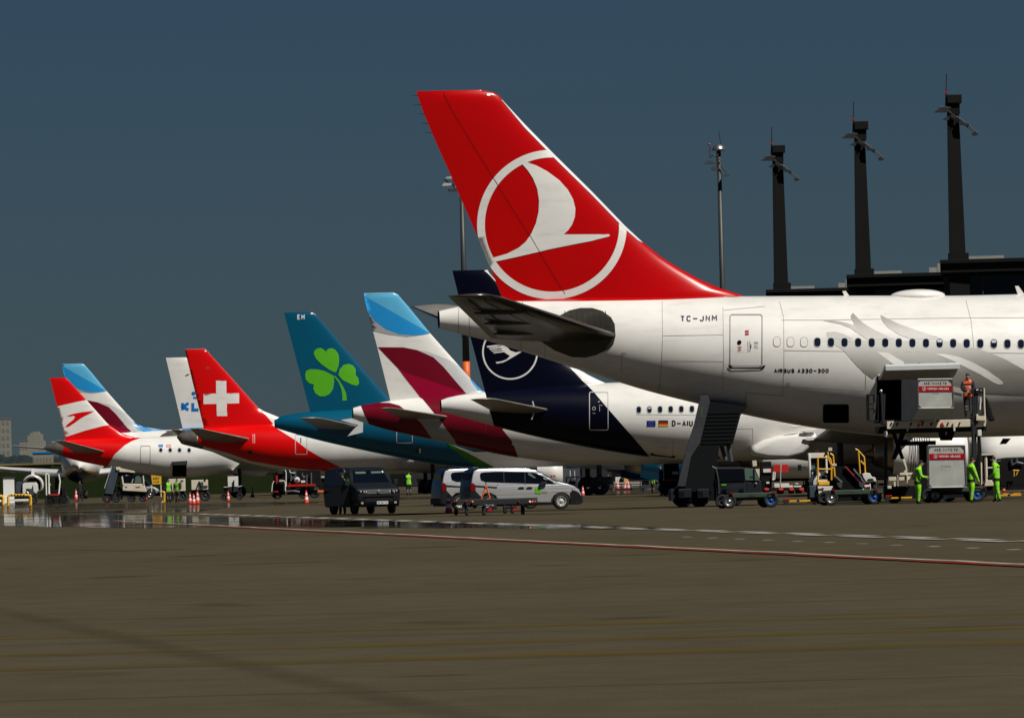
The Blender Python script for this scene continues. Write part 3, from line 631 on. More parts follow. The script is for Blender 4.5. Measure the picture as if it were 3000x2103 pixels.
        for v in cx:
            if min(xs) < v < max(xs): bmesh.ops.bisect_plane(bm, geom=bm.verts[:] + bm.edges[:] + bm.faces[:], plane_co=(v, 0, 0), plane_no=(1, 0, 0), dist=1e-5)
        for v in cy:
            if min(ys) < v < max(ys): bmesh.ops.bisect_plane(bm, geom=bm.verts[:] + bm.edges[:] + bm.faces[:], plane_co=(0, v, 0), plane_no=(0, 1, 0), dist=1e-5)
        if fin and clip:
            for v, nn in ((.002, (-1, 0, 0)), (1.0, (1, 0, 0))): bmesh.ops.bisect_plane(bm, geom=bm.verts[:] + bm.edges[:] + bm.faces[:], plane_co=(v, 0, 0), plane_no=nn, clear_outer=True)
            for v, nn in ((A.fz[1] - .01, (0, 1, 0)),): bmesh.ops.bisect_plane(bm, geom=bm.verts[:] + bm.edges[:] + bm.faces[:], plane_co=(0, v, 0), plane_no=nn, clear_outer=True)
        if not fin:
            for v, nn in ((A.u0, (-1, 0, 0)),): bmesh.ops.bisect_plane(bm, geom=bm.verts[:] + bm.edges[:] + bm.faces[:], plane_co=(v, 0, 0), plane_no=nn, clear_outer=True)
        for v in bm.verts: v.co = inv(v.co.x, v.co.y, off)
        bmesh.ops.recalc_face_normals(bm, faces=bm.faces[:])
        me = bpy.data.meshes.new(name); bm.to_mesh(me); bm.free(); o = link(name, me, m, parent or A.root, smooth=True)
        if label: o['label'] = label
        if name in ('panel_seams', 'door_marking', 'flag_stars', 'static_wicks'): o['kind'] = 'stuff'
        return o
    def airfoil_loft(A, secs, m, name, t=.11, parent=None):
        """secs: list of (uLE, uTE, y, z)"""
        cl = [0, .01, .04, .1, .2, .35, .55, .75, .9, 1]; loop = [(c, 1) for c in cl] + [(c, -1) for c in cl[-2:0:-1]]; K = len(loop); mb = MB()
        for LE, TE, y, z in secs:
            ch = LE - TE
            for c, s_ in loop:
                th = 5 * t * ch * (.2969 * math.sqrt(c) - .126 * c - .3516 * c * c + .2843 * c ** 3 - .1015 * c ** 4); mb.v.append((LE - ch * c, y, z + s_ * max(th, .008)))
        for j in range(len(secs) - 1):
            for i in range(K): mb.f.append((j * K + i, j * K + (i + 1) % K, (j + 1) * K + (i + 1) % K, (j + 1) * K + i))
        mb.f.append(tuple(range(K))); mb.f.append(tuple(range((len(secs) - 1) * K, len(secs) * K)))
        return mb.done(name, m, parent or A.root, smooth=True)
    def tailplane(A, tipLE, tipTE, rootLE, rootTE, span, yroot, m=None, far=True, tipm=None, fm=None):
        m = m or M.stabg; T = A.T
        a, b = T.uz(*tipLE, -span), T.uz(*tipTE, -span); c, d = T.uz(*rootLE, -yroot), T.uz(*rootTE, -yroot * .6)
        zt, zr = (a[1] + b[1]) / 2, (c[1] + d[1]) / 2; uc = (c[0] + d[0]) / 2
        S = [(c[0] + (c[0] - a[0]) * .12, d[0] + .1, -yroot * .3, zr), (c[0], d[0], -yroot, zr), (c[0] + (a[0] - c[0]) * .93, d[0] + (b[0] - d[0]) * .93, -(yroot + (span - yroot) * .93), zr + (zt - zr) * .93),
             (a[0] - .12, b[0], -span + .02, zt), (a[0] - .4 * (a[0] - b[0]), b[0] + .05, -span - .1, zt)]
        A.airfoil_loft(S, m, 'tailplane', .10)
        if far: A.airfoil_loft([(p, q, -y, z) for p, q, y, z in S], fm or m, 'tailplane', .10)
        if tipm: A.airfoil_loft([(p + .02, q, y, z) for p, q, y, z in S[2:]], tipm, 'tailplane_tip', .112)
    def windows(A, xs, y0, y1, w, h, blanks=(), shade=()):
        for i, x in enumerate(xs):
            y = y0 + (y1 - y0) * (x - xs[0]) / max(1, xs[-1] - xs[0]); r = w * .42
            f = A.decal('fus', [rrect(x - w / 2 - 1.5, y - h / 2 - 1.5, x + w / 2 + 1.5, y + h / 2 + 1.5, r + 1)], M.lgrey if i not in blanks else M.seam, 'window', .012)
            if i in blanks: A.decal('fus', [rrect(x - w / 2, y - h / 2, x + w / 2, y + h / 2, r)], M.white, 'blank_panel', .018, parent=f)
            else:
                A.decal('fus', [rrect(x - w / 2 + .5, y - h / 2 + .5, x + w / 2 - .5, y + h / 2 - .5, r)], M.cabin, 'pane', .018, parent=f)
                if i in shade: A.decal('fus', [rrect(x - w / 2 + 3, y - h / 2 + 3, x + w / 2 - 3, y - h * .1, 2)], M.lgrey, 'blind', .022, parent=f)
    def door(A, x0, y0, x1, y1, m, w=3, sill=None, r=5):
        o = A.decal('fus', outline(rrect(x0, y0, x1, y1, r, 3), w, True), m, 'door', .02)
        if sill: A.decal('fus', [sill], M.black, 'sill', .024, parent=o)
        return o
    def gear(A, u, track=3.8, r=.58, single=False):
        for sy in ((0,) if single else (-track, track)):
            mb = MB(); mb.cyl((u, sy, r), (u, sy * .96, 2.6), .16); mb.cyl((u, sy - .5, r), (u, sy + .5, r), .1)
            mb.cyl((u, sy * .97, 1.6), (u + .2, sy * .6, 2.4), .07); g_ = mb.done('landing_gear', M.steeld, A.root)
            for d in (-.46, .46):
                mb = MB(); mb.lathe((u, sy + d - .2, r), (0, 1, 0), [(0, .2), (0, r * .8), (.05, r * .97), (.12, r), (.28, r), (.35, r * .97), (.4, r * .8), (.4, .2)], 24); mb.done('wheel', M.rubber, g_, smooth=True)
    def wings(A, rLE, rTE, zr, tLE, tTE, zt, span, m=None, near=True, far=True):
        S = [(rLE + 1.5, rTE, -.5, zr), (rLE, rTE, -A.wm, zr), (rLE + (tLE - rLE) * .36, rTE + .35, -A.wm - (span - A.wm) * .36, zr + (zt - zr) * .33), (tLE, tTE, -span, zt)]
        if near: A.airfoil_loft(S, m or M.wing, 'wing', .115)
        if far: A.airfoil_loft([(p, q, -y, z) for p, q, y, z in S], m or M.wing, 'wing', .115)
    def fairing(A, u0, u1, zc, hz, wy, m):
        mb = MB(); mb.ball(((u0 + u1) / 2, 0, zc), ((u1 - u0) / 2, wy, hz), 32, 20); mb.done('belly_fairing', m, A.root, smooth=True)
    def engine(A, un, ui, y, z, r, m, nozz=None, name='engine'):
        L = ui - un; mb = MB()
        mb.lathe((un, y, z), (1, 0, 0), [(.9, r * .80), (1.3, r * .9), (2.0, r * .99), (L * .75, r), (L - .35, r * .95), (L - .1, r * .88), (L, r * .80), (L - .08, r * .76), (L - .6, r * .74), (L - 1.1, r * .73), (L - 1.1, .05)], 36)
        e = mb.done(name, m, A.root, smooth=True)
        mb = MB(); mb.lathe((un, y, z), (1, 0, 0), [(0, r * .42), (.02, r * .46), (.9, r * .66), (1.2, r * .7)], 30); mb.lathe((un - .6, y, z), (1, 0, 0), [(0, .02), (.3, r * .15), (.9, r * .3), (1.3, r * .34)], 20); mb.done('nozzle', nozz or M.nozzle, e, smooth=True)
        mb = MB(); mb.lathe((un, y, z), (1, 0, 0), [(L - .12, r * .885), (L - .02, r * .845), (L + .01, r * .80), (L - .07, r * .765)], 36); mb.done('inlet_lip', M.steel, e, smooth=True)
        mb = MB(); mb.lathe((un, y, z), (1, 0, 0), [(L - .9, r * .74), (L - .9, r * .15), (L - .45, .01)], 30); mb.done('fan', M.dark, e, smooth=True)
        mb = MB(); mb.box(un + .6, ui - .9, y - .14, y + .14, z + r * .6, z + r + .55); mb.done('pylon', m, e, bevel=.05)
def Zpx(L, ox, oy, k): return [(ox + x / k, oy + y / k) for x, y in L]
z3 = lambda L: Zpx(L, 800, 860, 2.2986)
z4 = lambda L: Zpx(L, 1200, 780, 2.117)
z43 = lambda L: Zpx(L, 1260, 820, 3.8267)
z2 = lambda L: Zpx(L, 400, 980, 2.6817)
z1 = lambda L: Zpx(L, 0, 980, 2.6817)
zf = lambda L: Zpx(L, 1200, 240, 2.4386)
zw = lambda L: Zpx(L, 2400, 840, 3.8267)
zd = lambda L: Zpx(L, 1900, 840, 3.8267)
def rect(x0, y0, x1, y1): return [(x0, y0), (x1, y0), (x1, y1), (x0, y1)]
A320 = dict(length=37.6, wmax=1.975, zt=5.95, zb=1.85, tail_len=13.5)
def a320_rest(A, cm, wm=None, fm=None, far_eng=True, k=1.0, near_eng=True):
    A.fairing(15.8, 29.5, 2.75, 1.25, 2.15, fm or cm); A.wings(26.2, 18.6, 2.75, 18.2, 16.4, 4.9, 17.0, wm)
    if near_eng: A.engine(21.2, 25.9, -5.75, 2.0, 1.2 * k, cm)
    if far_eng: A.engine(21.2, 25.9, 5.75, 2.0, 1.2 * k, cm)
    A.gear(19.8)
# ---------------------------------------------------------------- large red-tailed jet in front
A = TK = Airliner(1286, 73.0, 5.0, 64.0, 'nearest and largest airliner, white, with a big red tail carrying a ringed white bird', 2.82, 8.22, 2.5,
    [(1286, 911), (1294, 909), (1336, 899), (1400, 888), (1530, 879), (1700, 872), (1900, 869), (2180, 868), (2560, 866)],
    [(1286, 961), (1294, 963), (1364, 983), (1443, 1000), (1521, 1026), (1573, 1045), (1626, 1058), (1667, 1072), (1746, 1097), (1809, 1119), (1860, 1135), (1909, 1150), (2045, 1182.5), (2170, 1213), (2309, 1241), (2400, 1256), (2555, 1275), (2700, 1285)], 21)
def hole(A, x0, y0, x1, y1):
    a, p1 = A.f_fwd(x0, y0); b, p0 = A.f_fwd(x1, y1); return (round(a * 2) / 2, round(b * 2) / 2, round(p0 / PHI) * PHI, round(p1 / PHI) * PHI)
A.u0 = 0; A.dummy = 0
Hc = hole(A, 2574, 1100, 2788, 1248); Hb = hole(A, 2411, 1186, 2487, 1240)
A.body(M.white, (Hc,))
A.decal('fus', [rrect(2411, 1184, 2487, 1238, 6)], M.dark, 'bulk_hatch', .012)
for hh, dep in ((Hc, 3.6),):               # dark hold behind the opening
    a, b, p0, p1 = hh; y0 = A.f_inv(a, p0, 0); y1 = A.f_inv(a, p1, 0); mb = MB()
    n_ = 6; ring0 = [A.f_inv(a, p0 + (p1 - p0) * i / n_, -.02) for i in range(n_ + 1)]; zlo, zhi = y0[2] - .02, y1[2] + .02
    for u in (a, b): mb.prism([(0, 0)] * 3, 0, 0) if False else None
    mb.add([(a - .03, y1[1] + dep, zlo), (b + .03, y1[1] + dep, zlo), (b + .03, y1[1] + dep, zhi), (a - .03, y1[1] + dep, zhi)], [(0, 1, 2, 3)])
    mb.add([(a, y0[1] + .05, zlo), (b, y0[1] + .05, zlo), (b, y1[1] + dep, zlo), (a, y1[1] + dep, zlo)], [(0, 1, 2, 3)])
    mb.add([(a, y1[1] + .05, zhi), (b, y1[1] + .05, zhi), (b, y1[1] + dep, zhi), (a, y1[1] + dep, zhi)], [(0, 1, 2, 3)])
    for u in (a - .02, b + .02):
        P = [(u, q[1], q[2]) for q in ring0]; P += [(u, y1[1] + dep, zhi), (u, y1[1] + dep, zlo)]; mb.add(P, [tuple(range(len(P)))])
    mb.done('cargo_hold', M.dark, A.root)
    for p in (p0, p1):
        mb = MB(); q0, q1 = A.f_inv(a, p, .03), A.f_inv(b, p, .03); mb.tube([q0, q1], .03); mb.done('hatch_frame', M.black, A.root)
A.fin([(1412, 266.8), (1430, 267.6), (1442, 270), (1452, 274), (1462, 281), (1473, 295), (1540, 367), (1628.5, 457), (1733, 560), (1831.5, 662), (1881, 708), (1900, 724), (1935, 752), (1961, 769), (2013, 800), (2060, 824), (2092, 838), (2130, 852), (2165, 862), (2180, 868)],
      [(1219, 268), (1242, 335), (1280, 424), (1323, 519), (1403, 703), (1470.6, 871)], M.red, tmax=.95, base_drop=.5, zs=34)
A.decal('fus', [[(1474, 862), (1480, 882), (1530, 882.5), (1700, 882), (1850, 880), (1960, 877.5), (2060, 873.5), (2130, 870.5), (2172, 869), (2100, 866), (1900, 860), (1700, 862)]], M.red, 'red_crown_paint', .014)
A.decal('fin', ring(1618, 658, 196.5, 219, 120), M.white, 'tail_ring', .012)
A.decal('fin', [zf([(805, 588), (822, 560), (838, 573), (900, 595), (985, 640), (1070, 703), (1130, 770), (1168, 840), (1184, 905), (1180, 965), (1160, 1020), (1132, 1060), (1100, 1090), (1422, 1089), (1431, 1097), (1424, 1104), (1300, 1136), (1150, 1166), (1000, 1196), (925, 1214), (770, 1250), (612, 1284), (585, 1270), (597, 1256), (700, 1226), (780, 1185), (830, 1143), (870, 1085), (903, 1010), (921, 930), (925, 850), (912, 765), (882, 690), (842, 630)])], M.white, 'tail_bird', .016)
A.decal('fin', outline([(1296, 266), (1323, 318), (1397, 441), (1452, 531), (1554.7, 693), (1655, 861)], 1.3), M.tail, 'rudder_gap', .022)
A.decal('fin', [[(1471, 293), (1476, 290), (1900, 712), (1880, 709), (1870, 704), (1829, 668), (1731, 567), (1626, 464), (1538, 374)]], M.polish, 'leading_edge', .02)
A.decal('fin', [rrect(1427, 274, 1438, 281, 3)], M.wink, 'navigation_lamp', .02)
mb = MB()
for i in range(5):
    u, z = A.T.uz(*zf([(48 + 23 * i, 100 + 66 * i)])[0]); mb.cyl((u + .1, 0, z), (u - .22, 0, z + .02), .018, .006, 5)
mb.done('static_wicks', M.black, A.root)
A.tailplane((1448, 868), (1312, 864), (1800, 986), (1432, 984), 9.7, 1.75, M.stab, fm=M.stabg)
S_ = [A.T.uz(1435, 985, -1.1), A.T.uz(1318, 868, -9.2)]; R_ = [A.T.uz(1800, 986, -1.75), A.T.uz(1452, 869, -9.2)]
for nm, c0, wd, t0, t1 in (('elevator_gap', .33, .05, .12, .97), ('panel_joint', .62, .03, .1, .95), ('panel_joint', .85, .03, .1, .98)):
    mb = MB(); q = []
    for t in (t0, t1):
        y = -1.4 - t * 8.2; te = S_[0][0] + (S_[1][0] - S_[0][0]) * t; le = R_[0][0] + (R_[1][0] - R_[0][0]) * t; z = (S_[0][1] + R_[0][1]) / 2 + ((S_[1][1] + R_[1][1]) / 2 - (S_[0][1] + R_[0][1]) / 2) * t
        ch = le - te; c = 1 - c0; th = 5 * .1 * ch * (.2969 * math.sqrt(c) - .126 * c - .3516 * c * c + .2843 * c ** 3 - .1015 * c ** 4); u = te + ch * c0; q += [(u - wd, y, z - th - .03), (u + wd, y, z - th - .03)]
    mb.add(q, [(0, 1, 3, 2)]); mb.done(nm, M.ink, A.root)
for t in (.2, .45, .7):
    y = -1.4 - t * 8.2; te = S_[0][0] + (S_[1][0] - S_[0][0]) * t; z = (S_[0][1] + R_[0][1]) / 2 + ((S_[1][1] + R_[1][1]) / 2 - (S_[0][1] + R_[0][1]) / 2) * t
    mb = MB(); mb.ball((te + 1.5, y, z - .16), (1.1, .07, .09), 12, 8); mb.done('hinge_fairing', M.stab, A.root, smooth=True)
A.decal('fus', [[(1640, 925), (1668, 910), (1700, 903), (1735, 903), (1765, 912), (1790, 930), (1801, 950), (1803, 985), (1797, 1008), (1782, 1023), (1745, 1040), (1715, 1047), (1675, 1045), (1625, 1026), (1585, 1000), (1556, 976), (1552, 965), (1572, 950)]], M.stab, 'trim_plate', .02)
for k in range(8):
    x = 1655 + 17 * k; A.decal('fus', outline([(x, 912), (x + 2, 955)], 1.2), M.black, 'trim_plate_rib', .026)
mb = MB(); S = []
T = A.T
# fuselage seams
SM = []
for pts in ([(1529, 880), (1536, 903)], [(1940, 884), (1941, 985), (1939, 1060), (1930, 1148)], [(2118, 900), (2120, 1060), (2117, 1140)], [(2284, 885), (2296, 930), (2297, 1080), (2292, 1160)], [(1941, 984), (2119, 981)], [(1942, 1056), (2118, 1059)],
            [(2297, 1027), (2640, 1031), (3000, 1035)], [(2296, 1132), (2530, 1146)], [(2121, 909), (2240, 898)], [(2290, 938), (2420, 938), (2760, 932), (3000, 931)], [(2536, 1030), (2536, 1140)], [(2830, 880), (2845, 940), (2855, 1035), (2855, 1140)], [(1344, 901), (1343, 975)], [(1375, 930), (1376, 985)], [(1526, 985), (1527, 1028)],
            [(1596, 1004), (1597, 1048)], [(1820, 1040), (1822, 1090)], [(2180, 1206), (2186, 1150), (2300, 1160)]):
    SM += outline(pts, 1.2)
A.decal('fus', SM, M.seam, 'panel_seams', .008)
A.decal('fus', stroke_text('TC-JNM', 1993, 925, 2101, 943, .23, tilt=-2), M.inkn, 'registration_lettering', .014)
A.decal('fus', stroke_text('AIRBUS A330-300', 2267.5, 1080, 2428, 1092, .26, gap=.22), M.ink, 'type_lettering', .014)
d = A.door(2139, 922, 2233, 1072, M.grey, 3.2, [(2133, 1070), (2141, 1070), (2146, 1076), (2229, 1077), (2236, 1070), (2243, 1070), (2238, 1078), (2230, 1081), (2142, 1080), (2134, 1075)], 7)
A.decal('fus', [rrect(2160, 997, 2172, 1009, 5.5)], M.glass, 'door_window', .026, parent=d)
A.decal('fus', [rect(2183, 968, 2194, 973), rect(2183, 976, 2194, 981)], M.rink, 'door_placard', .026, parent=d)
A.decal('fus', [rect(2199, 1008, 2201, 1021), rect(2209, 1002, 2221, 1003.2), rect(2209, 1006, 2222, 1007.2), rect(2209, 1013, 2220, 1014.2), rect(2209, 1018, 2223, 1019)] + outline([(2191, 999), (2192, 1028), (2198, 1028), (2197, 999)], .9), M.ink, 'door_handle', .026, parent=d)
A.decal('fus', [rect(2161, 1015, 2173, 1017), rect(2163, 1020, 2171, 1022), rect(2161, 1025, 2172, 1027)], M.rink, 'door_note', .026, parent=d)
A.decal('fus', [rect(2305, 1121, 2313, 1122.4), rect(2300, 1125, 2318, 1126.4), rect(2306, 1129, 2312, 1130.4), rect(1822, 1032, 1832, 1033.5), rect(1818, 1036, 1838, 1037.5), rect(1824, 1040, 1830, 1041.5)], M.rink, 'fuselage_note', .014)
# grey feather sweep painted along the cabin
mg = M.swoosh = mat('feather_grey', (0.25, 0.243, 0.215), 0.35, coat=0.3, var=.05); n = mg.node_tree; b = n.nodes['Principled BSDF']; src = b.inputs['Base Color'].links[0].from_socket
zwn = A.T.uz(2600, 1005, -2.8)[1]; tc = n.nodes.new('ShaderNodeTexCoord'); sp = n.nodes.new('ShaderNodeSeparateXYZ'); n.links.new(tc.outputs['Object'], sp.inputs[0])
ma = n.nodes.new('ShaderNodeMath'); ma.operation = 'SUBTRACT'; n.links.new(sp.outputs[2], ma.inputs[0]); ma.inputs[1].default_value = zwn + .05
mb_ = n.nodes.new('ShaderNodeMath'); mb_.operation = 'ABSOLUTE'; n.links.new(ma.outputs[0], mb_.inputs[0]); r = n.nodes.new('ShaderNodeMapRange'); r.inputs[1].default_value = .15; r.inputs[2].default_value = 1.3
r.inputs[3].default_value = .30; r.inputs[4].default_value = 1; n.links.new(mb_.outputs[0], r.inputs[0]); mm = n.nodes.new('ShaderNodeMix'); mm.data_type = 'RGBA'; mm.inputs[6].default_value = (.74, .73, .69, 1)
n.links.new(r.outputs[0], mm.inputs[0]); n.links.new(src, mm.inputs[7]); n.links.new(mm.outputs[2], b.inputs['Base Color'])
A.decal('fus', [zw([(30, 375), (120, 378), (200, 386), (290, 403), (340, 418), (383, 432), (388, 405), (362, 365), (353, 340), (358, 318), (380, 296), (430, 350), (490, 405), (560, 450), (640, 495), (740, 545), (850, 590), (540, 590), (430, 520), (350, 465), (250, 425), (130, 400)]),
                zw([(685, 318), (760, 355), (900, 420), (1100, 490), (1280, 550), (1400, 590), (1050, 590), (900, 540), (780, 465), (710, 390)]), zw([(80, 510), (180, 505), (270, 530), (390, 585), (100, 590)]),
                zw([(90, 600), (1500, 610), (1900, 735), (2100, 820), (2296, 930), (2400, 1000), (2400, 1210), (1480, 1180), (1480, 900), (680, 970), (600, 1030), (500, 960), (400, 860), (260, 700)])], M.swoosh, 'feather_paint', .010)
A.decal('fus', [zw([(640, 727), (780, 742), (950, 842), (950, 900), (820, 860)]), zw([(1290, 755), (1400, 752), (1560, 785), (1720, 845), (1900, 945), (2030, 1040), (2064, 1075), (2055, 1092), (2010, 1095), (1950, 1070), (1800, 980), (1500, 830), (1380, 780)]), zw([(1500, 1115), (1590, 1135), (1620, 1200), (1500, 1175)])], M.white, 'feather_highlight', .015)
A.windows([2276, 2316, 2355.5] + [2394.6 + 39.76 * i for i in range(17)], 1001.5, 1008, 19, 26, blanks=(0, 1, 2), shade=(12, 16))
# open cargo door, hinged up and outward
a, b, p0, p1 = Hc; hy = A.f_inv(a, p1, 0); P = []
cross = [(0, .0), (.35, .02), (.9, .10), (1.5, .24), (2.0, .40), (2.3, .44), (2.42, .36)]
th = [(c[0], c[1] - .16) for c in cross[::-1]]
mb = MB(); prof = cross + th; n_ = len(prof)
mb.add([(u, hy[1] - v, hy[2] + z) for u in (a + .05, b + .02) for v, z in prof], [tuple(range(n_)), tuple(range(2 * n_ - 1, n_ - 1, -1))] + [(i, n_ + i, n_ + (i + 1) % n_, (i + 1) % n_) for i in range(n_)])
mb.done('open_cargo_door', M.lgrey, A.root)
mb = MB()
for t in (.12, .5, .88): u = a + (b - a) * t; mb.tube([(u, hy[1] - .3, hy[2] + .05), (u, hy[1] - 1.6, hy[2] + .42)], .07)
mb.done('door_ribs', M.steeld, A.root)
# radome, antennae
mb = MB(); (ua, za), (ub, _) = A.T.uz(2600, 868), A.T.uz(2762, 868); mb.ball(((ua + ub) / 2 + .1, 0, za - .02), ((ub - ua) / 2, .75, .27), 28, 14); mb.done('radome', M.white, A.root, smooth=True)
for pts in ([(2468, 853), (2478, 852), (2491, 871), (2476, 872)], [(2974, 838), (2984, 838), (3004, 866), (2984, 868)]): part(A.T, 'blade_antenna', M.vwhite, [('p', pts, -.04, .04)])
part(A.T, 'drain_mast', M.black, [('p', [(2940, 1284), (2962, 1284), (2948, 1300), (2930, 1301)], -.1, .1)])
A.fairing(27, 45, 3.3, 1.5, 3.1, M.white)
A.wings(43.5, 31.5, 3.6, 24.6, 22.2, 6.4, 30)
A.engine(39, 45, -9.4, 2.2, 1.6, M.white); A.gear(33, 5.3, .7)
# ---------------------------------------------------------------- navy-tailed jet
A = LH = Airliner(1292, 58.3, 5.0, label='airliner with navy tail and ringed crane emblem, just behind the large red-tailed jet',
    top=[(1292, 1172), (1308, 1165), (1365, 1153), (1420, 1147.5), (1600, 1131), (1785, 1120.5)], bot=[(1292, 1205), (1356, 1221.7), (1436, 1245), (1516, 1266.5), (1625, 1290), (1724, 1311), (1800, 1323), (1905, 1340), (2002, 1347)], **A320)
A.body(M.white)
A.fin([(1430, 795), (1436, 803.6), (1500, 876), (1600, 988), (1667.6, 1072), (1704, 1086.5), (1743.4, 1110), (1784, 1120.5)], [(1325, 793), (1341.7, 860), (1379.5, 992.6), (1420.6, 1146)], M.navy, zs=26)
A.decal('fus', [[(1419, 1140), (1446, 1242), (1448, 1252), (1516, 1272), (1625, 1296), (1724, 1318), (1800, 1330), (1910, 1345), (1850, 1275), (1782.6, 1199), (1738, 1146.7), (1701, 1110), (1650, 1118)]], M.navy, 'navy_tail_paint', .014)
A.decal('fin', [[(1664, 1066), (1667.6, 1073), (1701.6, 1110), (1742, 1150), (1800, 1150), (1790, 1110), (1743, 1100)]], M.white, 'fin_root_white', .014)
A.decal('fin', [[(1420, 793), (1428, 799), (1436, 806), (1500, 878), (1530, 900), (1436, 780)]], M.white, 'white_leading_edge', .014)
A.decal('fin', ring(1495, 1030.6, 76.8, 81.5, 80), M.white, 'crane_ring', .014)
A.decal('fin', [z43([(635, 742), (740, 728), (780, 728), (800, 745), (650, 758)]), z43([(663, 768), (790, 750), (805, 762), (675, 782)]), z43([(685, 792), (805, 775), (815, 785), (695, 802)]), z43([(708, 812), (820, 795), (835, 808), (718, 822)]),
                z43([(730, 728), (830, 735), (870, 757), (900, 790), (960, 812), (1000, 803), (1028, 803), (985, 832), (930, 865), (860, 905), (820, 925), (752, 937), (738, 920), (800, 912), (860, 890), (898, 850), (860, 828), (820, 800), (795, 760)])], M.white, 'crane_emblem', .014)
d = A.door(1727, 1149, 1781.5, 1259, M.lgrey, 2.2)
A.decal('fus', ring(1740, 1196.5, 4, 5.2, 20) + [rect(1752, 1176, 1757, 1178), rect(1755, 1187, 1765, 1188), rect(1756, 1190, 1757, 1205), rect(1736, 1210, 1744, 1211)], M.lgrey, 'door_marking', .024, parent=d)
A.windows([1871.5 + 31.1 * i for i in range(7)], 1200, 1197.5, 13.5, 19, shade=(1,))
f = A.decal('fus', [rect(1894.8, 1232, 1920.5, 1248.7)], mat('flag_blue', (0, .02, .25)), 'blue_starred_flag', .014)
A.decal('fus', [rect(1907.6 + 5.2 * math.cos(t * math.pi / 6) - .45, 1240.3 + 5.2 * math.sin(t * math.pi / 6) - .45, 1907.6 + 5.2 * math.cos(t * math.pi / 6) + .45, 1240.3 + 5.2 * math.sin(t * math.pi / 6) + .45) for t in range(12)], M.yellow, 'flag_stars', .022, parent=f)
f = A.decal('fus', [rect(1929, 1231, 1957.5, 1237)], M.ink, 'tricolour_flag', .014)
A.decal('fus', [rect(1929, 1237, 1957.5, 1242.8)], M.sred, 'red_stripe', .014, parent=f); A.decal('fus', [rect(1929, 1242.8, 1957.5, 1248.5)], M.yellow, 'gold_stripe', .014, parent=f)
A.decal('fus', stroke_text('D-AIU', 1968, 1231, 2030, 1248.5, .22, gap=.26), M.ink, 'registration_lettering', .014)
A.decal('fus', outline([(1864, 1214), (2040, 1216)], 1) + outline([(1862, 1336), (1865, 1330), (1970, 1340), (1973, 1289)], 1) + outline([(1936, 1310), (1955, 1310)], 1) + outline([(2156, 1256), (2205, 1256), (2206, 1330)], 1), M.seam, 'panel_seams', .008)
A.decal('fus', [[(1905, 1327), (1912, 1327), (1920, 1331), (1965, 1337), (1972, 1334), (1978, 1335), (1976, 1341), (1906, 1332)]], M.black, 'door_sill', .014)
A.tailplane((1450, 1166), (1377, 1172), (1606, 1195), (1440, 1210), 6.2, 1.2)
part(A.T, 'tail_strakes', M.lgrey, [('t', [(1560, 1175), (1564, 1192)], .04, -1.9), ('t', [(1564, 1210), (1557, 1228)], .04, -1.9)])
a320_rest(A, M.white, k=1.08)
part(A.T, 'wing_root_fairing', M.white, [('p', [(2197, 1322), (2210, 1304), (2240, 1288), (2280, 1277), (2325, 1270), (2368, 1266), (2396, 1268), (2392, 1284), (2372, 1312), (2352, 1332), (2310, 1343), (2250, 1341), (2212, 1334)], -2.55, -1.2)], smooth=True, bevel=.35)
for q in ([(2308, 1250), (2340, 1245), (2352, 1247), (2334, 1253)], [(2345, 1263), (2360, 1257), (2394, 1256), (2384, 1267), (2362, 1268)], [(2352, 1286), (2366, 1279), (2402, 1278), (2390, 1289), (2366, 1291)]): part(A.T, 'flap_fairing', M.white, [('p', q, -2.68, -2.3)], bevel=.03)
# ---------------------------------------------------------------- burgundy and blue jets (near and far copy of one livery)
EWP = dict(
    light=[z3([(600, -10), (840, -10), (905, 72), (1060, 268), (600, 8)])],
    blue=[z3([(605, -5), (622, 18), (1057, 268), (1000, 278), (930, 280), (850, 274), (760, 240), (680, 180), (634, 115)])],
    crescent=[z3([(634, 112), (680, 180), (760, 240), (850, 273), (940, 279), (985, 282), (900, 290), (780, 275), (671, 250)])],
    burg=[z3([(707, 360), (880, 362), (970, 380), (1080, 428), (1150, 495), (1230, 590), (1302, 672), (1100, 600), (890, 530), (840, 500)])],
    crim=[z3([(840, 500), (890, 530), (1100, 600), (1302, 672), (1240, 690), (1150, 712), (1130, 800), (1070, 810), (960, 655), (900, 580)])],
    grey=[z3([(970, 380), (1050, 392), (1180, 445), (1262, 492), (1385, 640), (1400, 680), (1302, 672), (1230, 590), (1150, 495), (1080, 428)])],
    tip=[[(1378, 1112), (1386, 1124), (1402, 1146), (1412, 1160), (1450, 1162), (1430, 1130), (1390, 1090)]])
def eurow_fin(A, f):
    g = lambda L: [[f(*p) for p in q] for q in L]
    A.decal('fin', g(EWP['light']), M.lblue, 'light_blue_tip', .014); A.decal('fin', g(EWP['blue']), M.blue, 'blue_curve', .018); A.decal('fin', g(EWP['crescent']), M.grey, 'grey_crescent', .014)
    A.decal('fin', g(EWP['burg']), M.burg, 'burgundy_leaf', .014); A.decal('fin', g(EWP['crim']), M.crim, 'crimson_leaf', .014); A.decal('fin', g(EWP['grey']), M.lgrey, 'grey_sweep', .012); A.decal('fin', g(EWP['tip']), M.blue, 'blue_fillet', .016)
EFIN_LE = [(1154.6, 859), (1165, 862), (1174, 873), (1193.7, 895), (1259, 975), (1346, 1073), (1400, 1133), (1417, 1148), (1450, 1155)]
EFIN_TE = [(1066, 859), (1070, 885), (1106, 1020), (1143.7, 1173)]
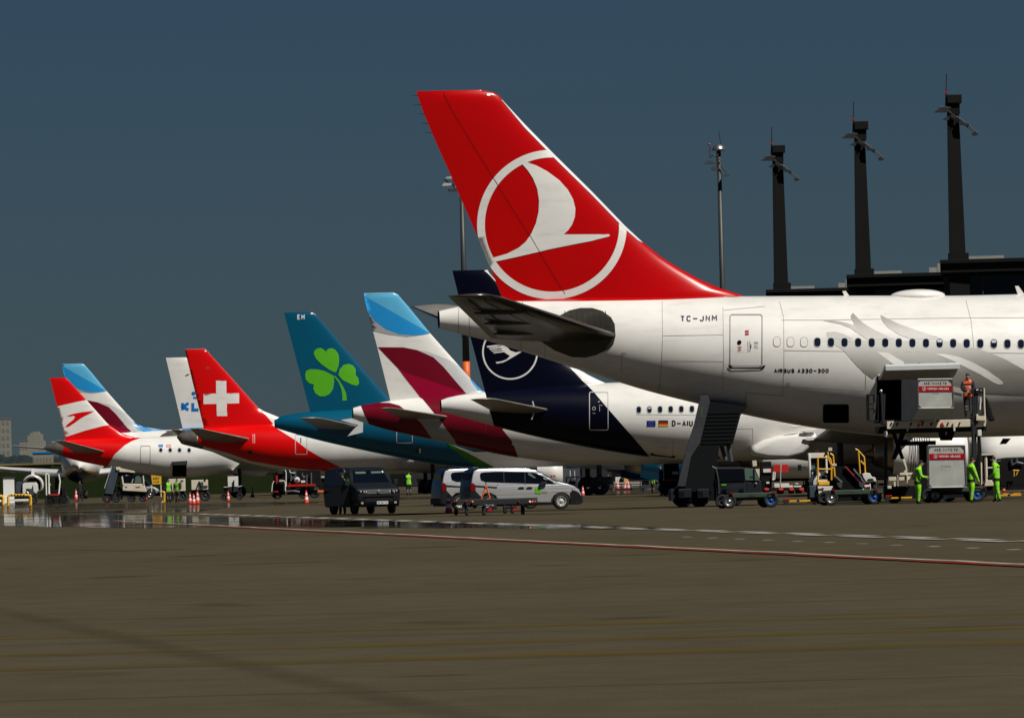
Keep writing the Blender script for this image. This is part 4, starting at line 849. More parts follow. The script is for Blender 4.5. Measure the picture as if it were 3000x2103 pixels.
A = EW = Airliner(1034, 52.5, 5.0, label='airliner with blue and burgundy leaf fin and burgundy rear, between teal and navy tails',
    top=[(1034, 1195), (1047, 1190), (1104, 1181), (1143, 1172), (1250, 1163), (1400, 1156)], bot=[(1034, 1225), (1047, 1232), (1083, 1243), (1161, 1267), (1247, 1282), (1308, 1297), (1403, 1318.5), (1512, 1340), (1672, 1358.6), (1800, 1363)], **A320)
A.body(M.white); A.fin(EFIN_LE, EFIN_TE, M.white); eurow_fin(A, lambda x, y: (x, y))
A.decal('fus', [[(1057, 1189), (1083, 1247), (1161, 1271), (1272, 1294), (1235, 1240), (1226, 1232), (1170, 1188), (1140, 1180), (1105, 1180)]], M.burg, 'burgundy_rear_paint', .014)
A.decal('fus', [[(1230, 1160), (1260, 1195), (1290, 1232), (1318, 1270), (1346, 1310), (1403, 1323), (1521, 1346), (1500, 1292), (1470, 1255), (1430, 1200), (1400, 1158)]], M.burg, 'burgundy_side_paint', .014)
A.decal('fus', [[(1222, 1230), (1290, 1232), (1318, 1270), (1348, 1310), (1310, 1302), (1272, 1294), (1240, 1250)]], M.grey, 'grey_side_paint', .013)
d = A.door(1423, 1200, 1472, 1276, M.crim, 2.2)
A.decal('fus', [rect(1500, 1296, 1506, 1303)], M.wink, 'marker', .02); A.decal('fus', [rect(1400, 1318, 1420, 1321)], M.sred, 'drain_cover', .02)
A.tailplane((1150, 1193), (1112, 1197), (1312, 1217), (1170, 1228), 6.2, 1.2)
a320_rest(A, M.white)
# ---------------------------------------------------------------- teal jet
A = EI = Airliner(806, 47.4, 5.0, label='teal airliner with a bright green clover on its fin',
    top=[(806, 1229), (817, 1221), (843, 1214.6), (909, 1205), (1017, 1199), (1150, 1193)], bot=[(806, 1253), (865, 1271), (926, 1288.5), (996, 1304), (1083, 1323), (1161, 1338.6), (1235, 1354), (1326, 1367)], **A320)
A.body(M.teal)
A.fin([(915, 915.7), (925, 920), (932, 928), (1048, 1062), (1113, 1135), (1135, 1160), (1165, 1190)], [(831.8, 915.7), (908.8, 1207)], M.teal)
A.decal('fin', [z3([(275, 405), (280, 383), (300, 368), (325, 366), (345, 378), (357, 392), (370, 372), (395, 367), (420, 378), (440, 405), (446, 440), (442, 485), (425, 528), (412, 528), (380, 512), (330, 478), (290, 438)]),
                z3([(217, 545), (225, 520), (250, 508), (300, 510), (350, 522), (408, 552), (412, 590), (405, 640), (382, 675), (350, 691), (315, 690), (285, 670), (272, 640), (276, 612), (245, 603), (222, 578)]),
                z3([(440, 548), (448, 510), (475, 480), (510, 473), (540, 484), (558, 510), (556, 546), (575, 570), (580, 605), (565, 620), (530, 612), (470, 582)]),
                z3([(410, 558), (440, 595), (460, 640), (468, 690), (466, 720), (497, 719), (492, 670), (470, 622), (442, 580), (418, 553)])], M.green, 'clover_emblem', .014)
A.decal('fin', stroke_text('EM', 871.5, 921.5, 893, 936, .2, gap=.3), M.wink, 'fin_letters', .014)
A.decal('fin', [rrect(911, 915.9, 917, 920, 1.5)], M.wink, 'navigation_lamp', .02)
A.decal('fus', [z4([(225, 1085), (275, 1105), (400, 1170), (540, 1240), (520, 1275), (430, 1250), (330, 1180), (260, 1125)])], M.dsw, 'green_swoosh', .014)
A.decal('fus', [z4([(262, 1105), (400, 1150), (600, 1150), (900, 1150), (1400, 1150), (1400, 1300), (560, 1300), (535, 1250), (400, 1176)])], M.white, 'white_belly_paint', .016)
A.door(1162, 1255, 1208, 1297, M.lgrey, 2.2)
A.decal('fus', [rect(1218, 1314, 1228, 1327)], M.ink, 'service_port', .014); A.decal('fus', [rect(1228, 1313, 1232, 1326)], M.wink, 'port_flap', .02)
A.tailplane((935, 1222), (876, 1227), (1062, 1243), (930, 1263), 6.2, 1.2)
part(A.T, 'tailplane_apron', M.lgrey, [('p', [(998, 1230), (1030, 1225), (1064, 1236), (1063, 1266), (1015, 1278), (1030, 1262), (1050, 1245)], -1.9, -1.7)])
a320_rest(A, M.teal, fm=M.white)
# ---------------------------------------------------------------- red jet with white cross
A = LX = Airliner(520, 37.4, 5.0, label='airliner with red tail bearing a white upright cross and a grey tail cone',
    top=[(520, 1276), (530, 1268), (560, 1257), (620, 1252), (700, 1246)], bot=[(520, 1284), (530, 1300), (623.7, 1323), (698, 1347), (773, 1368), (847, 1377), (952, 1386.5)], **A320)
A.body(M.white)
A.fin([(603, 1024), (608, 1028), (611, 1033), (668.5, 1095.6), (740, 1176), (762, 1200), (790, 1211), (817, 1222), (860, 1238)], [(541, 1023), (597.6, 1256)], M.white)
A.decal('fin', [[(535, 1018), (604, 1018), (614, 1030), (668.5, 1092), (765, 1200), (812, 1255), (812, 1290), (590, 1290)]], M.red2, 'red_fin_paint', .012)
A.decal('fin', [[(633, 1115), (663, 1115), (663.5, 1152), (700.7, 1151), (700.7, 1181), (664.5, 1182), (665.5, 1218.6), (635.7, 1218.6), (634.5, 1183), (596.5, 1183.5), (596.5, 1153.4), (633.5, 1152.5)]], M.white, 'white_cross', .018)
A.decal('fin', [rrect(600, 1026, 605, 1030, 1.5)], M.wink, 'navigation_lamp', .02)
A.decal('fin', [rect(603, 1076, 615, 1079)], M.steel, 'fin_scoop', .018)
A.decal('fus', [[(578, 1296), (585, 1240), (700, 1230), (790, 1236), (803, 1250), (866, 1289.5), (900, 1316), (941, 1340), (1000, 1369.7), (1060, 1390), (952, 1379), (847, 1369), (735, 1350), (668, 1327), (600, 1308)]], M.red2, 'red_rear_paint', .014)
A.decal('fus', [[(515, 1240), (520, 1300), (531, 1305), (590, 1320), (600, 1300), (578, 1296), (575, 1250)]], M.cone, 'tail_cone', .012)
d = A.door(865.5, 1273, 899.5, 1330, M.lgrey, 1.8, r=3); A.decal('fus', [rect(880, 1282, 882.5, 1298)], M.ink, 'door_handle', .02, parent=d)
A.decal('fus', outline([(741, 1272), (741, 1298)], 1) + outline([(746, 1272), (746, 1298)], 1), M.wink, 'rear_marking', .02); A.decal('fus', [rrect(726, 1318, 739, 1329, 4)], M.ink, 'round_vent', .02)
A.tailplane((585, 1255), (557, 1255), (736, 1281), (590, 1296), 6.2, 1.2)
a320_rest(A, M.white)
# ---------------------------------------------------------------- white jet with blue lettering behind the cross tail
A = KL = Airliner(466, 33.0, 5.0, label='airliner with white fin lettered in blue, half hidden behind the white-cross tail', length=37, wmax=1.9, zt=5.6, zb=1.6, tail_len=12,
    top=[(466, 1281), (475, 1272), (500, 1260), (536, 1254), (620, 1250)], bot=[(466, 1291), (489, 1301), (530, 1314), (623, 1337), (700, 1357), (780, 1370)])
A.body(M.lgrey); A.fin([(545.4, 1048), (556, 1056), (700, 1215), (740, 1240), (780, 1250)], [(485.8, 1048), (536, 1258)], M.white)
A.decal('fin', stroke_text('KLM', 531, 1176, 621, 1205, .30, gap=.15), M.kblue, 'fin_letters', .014)
A.decal('fin', [rrect(561, 1147, 573, 1158, 5.5), rect(566, 1162, 590, 1168), rrect(580, 1143, 592, 1155, 5)], M.kblue, 'crown_mark', .014)
A.decal('fin', [[(541, 1101), (548, 1096), (557, 1095), (549, 1101)]], M.steel, 'fin_scoop', .018)
A.decal('fus', [[(466, 1262), (468, 1294), (489, 1306), (530, 1318), (540, 1300), (535, 1262), (500, 1250)]], M.cone, 'tail_cone', .012)
A.decal('fus', [[(534, 1292), (620, 1310), (760, 1345), (760, 1240), (534, 1240)]], M.kblue, 'blue_upper_paint', .014)
A.tailplane((525, 1258), (503, 1260), (640, 1280), (540, 1296), 6.2, 1.2); A.wings(26, 18.4, 2.5, 18, 16.4, 4.6, 17, near=False); A.gear(18.5, 2.9, .55)
# ---------------------------------------------------------------- red-white-red jet and the far burgundy one
A = OS = Airliner(130.5, 35.5, 5.0, label='airliner with red and white banded tail carrying a red arrow, leftmost of the tails', length=37, wmax=1.55, zt=5.35, zb=1.95, tail_len=14,
    top=[(130.5, 1310), (139, 1303), (149, 1299), (175, 1290), (240, 1284), (420, 1282)], bot=[(130.5, 1316), (179, 1336), (239, 1353), (317, 1366), (373, 1380), (466, 1395), (559, 1401)])
A.body(M.white)
A.fin([(194, 1108.6), (200, 1112), (205, 1118), (253.6, 1172), (317, 1243), (362, 1272), (410, 1286)], [(145.8, 1107), (193, 1290)], M.red2)
A.decal('fin', [[(160, 1192), (195, 1184), (225, 1177), (262, 1170), (322, 1244), (300, 1248), (250, 1261), (188, 1281)]], M.white, 'white_band', .014)
A.decal('fin', [[(195.4, 1218.5), (208, 1214), (221, 1210.6), (240, 1207), (277, 1203.5), (268, 1209), (250, 1218), (237, 1225), (221, 1237), (201, 1250), (190, 1251), (198.4, 1242), (216, 1228), (220, 1220), (214.8, 1217.6), (205.8, 1220)]], M.red2, 'red_arrow', .02)
A.decal('fus', [[(184, 1340), (186, 1270), (300, 1262), (400, 1270), (412, 1283), (388, 1291), (365.4, 1304), (335.6, 1330.5), (313, 1368), (239, 1358)]], M.red2, 'red_rear_paint', .014)
A.decal('fus', [[(128, 1290), (128, 1320), (179, 1341), (186, 1341), (187, 1285), (160, 1285)]], M.cone, 'tail_cone', .012)
A.tailplane((185, 1291), (160, 1290), (306, 1319), (215, 1328), 6.0, 1.1)
A.door(412, 1306, 440, 1359, M.seam, 1.6, r=3)
A.windows([471, 498.5, 526, 554], 1318, 1318.5, 10, 12)
A.decal('fus', [rect(464, 1302, 478, 1309)], M.kblue, 'blue_flag', .016); A.decal('fus', [rect(486, 1302, 502, 1309)], M.wink, 'striped_flag', .016); A.decal('fus', [rect(486, 1302, 502, 1304.2), rect(486, 1306.8, 502, 1309)], M.rink, 'flag_stripes', .02)
A.decal('fus', [[(506, 1352), (547, 1350), (546, 1395), (504, 1395)]], M.dark, 'hold_opening', .02)
part(A.T, 'open_hold_door', M.steeld, [('p', [(505, 1352), (549, 1349), (548, 1362), (507, 1363)], -2.6, -1.2)], bevel=.03)
part(A.T, 'wing_root_flap', M.vwhite, [('p', [(676, 1376), (700, 1364), (735, 1357), (775, 1362), (792, 1374), (776, 1394), (740, 1396), (700, 1390)], -2.4, .5), ('p', [(776, 1373), (795, 1373), (790, 1381), (776, 1382)], -2.6, -.5)], smooth=True, bevel=.15)
A.gear(16, 2.9, .5); A.wings(21, 15.5, 2.3, 14.5, 13.2, 3.8, 14.3)
k = .665
f2 = lambda x, y: (181.6 + (x - 1066) * .672, 1066.5 + (y - 859) * .672)
A = E2 = Airliner(208, 32.2, 5.0, label='far airliner with light blue fin tip rising behind the red arrow tail',
    top=[(208, 1288), (250, 1272), (420, 1262), (505, 1258)], bot=[(208, 1296), (300, 1325), (420, 1350), (600, 1375)], **A320)
A.body(M.white); A.fin([f2(*p) for p in EFIN_LE[:6]] + [(402.7, 1244.8), (430, 1253), (505, 1262)], [f2(*p) for p in EFIN_TE[:2]] + [(236, 1272)], M.white); eurow_fin(A, f2)
A.decal('fin', [[(402, 1240), (425, 1272), (520, 1272), (505, 1255), (430, 1244)]], M.blue, 'blue_root', .02)
A.wings(26.2, 18.6, 2.75, 18.2, 16.4, 4.9, 17.0)
# ---------------------------------------------------------------- jet with yellow-lined belly, nose to the right, at far left
A = RY = Airliner(262, 28.7, -88.5, label='white and navy airliner facing the camera at far left, yellow line under its nose', length=38.5, wmax=1.88, zt=5.5, zb=1.55, tail_len=2,
    top=[(262, 1200), (263, 1200)], bot=[(262, 1300), (263, 1300)])
A.top_ = [(0, 5.0), (11, 5.5), (38.5, 5.5)]; A.bot_ = [(0, 4.3), (13, 1.6), (38.5, 1.6)]
A.body(M.white)
def ry_side(A, p0, p1, m, nm, off, sy=1):
    mb = MB(); S = A.stations(13, A.L - .25, .5)
    for u in S:
        for k in range(9): q = A.f_inv(u, p0 + (p1 - p0) * k / 8, off); mb.v.append((q[0], q[1] * sy, q[2]))
    for j in range(len(S) - 1):
        for k in range(8): mb.f.append((j * 9 + k, (j + 1) * 9 + k, (j + 1) * 9 + k + 1, j * 9 + k + 1))
    mb.done(nm, m, A.root, smooth=True)
M.rnavy = mat('belly_navy', (0.006, 0.012, 0.06), .3)
for sy in (1, -1): ry_side(A, -90, -40, M.rnavy, 'blue_belly_paint', .012, sy); ry_side(A, -40, -31, M.yellow, 'yellow_line', .014, sy)
A.wings(23.5, 16, 2.5, 15.3, 13.6, 4.2, 17, M.lgrey); A.engine(20.8, 25.2, -5.0, 1.45, 1.08, M.white); A.engine(20.8, 25.2, 5.0, 1.45, 1.08, M.white); A.gear(17.5, 2.9, .55); A.gear(34, 0, .38, True)
for sy in (-1, 1): A.airfoil_loft([(5.5, 1.5, sy * .4, 4.7), (2.2, .6, sy * 7.6, 5.5)], M.lgrey, 'tailplane', .10)
A.airfoil_loft([(8.5, 1, 0, 5.0)], M.white, 'x') if False else None
mb = MB(); mb.add([(9.5, -.25, 5.2), (9.5, .25, 5.2), (2, -.25, 4.9), (2, .25, 4.9), (2.2, -.1, 12), (2.2, .1, 12), (.4, -.1, 12), (.4, .1, 12)], [(0, 1, 5, 4), (2, 3, 7, 6), (0, 4, 6, 2), (1, 3, 7, 5), (4, 5, 7, 6)]); mb.done('vertical_fin', M.rnavy, A.root)
# ================================================================ GROUND VEHICLES AND EQUIPMENT
def TH(px, yc, name, label, cat, a=0.0, group=None):
    T = Fr(px, s_at(px, yc), math.radians(a)); thing(T, name, label, cat, group); return T
def wheel(T, px, py_c, r, n, w, hub=None, name='wheel', rimr=.6, holes=True):
    """wheel with its axis along local y; contact pixel py_c, near face at depth n"""
    u, _ = T.uz(px, py_c, n); mb = MB(); mb.lathe((u, n, r), (0, 1, 0), [(0.03, r * rimr), (0, r * .72), (.0, r * .88), (.03, r), (w - .03, r), (w, r * .88), (w, r * .2)], 28); wh = mb.done(name, M.rubber, T.root, smooth=True)
    mb = MB(); mb.lathe((u, n, r), (0, 1, 0), [(.02, .0), (.02, r * .16), (.035, r * .18), (.075, r * .40), (.05, r * .52), (.03, r * .56), (.015, r * rimr), (.03, r * (rimr + .03))], 28); rim = mb.done('rim', hub or M.steeld, wh, smooth=True)
    if hub and holes:
        mb = MB()
        for i in range(9): t = 2 * math.pi * i / 9; mb.cyl((u + r * .46 * math.cos(t), n + .035, r + r * .46 * math.sin(t)), (u + r * .46 * math.cos(t), n + .05, r + r * .46 * math.sin(t)), r * .055, n=8)
        mb.done('rim_holes', M.dark, wh)
    return wh
def label_text(T, s, x0, y0, x1, y1, yl, m, name, bold=.02, parent=None):
    P, fs = [], []
    if all(c in GL or c == ' ' for c in s):
        for _, V_, F_ in stroke_text(s, x0, y0, x1, y1, .2, gap=.26):
            k = len(P); P += [(lambda q: (q[0], yl, q[1]))(T.uz(a, b, yl)) for a, b in V_]; fs += [tuple(i + k for i in f) for f in F_]
    else:
        vs, fs = textmesh(s, 0)
        for a, b in vs: u, z = T.uz(x0 + (x1 - x0) * a, y1 + (y0 - y1) * b, yl); P.append((u, yl, z))
    me = bpy.data.meshes.new(name); me.from_pydata(P, [], fs); return link(name, me, m, parent or T.root)
def fit_body(T, prof, y0, y1, m, name, tum=.14, zt=1.1, roofm=None, parent=None):
    """car body: side profile (u,z) extruded from y0 to y1, curved sides (tumblehome above zt, tuck-in below), rounded edges"""
    zmax = max(z for _, z in prof); ym = (y0 + y1) / 2
    def yy(z, y):
        k = max(0, (z - zt) / (zmax - zt)) ** 1.4 * tum; d = (z - .95) / .75; k += .085 * d * d if z < .95 else 0
        if .93 < z < 1.0: k -= .012
        return y + (ym - y) * k
    Q = []
    for a, b in zip(prof, prof[1:] + prof[:1]):
        k = max(1, int(math.hypot(b[0] - a[0], b[1] - a[1]) / .2)); Q += [(a[0] + (b[0] - a[0]) * i / k, a[1] + (b[1] - a[1]) * i / k) for i in range(k)]
    n = len(Q); area = sum(Q[i][0] * Q[(i + 1) % n][1] - Q[(i + 1) % n][0] * Q[i][1] for i in range(n)); sg = 1 if area > 0 else -1
    def inset(d):
        out = []
        for i in range(n):
            p, q = Vector(Q[i - 1]), Vector(Q[(i + 1) % n]); t = (q - p).normalized(); out.append((Q[i][0] - sg * t.y * d, Q[i][1] + sg * t.x * d))
        return out
    lay = [(0.0, .055), (.010, .025), (.03, .006), (.07, 0), (.5, -.0), (.93, 0), (.97, .006), (.99, .025), (1.0, .055)]; mb = MB()
    for f, d in lay:
        for u, z in inset(d): ya, yb = yy(z, y0), yy(z, y1); mb.v.append((u, ya + (yb - ya) * f, z))
    for j in range(len(lay) - 1):
        for i in range(n): mb.f.append((j * n + i, (j + 1) * n + i, (j + 1) * n + (i + 1) % n, j * n + (i + 1) % n))
    o = mb.done(name, [m] + ([roofm] if roofm else []), parent or T.root, smooth=True)
    bm = bmesh.new(); bm.from_mesh(o.data); nf = len(bm.faces)
    for y in (y0, y1):
        b2 = bmesh.new(); vs = [b2.verts.new((u, 0, z)) for u, z in inset(.055)]; b2.faces.new(vs); b2.normal_update()
        z = min(v.co.z for v in b2.verts)
        while z < zmax: z += .07; bmesh.ops.bisect_plane(b2, geom=b2.verts[:] + b2.edges[:] + b2.faces[:], plane_co=(0, 0, z), plane_no=(0, 0, 1))
        b2.normal_update(); mp = {v: bm.verts.new((v.co.x, yy(v.co.z, y), v.co.z)) for v in b2.verts}
        for f in b2.faces: g_ = bm.faces.new([mp[v] for v in f.verts]); g_.smooth = True
        b2.free()
    bmesh.ops.remove_doubles(bm, verts=bm.verts[:], dist=.0005); bmesh.ops.recalc_face_normals(bm, faces=bm.faces[:])
    for f in bm.faces:
        f.smooth = True
        if roofm and (abs(f.normal.z) > .5 and f.calc_center_median().z > zt or (f.normal.x < -.5 and f.calc_center_median().z > .5)): f.material_index = 1
    bm.to_mesh(o.data); bm.free()
    return o, yy
# ---- two silver vans
def silver_van(px, yc, dx, dy, k, label, full, group):
    f = lambda L: [((x - 1646) * k + px, (y - 1491) * k + yc) for x, y in L]
    T = Fr(px, s_at(px, yc), math.radians(15)); thing(T, 'silver_van', label, 'van', group)
    P = f([(1378, 1478), (1377, 1440), (1380, 1414), (1385, 1390), (1391, 1376), (1402, 1371.5), (1440, 1369.5), (1500, 1368.5), (1550, 1369.5), (1573, 1374.5), (1592, 1385), (1612, 1397), (1634, 1409), (1660, 1415), (1682, 1423), (1697, 1433), (1704, 1447), (1707, 1462), (1706, 1471), (1697, 1477)])
    P += f([(1672, 1477), (1672, 1466), (1666, 1453), (1656, 1446), (1646, 1444), (1635, 1446), (1625, 1452), (1618, 1463), (1617, 1477), (1460, 1477), (1458, 1464), (1450, 1452), (1436, 1446), (1422, 1447), (1412, 1456), (1409, 1466), (1408, 1478)])
    prof = [T.uz(x, y, 0) for x, y in P]; prof = [(u, max(z, .22)) for u, z in prof]
    b, yy = fit_body(T, prof, 0, 1.8, M.silver, 'body', roofm=M.vroof)
    part(T, 'underbody', M.plast, [('b', *f([(1380, 1440)])[0], *f([(1700, 1476)])[0], .12, 1.7)])
    def pane(pts, name, m, off=-.012, par=None):
        mb = MB(); q = [T.uz(x, y, 0) for x, y in f(pts)]; mb.add([(u, yy(z, 0) + off, z) for u, z in q], [tuple(range(len(q)))])
        mb2 = MB(); q3 = [(u, yy(z, 0) + off, z) for u, z in q]; nq = len(q3); mb2.add(q3 + [(x, y + .03, z) for x, y, z in q3], [tuple(range(nq))] + [(i, nq + i, nq + (i + 1) % nq, (i + 1) % nq) for i in range(nq)])
        return mb2.done(name, m, par or T.root)
    w = pane([(1406.6, 1392), (1409.5, 1385), (1418, 1383), (1447, 1381), (1476, 1380.5), (1476, 1413.5), (1422, 1411), (1409, 1406)], 'window', M.glass)
    w = pane([(1478, 1380.5), (1521, 1380.7), (1537, 1381.5), (1537, 1415), (1478, 1413.5)], 'window', M.glass)
    w = pane([(1540, 1381.7), (1558, 1383), (1571, 1385.5), (1595, 1397), (1612, 1407), (1628.6, 1417), (1540, 1415.3)], 'window', M.glass)
    for px_ in ((1476, 1380.6, 1413.4), (1538, 1381.6, 1415.2)): pane([(px_[0] - .6, px_[1]), (px_[0] + 2.2, px_[1]), (px_[0] + 2.2, px_[2]), (px_[0] - .6, px_[2])], 'window_pillar', M.plast, -.016)
    pane([(1547, 1385), (1553, 1384), (1568, 1396), (1570, 1401), (1563, 1399), (1549, 1391)], 'sun_visor', M.gglass, -.018, w)
    pane([(1392.5, 1421), (1456, 1425.5), (1456, 1428.5), (1392.5, 1426)], 'slide_rail', M.plast, -.02)
    pane([(1378, 1438), (1393, 1438), (1402, 1447), (1411, 1456), (1408.5, 1476), (1378, 1476)], 'rear_cladding', M.plast, -.02)
    pane([(1378.5, 1414), (1386, 1415), (1393, 1421), (1393, 1438), (1379, 1438)], 'tail_lamp', M.tail, -.03)
    pane([(1670, 1443), (1678, 1435.6), (1686, 1437), (1697, 1444), (1703, 1453), (1705, 1470), (1697, 1476), (1674, 1477)], 'bumper_side', M.plast, -.02)
    pane([(1460, 1470), (1617, 1470), (1617, 1477), (1460, 1477)], 'sill', M.plast, -.015)
    h = pane([(1674, 1431), (1684, 1433), (1690, 1438), (1680, 1436)], 'headlamp', M.lamp, -.02)
    part(T, 'front_bumper', M.plast, [('p', f([(1684, 1437), (1700, 1442), (1708, 1456), (1709, 1470), (1700, 1477), (1684, 1477)]), .04, 1.76)], bevel=.04)
    part(T, 'rear_bumper', M.plast, [('p', f([(1374, 1460), (1384, 1460), (1384, 1479), (1374, 1479)]), .05, 1.75)], bevel=.03)
    part(T, 'tow_bar', M.steeld, [('t3', [(*f([(1378, 1474)])[0], .6), (*f([(1364, 1472)])[0], .6), (*f([(1366, 1482)])[0], .6), (*f([(1378, 1484)])[0], .6)], .025)])
    u0, z0 = T.uz(*f([(1384, 1412)])[0], 0); (mb := MB()).box(u0 - .03, u0 + .06, .3, 1.5, z0, z0 + .38); mb.done('rear_window', M.glass, T.root)
    for x0, x1 in ((1518, 1536), (1542, 1560)): pane([(x0, 1428), (x0 + 5, 1426), (x1 - 5, 1426), (x1, 1428), (x1 - 4, 1430), (x0 + 4, 1430)], 'door_handle', M.plast, -.04)
    for x in (1456.5, 1538.8, 1616.5): pane([(x, 1418), (x + .9, 1418), (x + 1.4 + (3 if x < 1500 else 0), 1470), (x + .4 + (3 if x < 1500 else 0), 1470)], 'door_seam', M.plast, -.008)
    part(T, 'wing_mirror', M.plast, [('p', f([(1580, 1419), (1586, 1412), (1600, 1411), (1603, 1417), (1583, 1425)]), -.13, -.02)], bevel=.02)
    wheel(T, *f([(1646, 1491)])[0], .335, .03, .24, M.alu); wheel(T, *f([(1434, 1491)])[0], .335, .03, .24, M.alu)
    wheel(T, *f([(1646, 1491)])[0], .335, 1.5, .24); wheel(T, *f([(1434, 1491)])[0], .335, 1.5, .24)
    if full:
        sq = pane([(1568, 1429), (1585, 1429), (1585, 1445), (1568, 1445)], 'green_logo_square', M.green, -.02)
        for s, a, b_ in (('Airport', 1437, 1440.5), ('Service', 1441.5, 1445)): label_text(T, s, *f([(1587, a)])[0], *f([(1603, b_)])[0], -.008, M.ink, 'door_lettering')
    return T
silver_van(1646, 1491, 0, 0, 1, 'silver crew van with dark blue roof and a green square logo on its front door', True, 'silver vans parked nose to tail')
silver_van(1556, 1489, 0, 0, .98, 'silver van half hidden behind the van with the green square logo, red cone beside it', False, 'silver vans parked nose to tail')
# ---- dark van, front three-quarter
T = Fr(1111, s_at(1111, 1504), math.radians(-72)); thing(T, 'dark_van', 'dark grey van with its front towards the camera and the passenger door swung open', 'van')
L_, W_ = 4.9, 1.9
prof = [(0, .3), (.02, .62), (-.02 + .0, .78), (.06, 1.0), (.22, 1.12), (.95, 1.28), (1.55, 1.86), (1.85, 1.95), (3.2, 1.98), (4.6, 1.93), (4.85, 1.75), (4.9, .9), (4.88, .3)]
prof = [(-x, z) for x, z in prof]                    # nose at u = 0, body behind it
b, yy = fit_body(T, prof[::-1], -W_ / 2, W_ / 2, M.vdark, 'body', tum=.16)
def fq(name, pts, m, par=None, d=.012):              # patch on the front surface: (y, z) with the nose profile
    fp = sorted([(z, x) for x, z in prof[1:7]])
    q = [(lin(fp, z) + d, y, z) for y, z in pts]; n = len(q); mb = MB(); mb.add(q + [(x - .03, y, z) for x, y, z in q], [tuple(range(n))] + [(i, (i + 1) % n, n + (i + 1) % n, n + i) for i in range(n)]); return mb.done(name, m, par or T.root)
ws = fq('windscreen', [(-.80, 1.32), (.80, 1.32), (.66, 1.84), (-.66, 1.84)], M.glass)
for s_ in (-1, 1): fq('sun_visor', [(s_ * .58, 1.78), (s_ * .12, 1.78), (s_ * .12, 1.70), (s_ * .56, 1.70)], M.gglass, ws, .02)
fq('sticker', [(.60, 1.72), (.66, 1.72), (.66, 1.79), (.60, 1.79)], M.wink, ws, .02)
gr = fq('grille', [(-.5, .84), (.5, .84), (.5, 1.0), (-.5, 1.0)], M.plast, None, .02)
for z in (.87, .93, .985): fq('grille_bar', [(-.5, z - .006), (.5, z - .006), (.5, z + .006), (-.5, z + .006)], M.alug, gr, .028)
mb = MB(); mb.lathe((.02, 0, .92), (1, 0, 0), [(0, .075), (.03, .075), (.035, .06), (.03, 0)], 20); mb.done('badge', M.steel, gr)
for s_ in (-1, 1):
    h = fq('headlamp', [(s_ * .54, .86), (s_ * .90, .86), (s_ * .92, .98), (s_ * .54, 1.0)], M.glass, None, .02)
    mb = MB(); mb.ball((.03, s_ * .64, .93), .05); mb.ball((.0, s_ * .78, .93), .045); mb.done('lamp_bulb', M.lamp, h)
    fq('indicator', [(s_ * .60, .865), (s_ * .70, .865), (s_ * .70, .89), (s_ * .60, .89)], M.amber, h, .04)
    fq('fog_lamp', [(s_ * .68, .42), (s_ * .78, .42), (s_ * .78, .5), (s_ * .68, .5)], M.lamp, None, .02)
    mb = MB(); mb.box(-1.15, -1.0, s_ * .98, s_ * 1.17, 1.2, 1.42); mb.tube([(-1.1, s_ * .9, 1.22), (-1.08, s_ * 1.02, 1.28)], .03); mb.done('wing_mirror', M.plast, T.root, bevel=.04)
    for x in (-.85, -3.85):
        mb = MB(); r = .34; n0 = s_ * .93; mb.lathe((x, n0, r), (0, -s_, 0), [(0, r * .6), (0, r * .88), (.03, r), (.2, r), (.23, r * .8), (.23, .02)], 24); mb.lathe((x, n0, r), (0, -s_, 0), [(.02, 0), (.03, r * .6)], 18); mb.done('wheel', M.rubber, T.root, smooth=True)
fq('bumper_intake', [(-.62, .5), (.62, .5), (.58, .66), (-.58, .66)], M.plast, None, .02)
fq('bumper_trim', [(-.66, .72), (.66, .72), (.66, .745), (-.66, .745)], M.steeld, None, .03)
pl = fq('number_plate', [(-.12, .40), (.40, .40), (.40, .52), (-.12, .52)], M.wink, None, .03); fq('plate_band', [(-.12, .40), (-.075, .40), (-.075, .52), (-.12, .52)], M.kblue, pl, .036)
vs, fs = textmesh('OP ZO 710', .03); me = bpy.data.meshes.new('plate_lettering'); me.from_pydata([(.036 + lin(sorted([(z, x) for x, z in prof[1:7]]), .46), -.06 + .43 * a, .425 + .07 * b) for a, b in vs], [], fs); link('plate_lettering', me, M.ink, pl)
for (x0, x1) in ((-1.35, -2.1), (-2.25, -3.3), (-3.4, -4.6)):
    for s_ in (-1, 1):
        mb = MB(); q = [(x, s_ * (abs(yy(z, .95)) + .012), z) for x, z in ((x0, 1.22), (x1, 1.22), (x1, 1.74), (x0 - (.3 if x0 == -1.35 else 0), 1.74))]; mb.add(q, [(0, 1, 2, 3)]); mb.done('side_window', M.glass, T.root)
mb = MB(); mb.box(-1.9, -.9, -.93, -.86, .42, 1.1); mb.done('door_opening', M.dark, T.root)
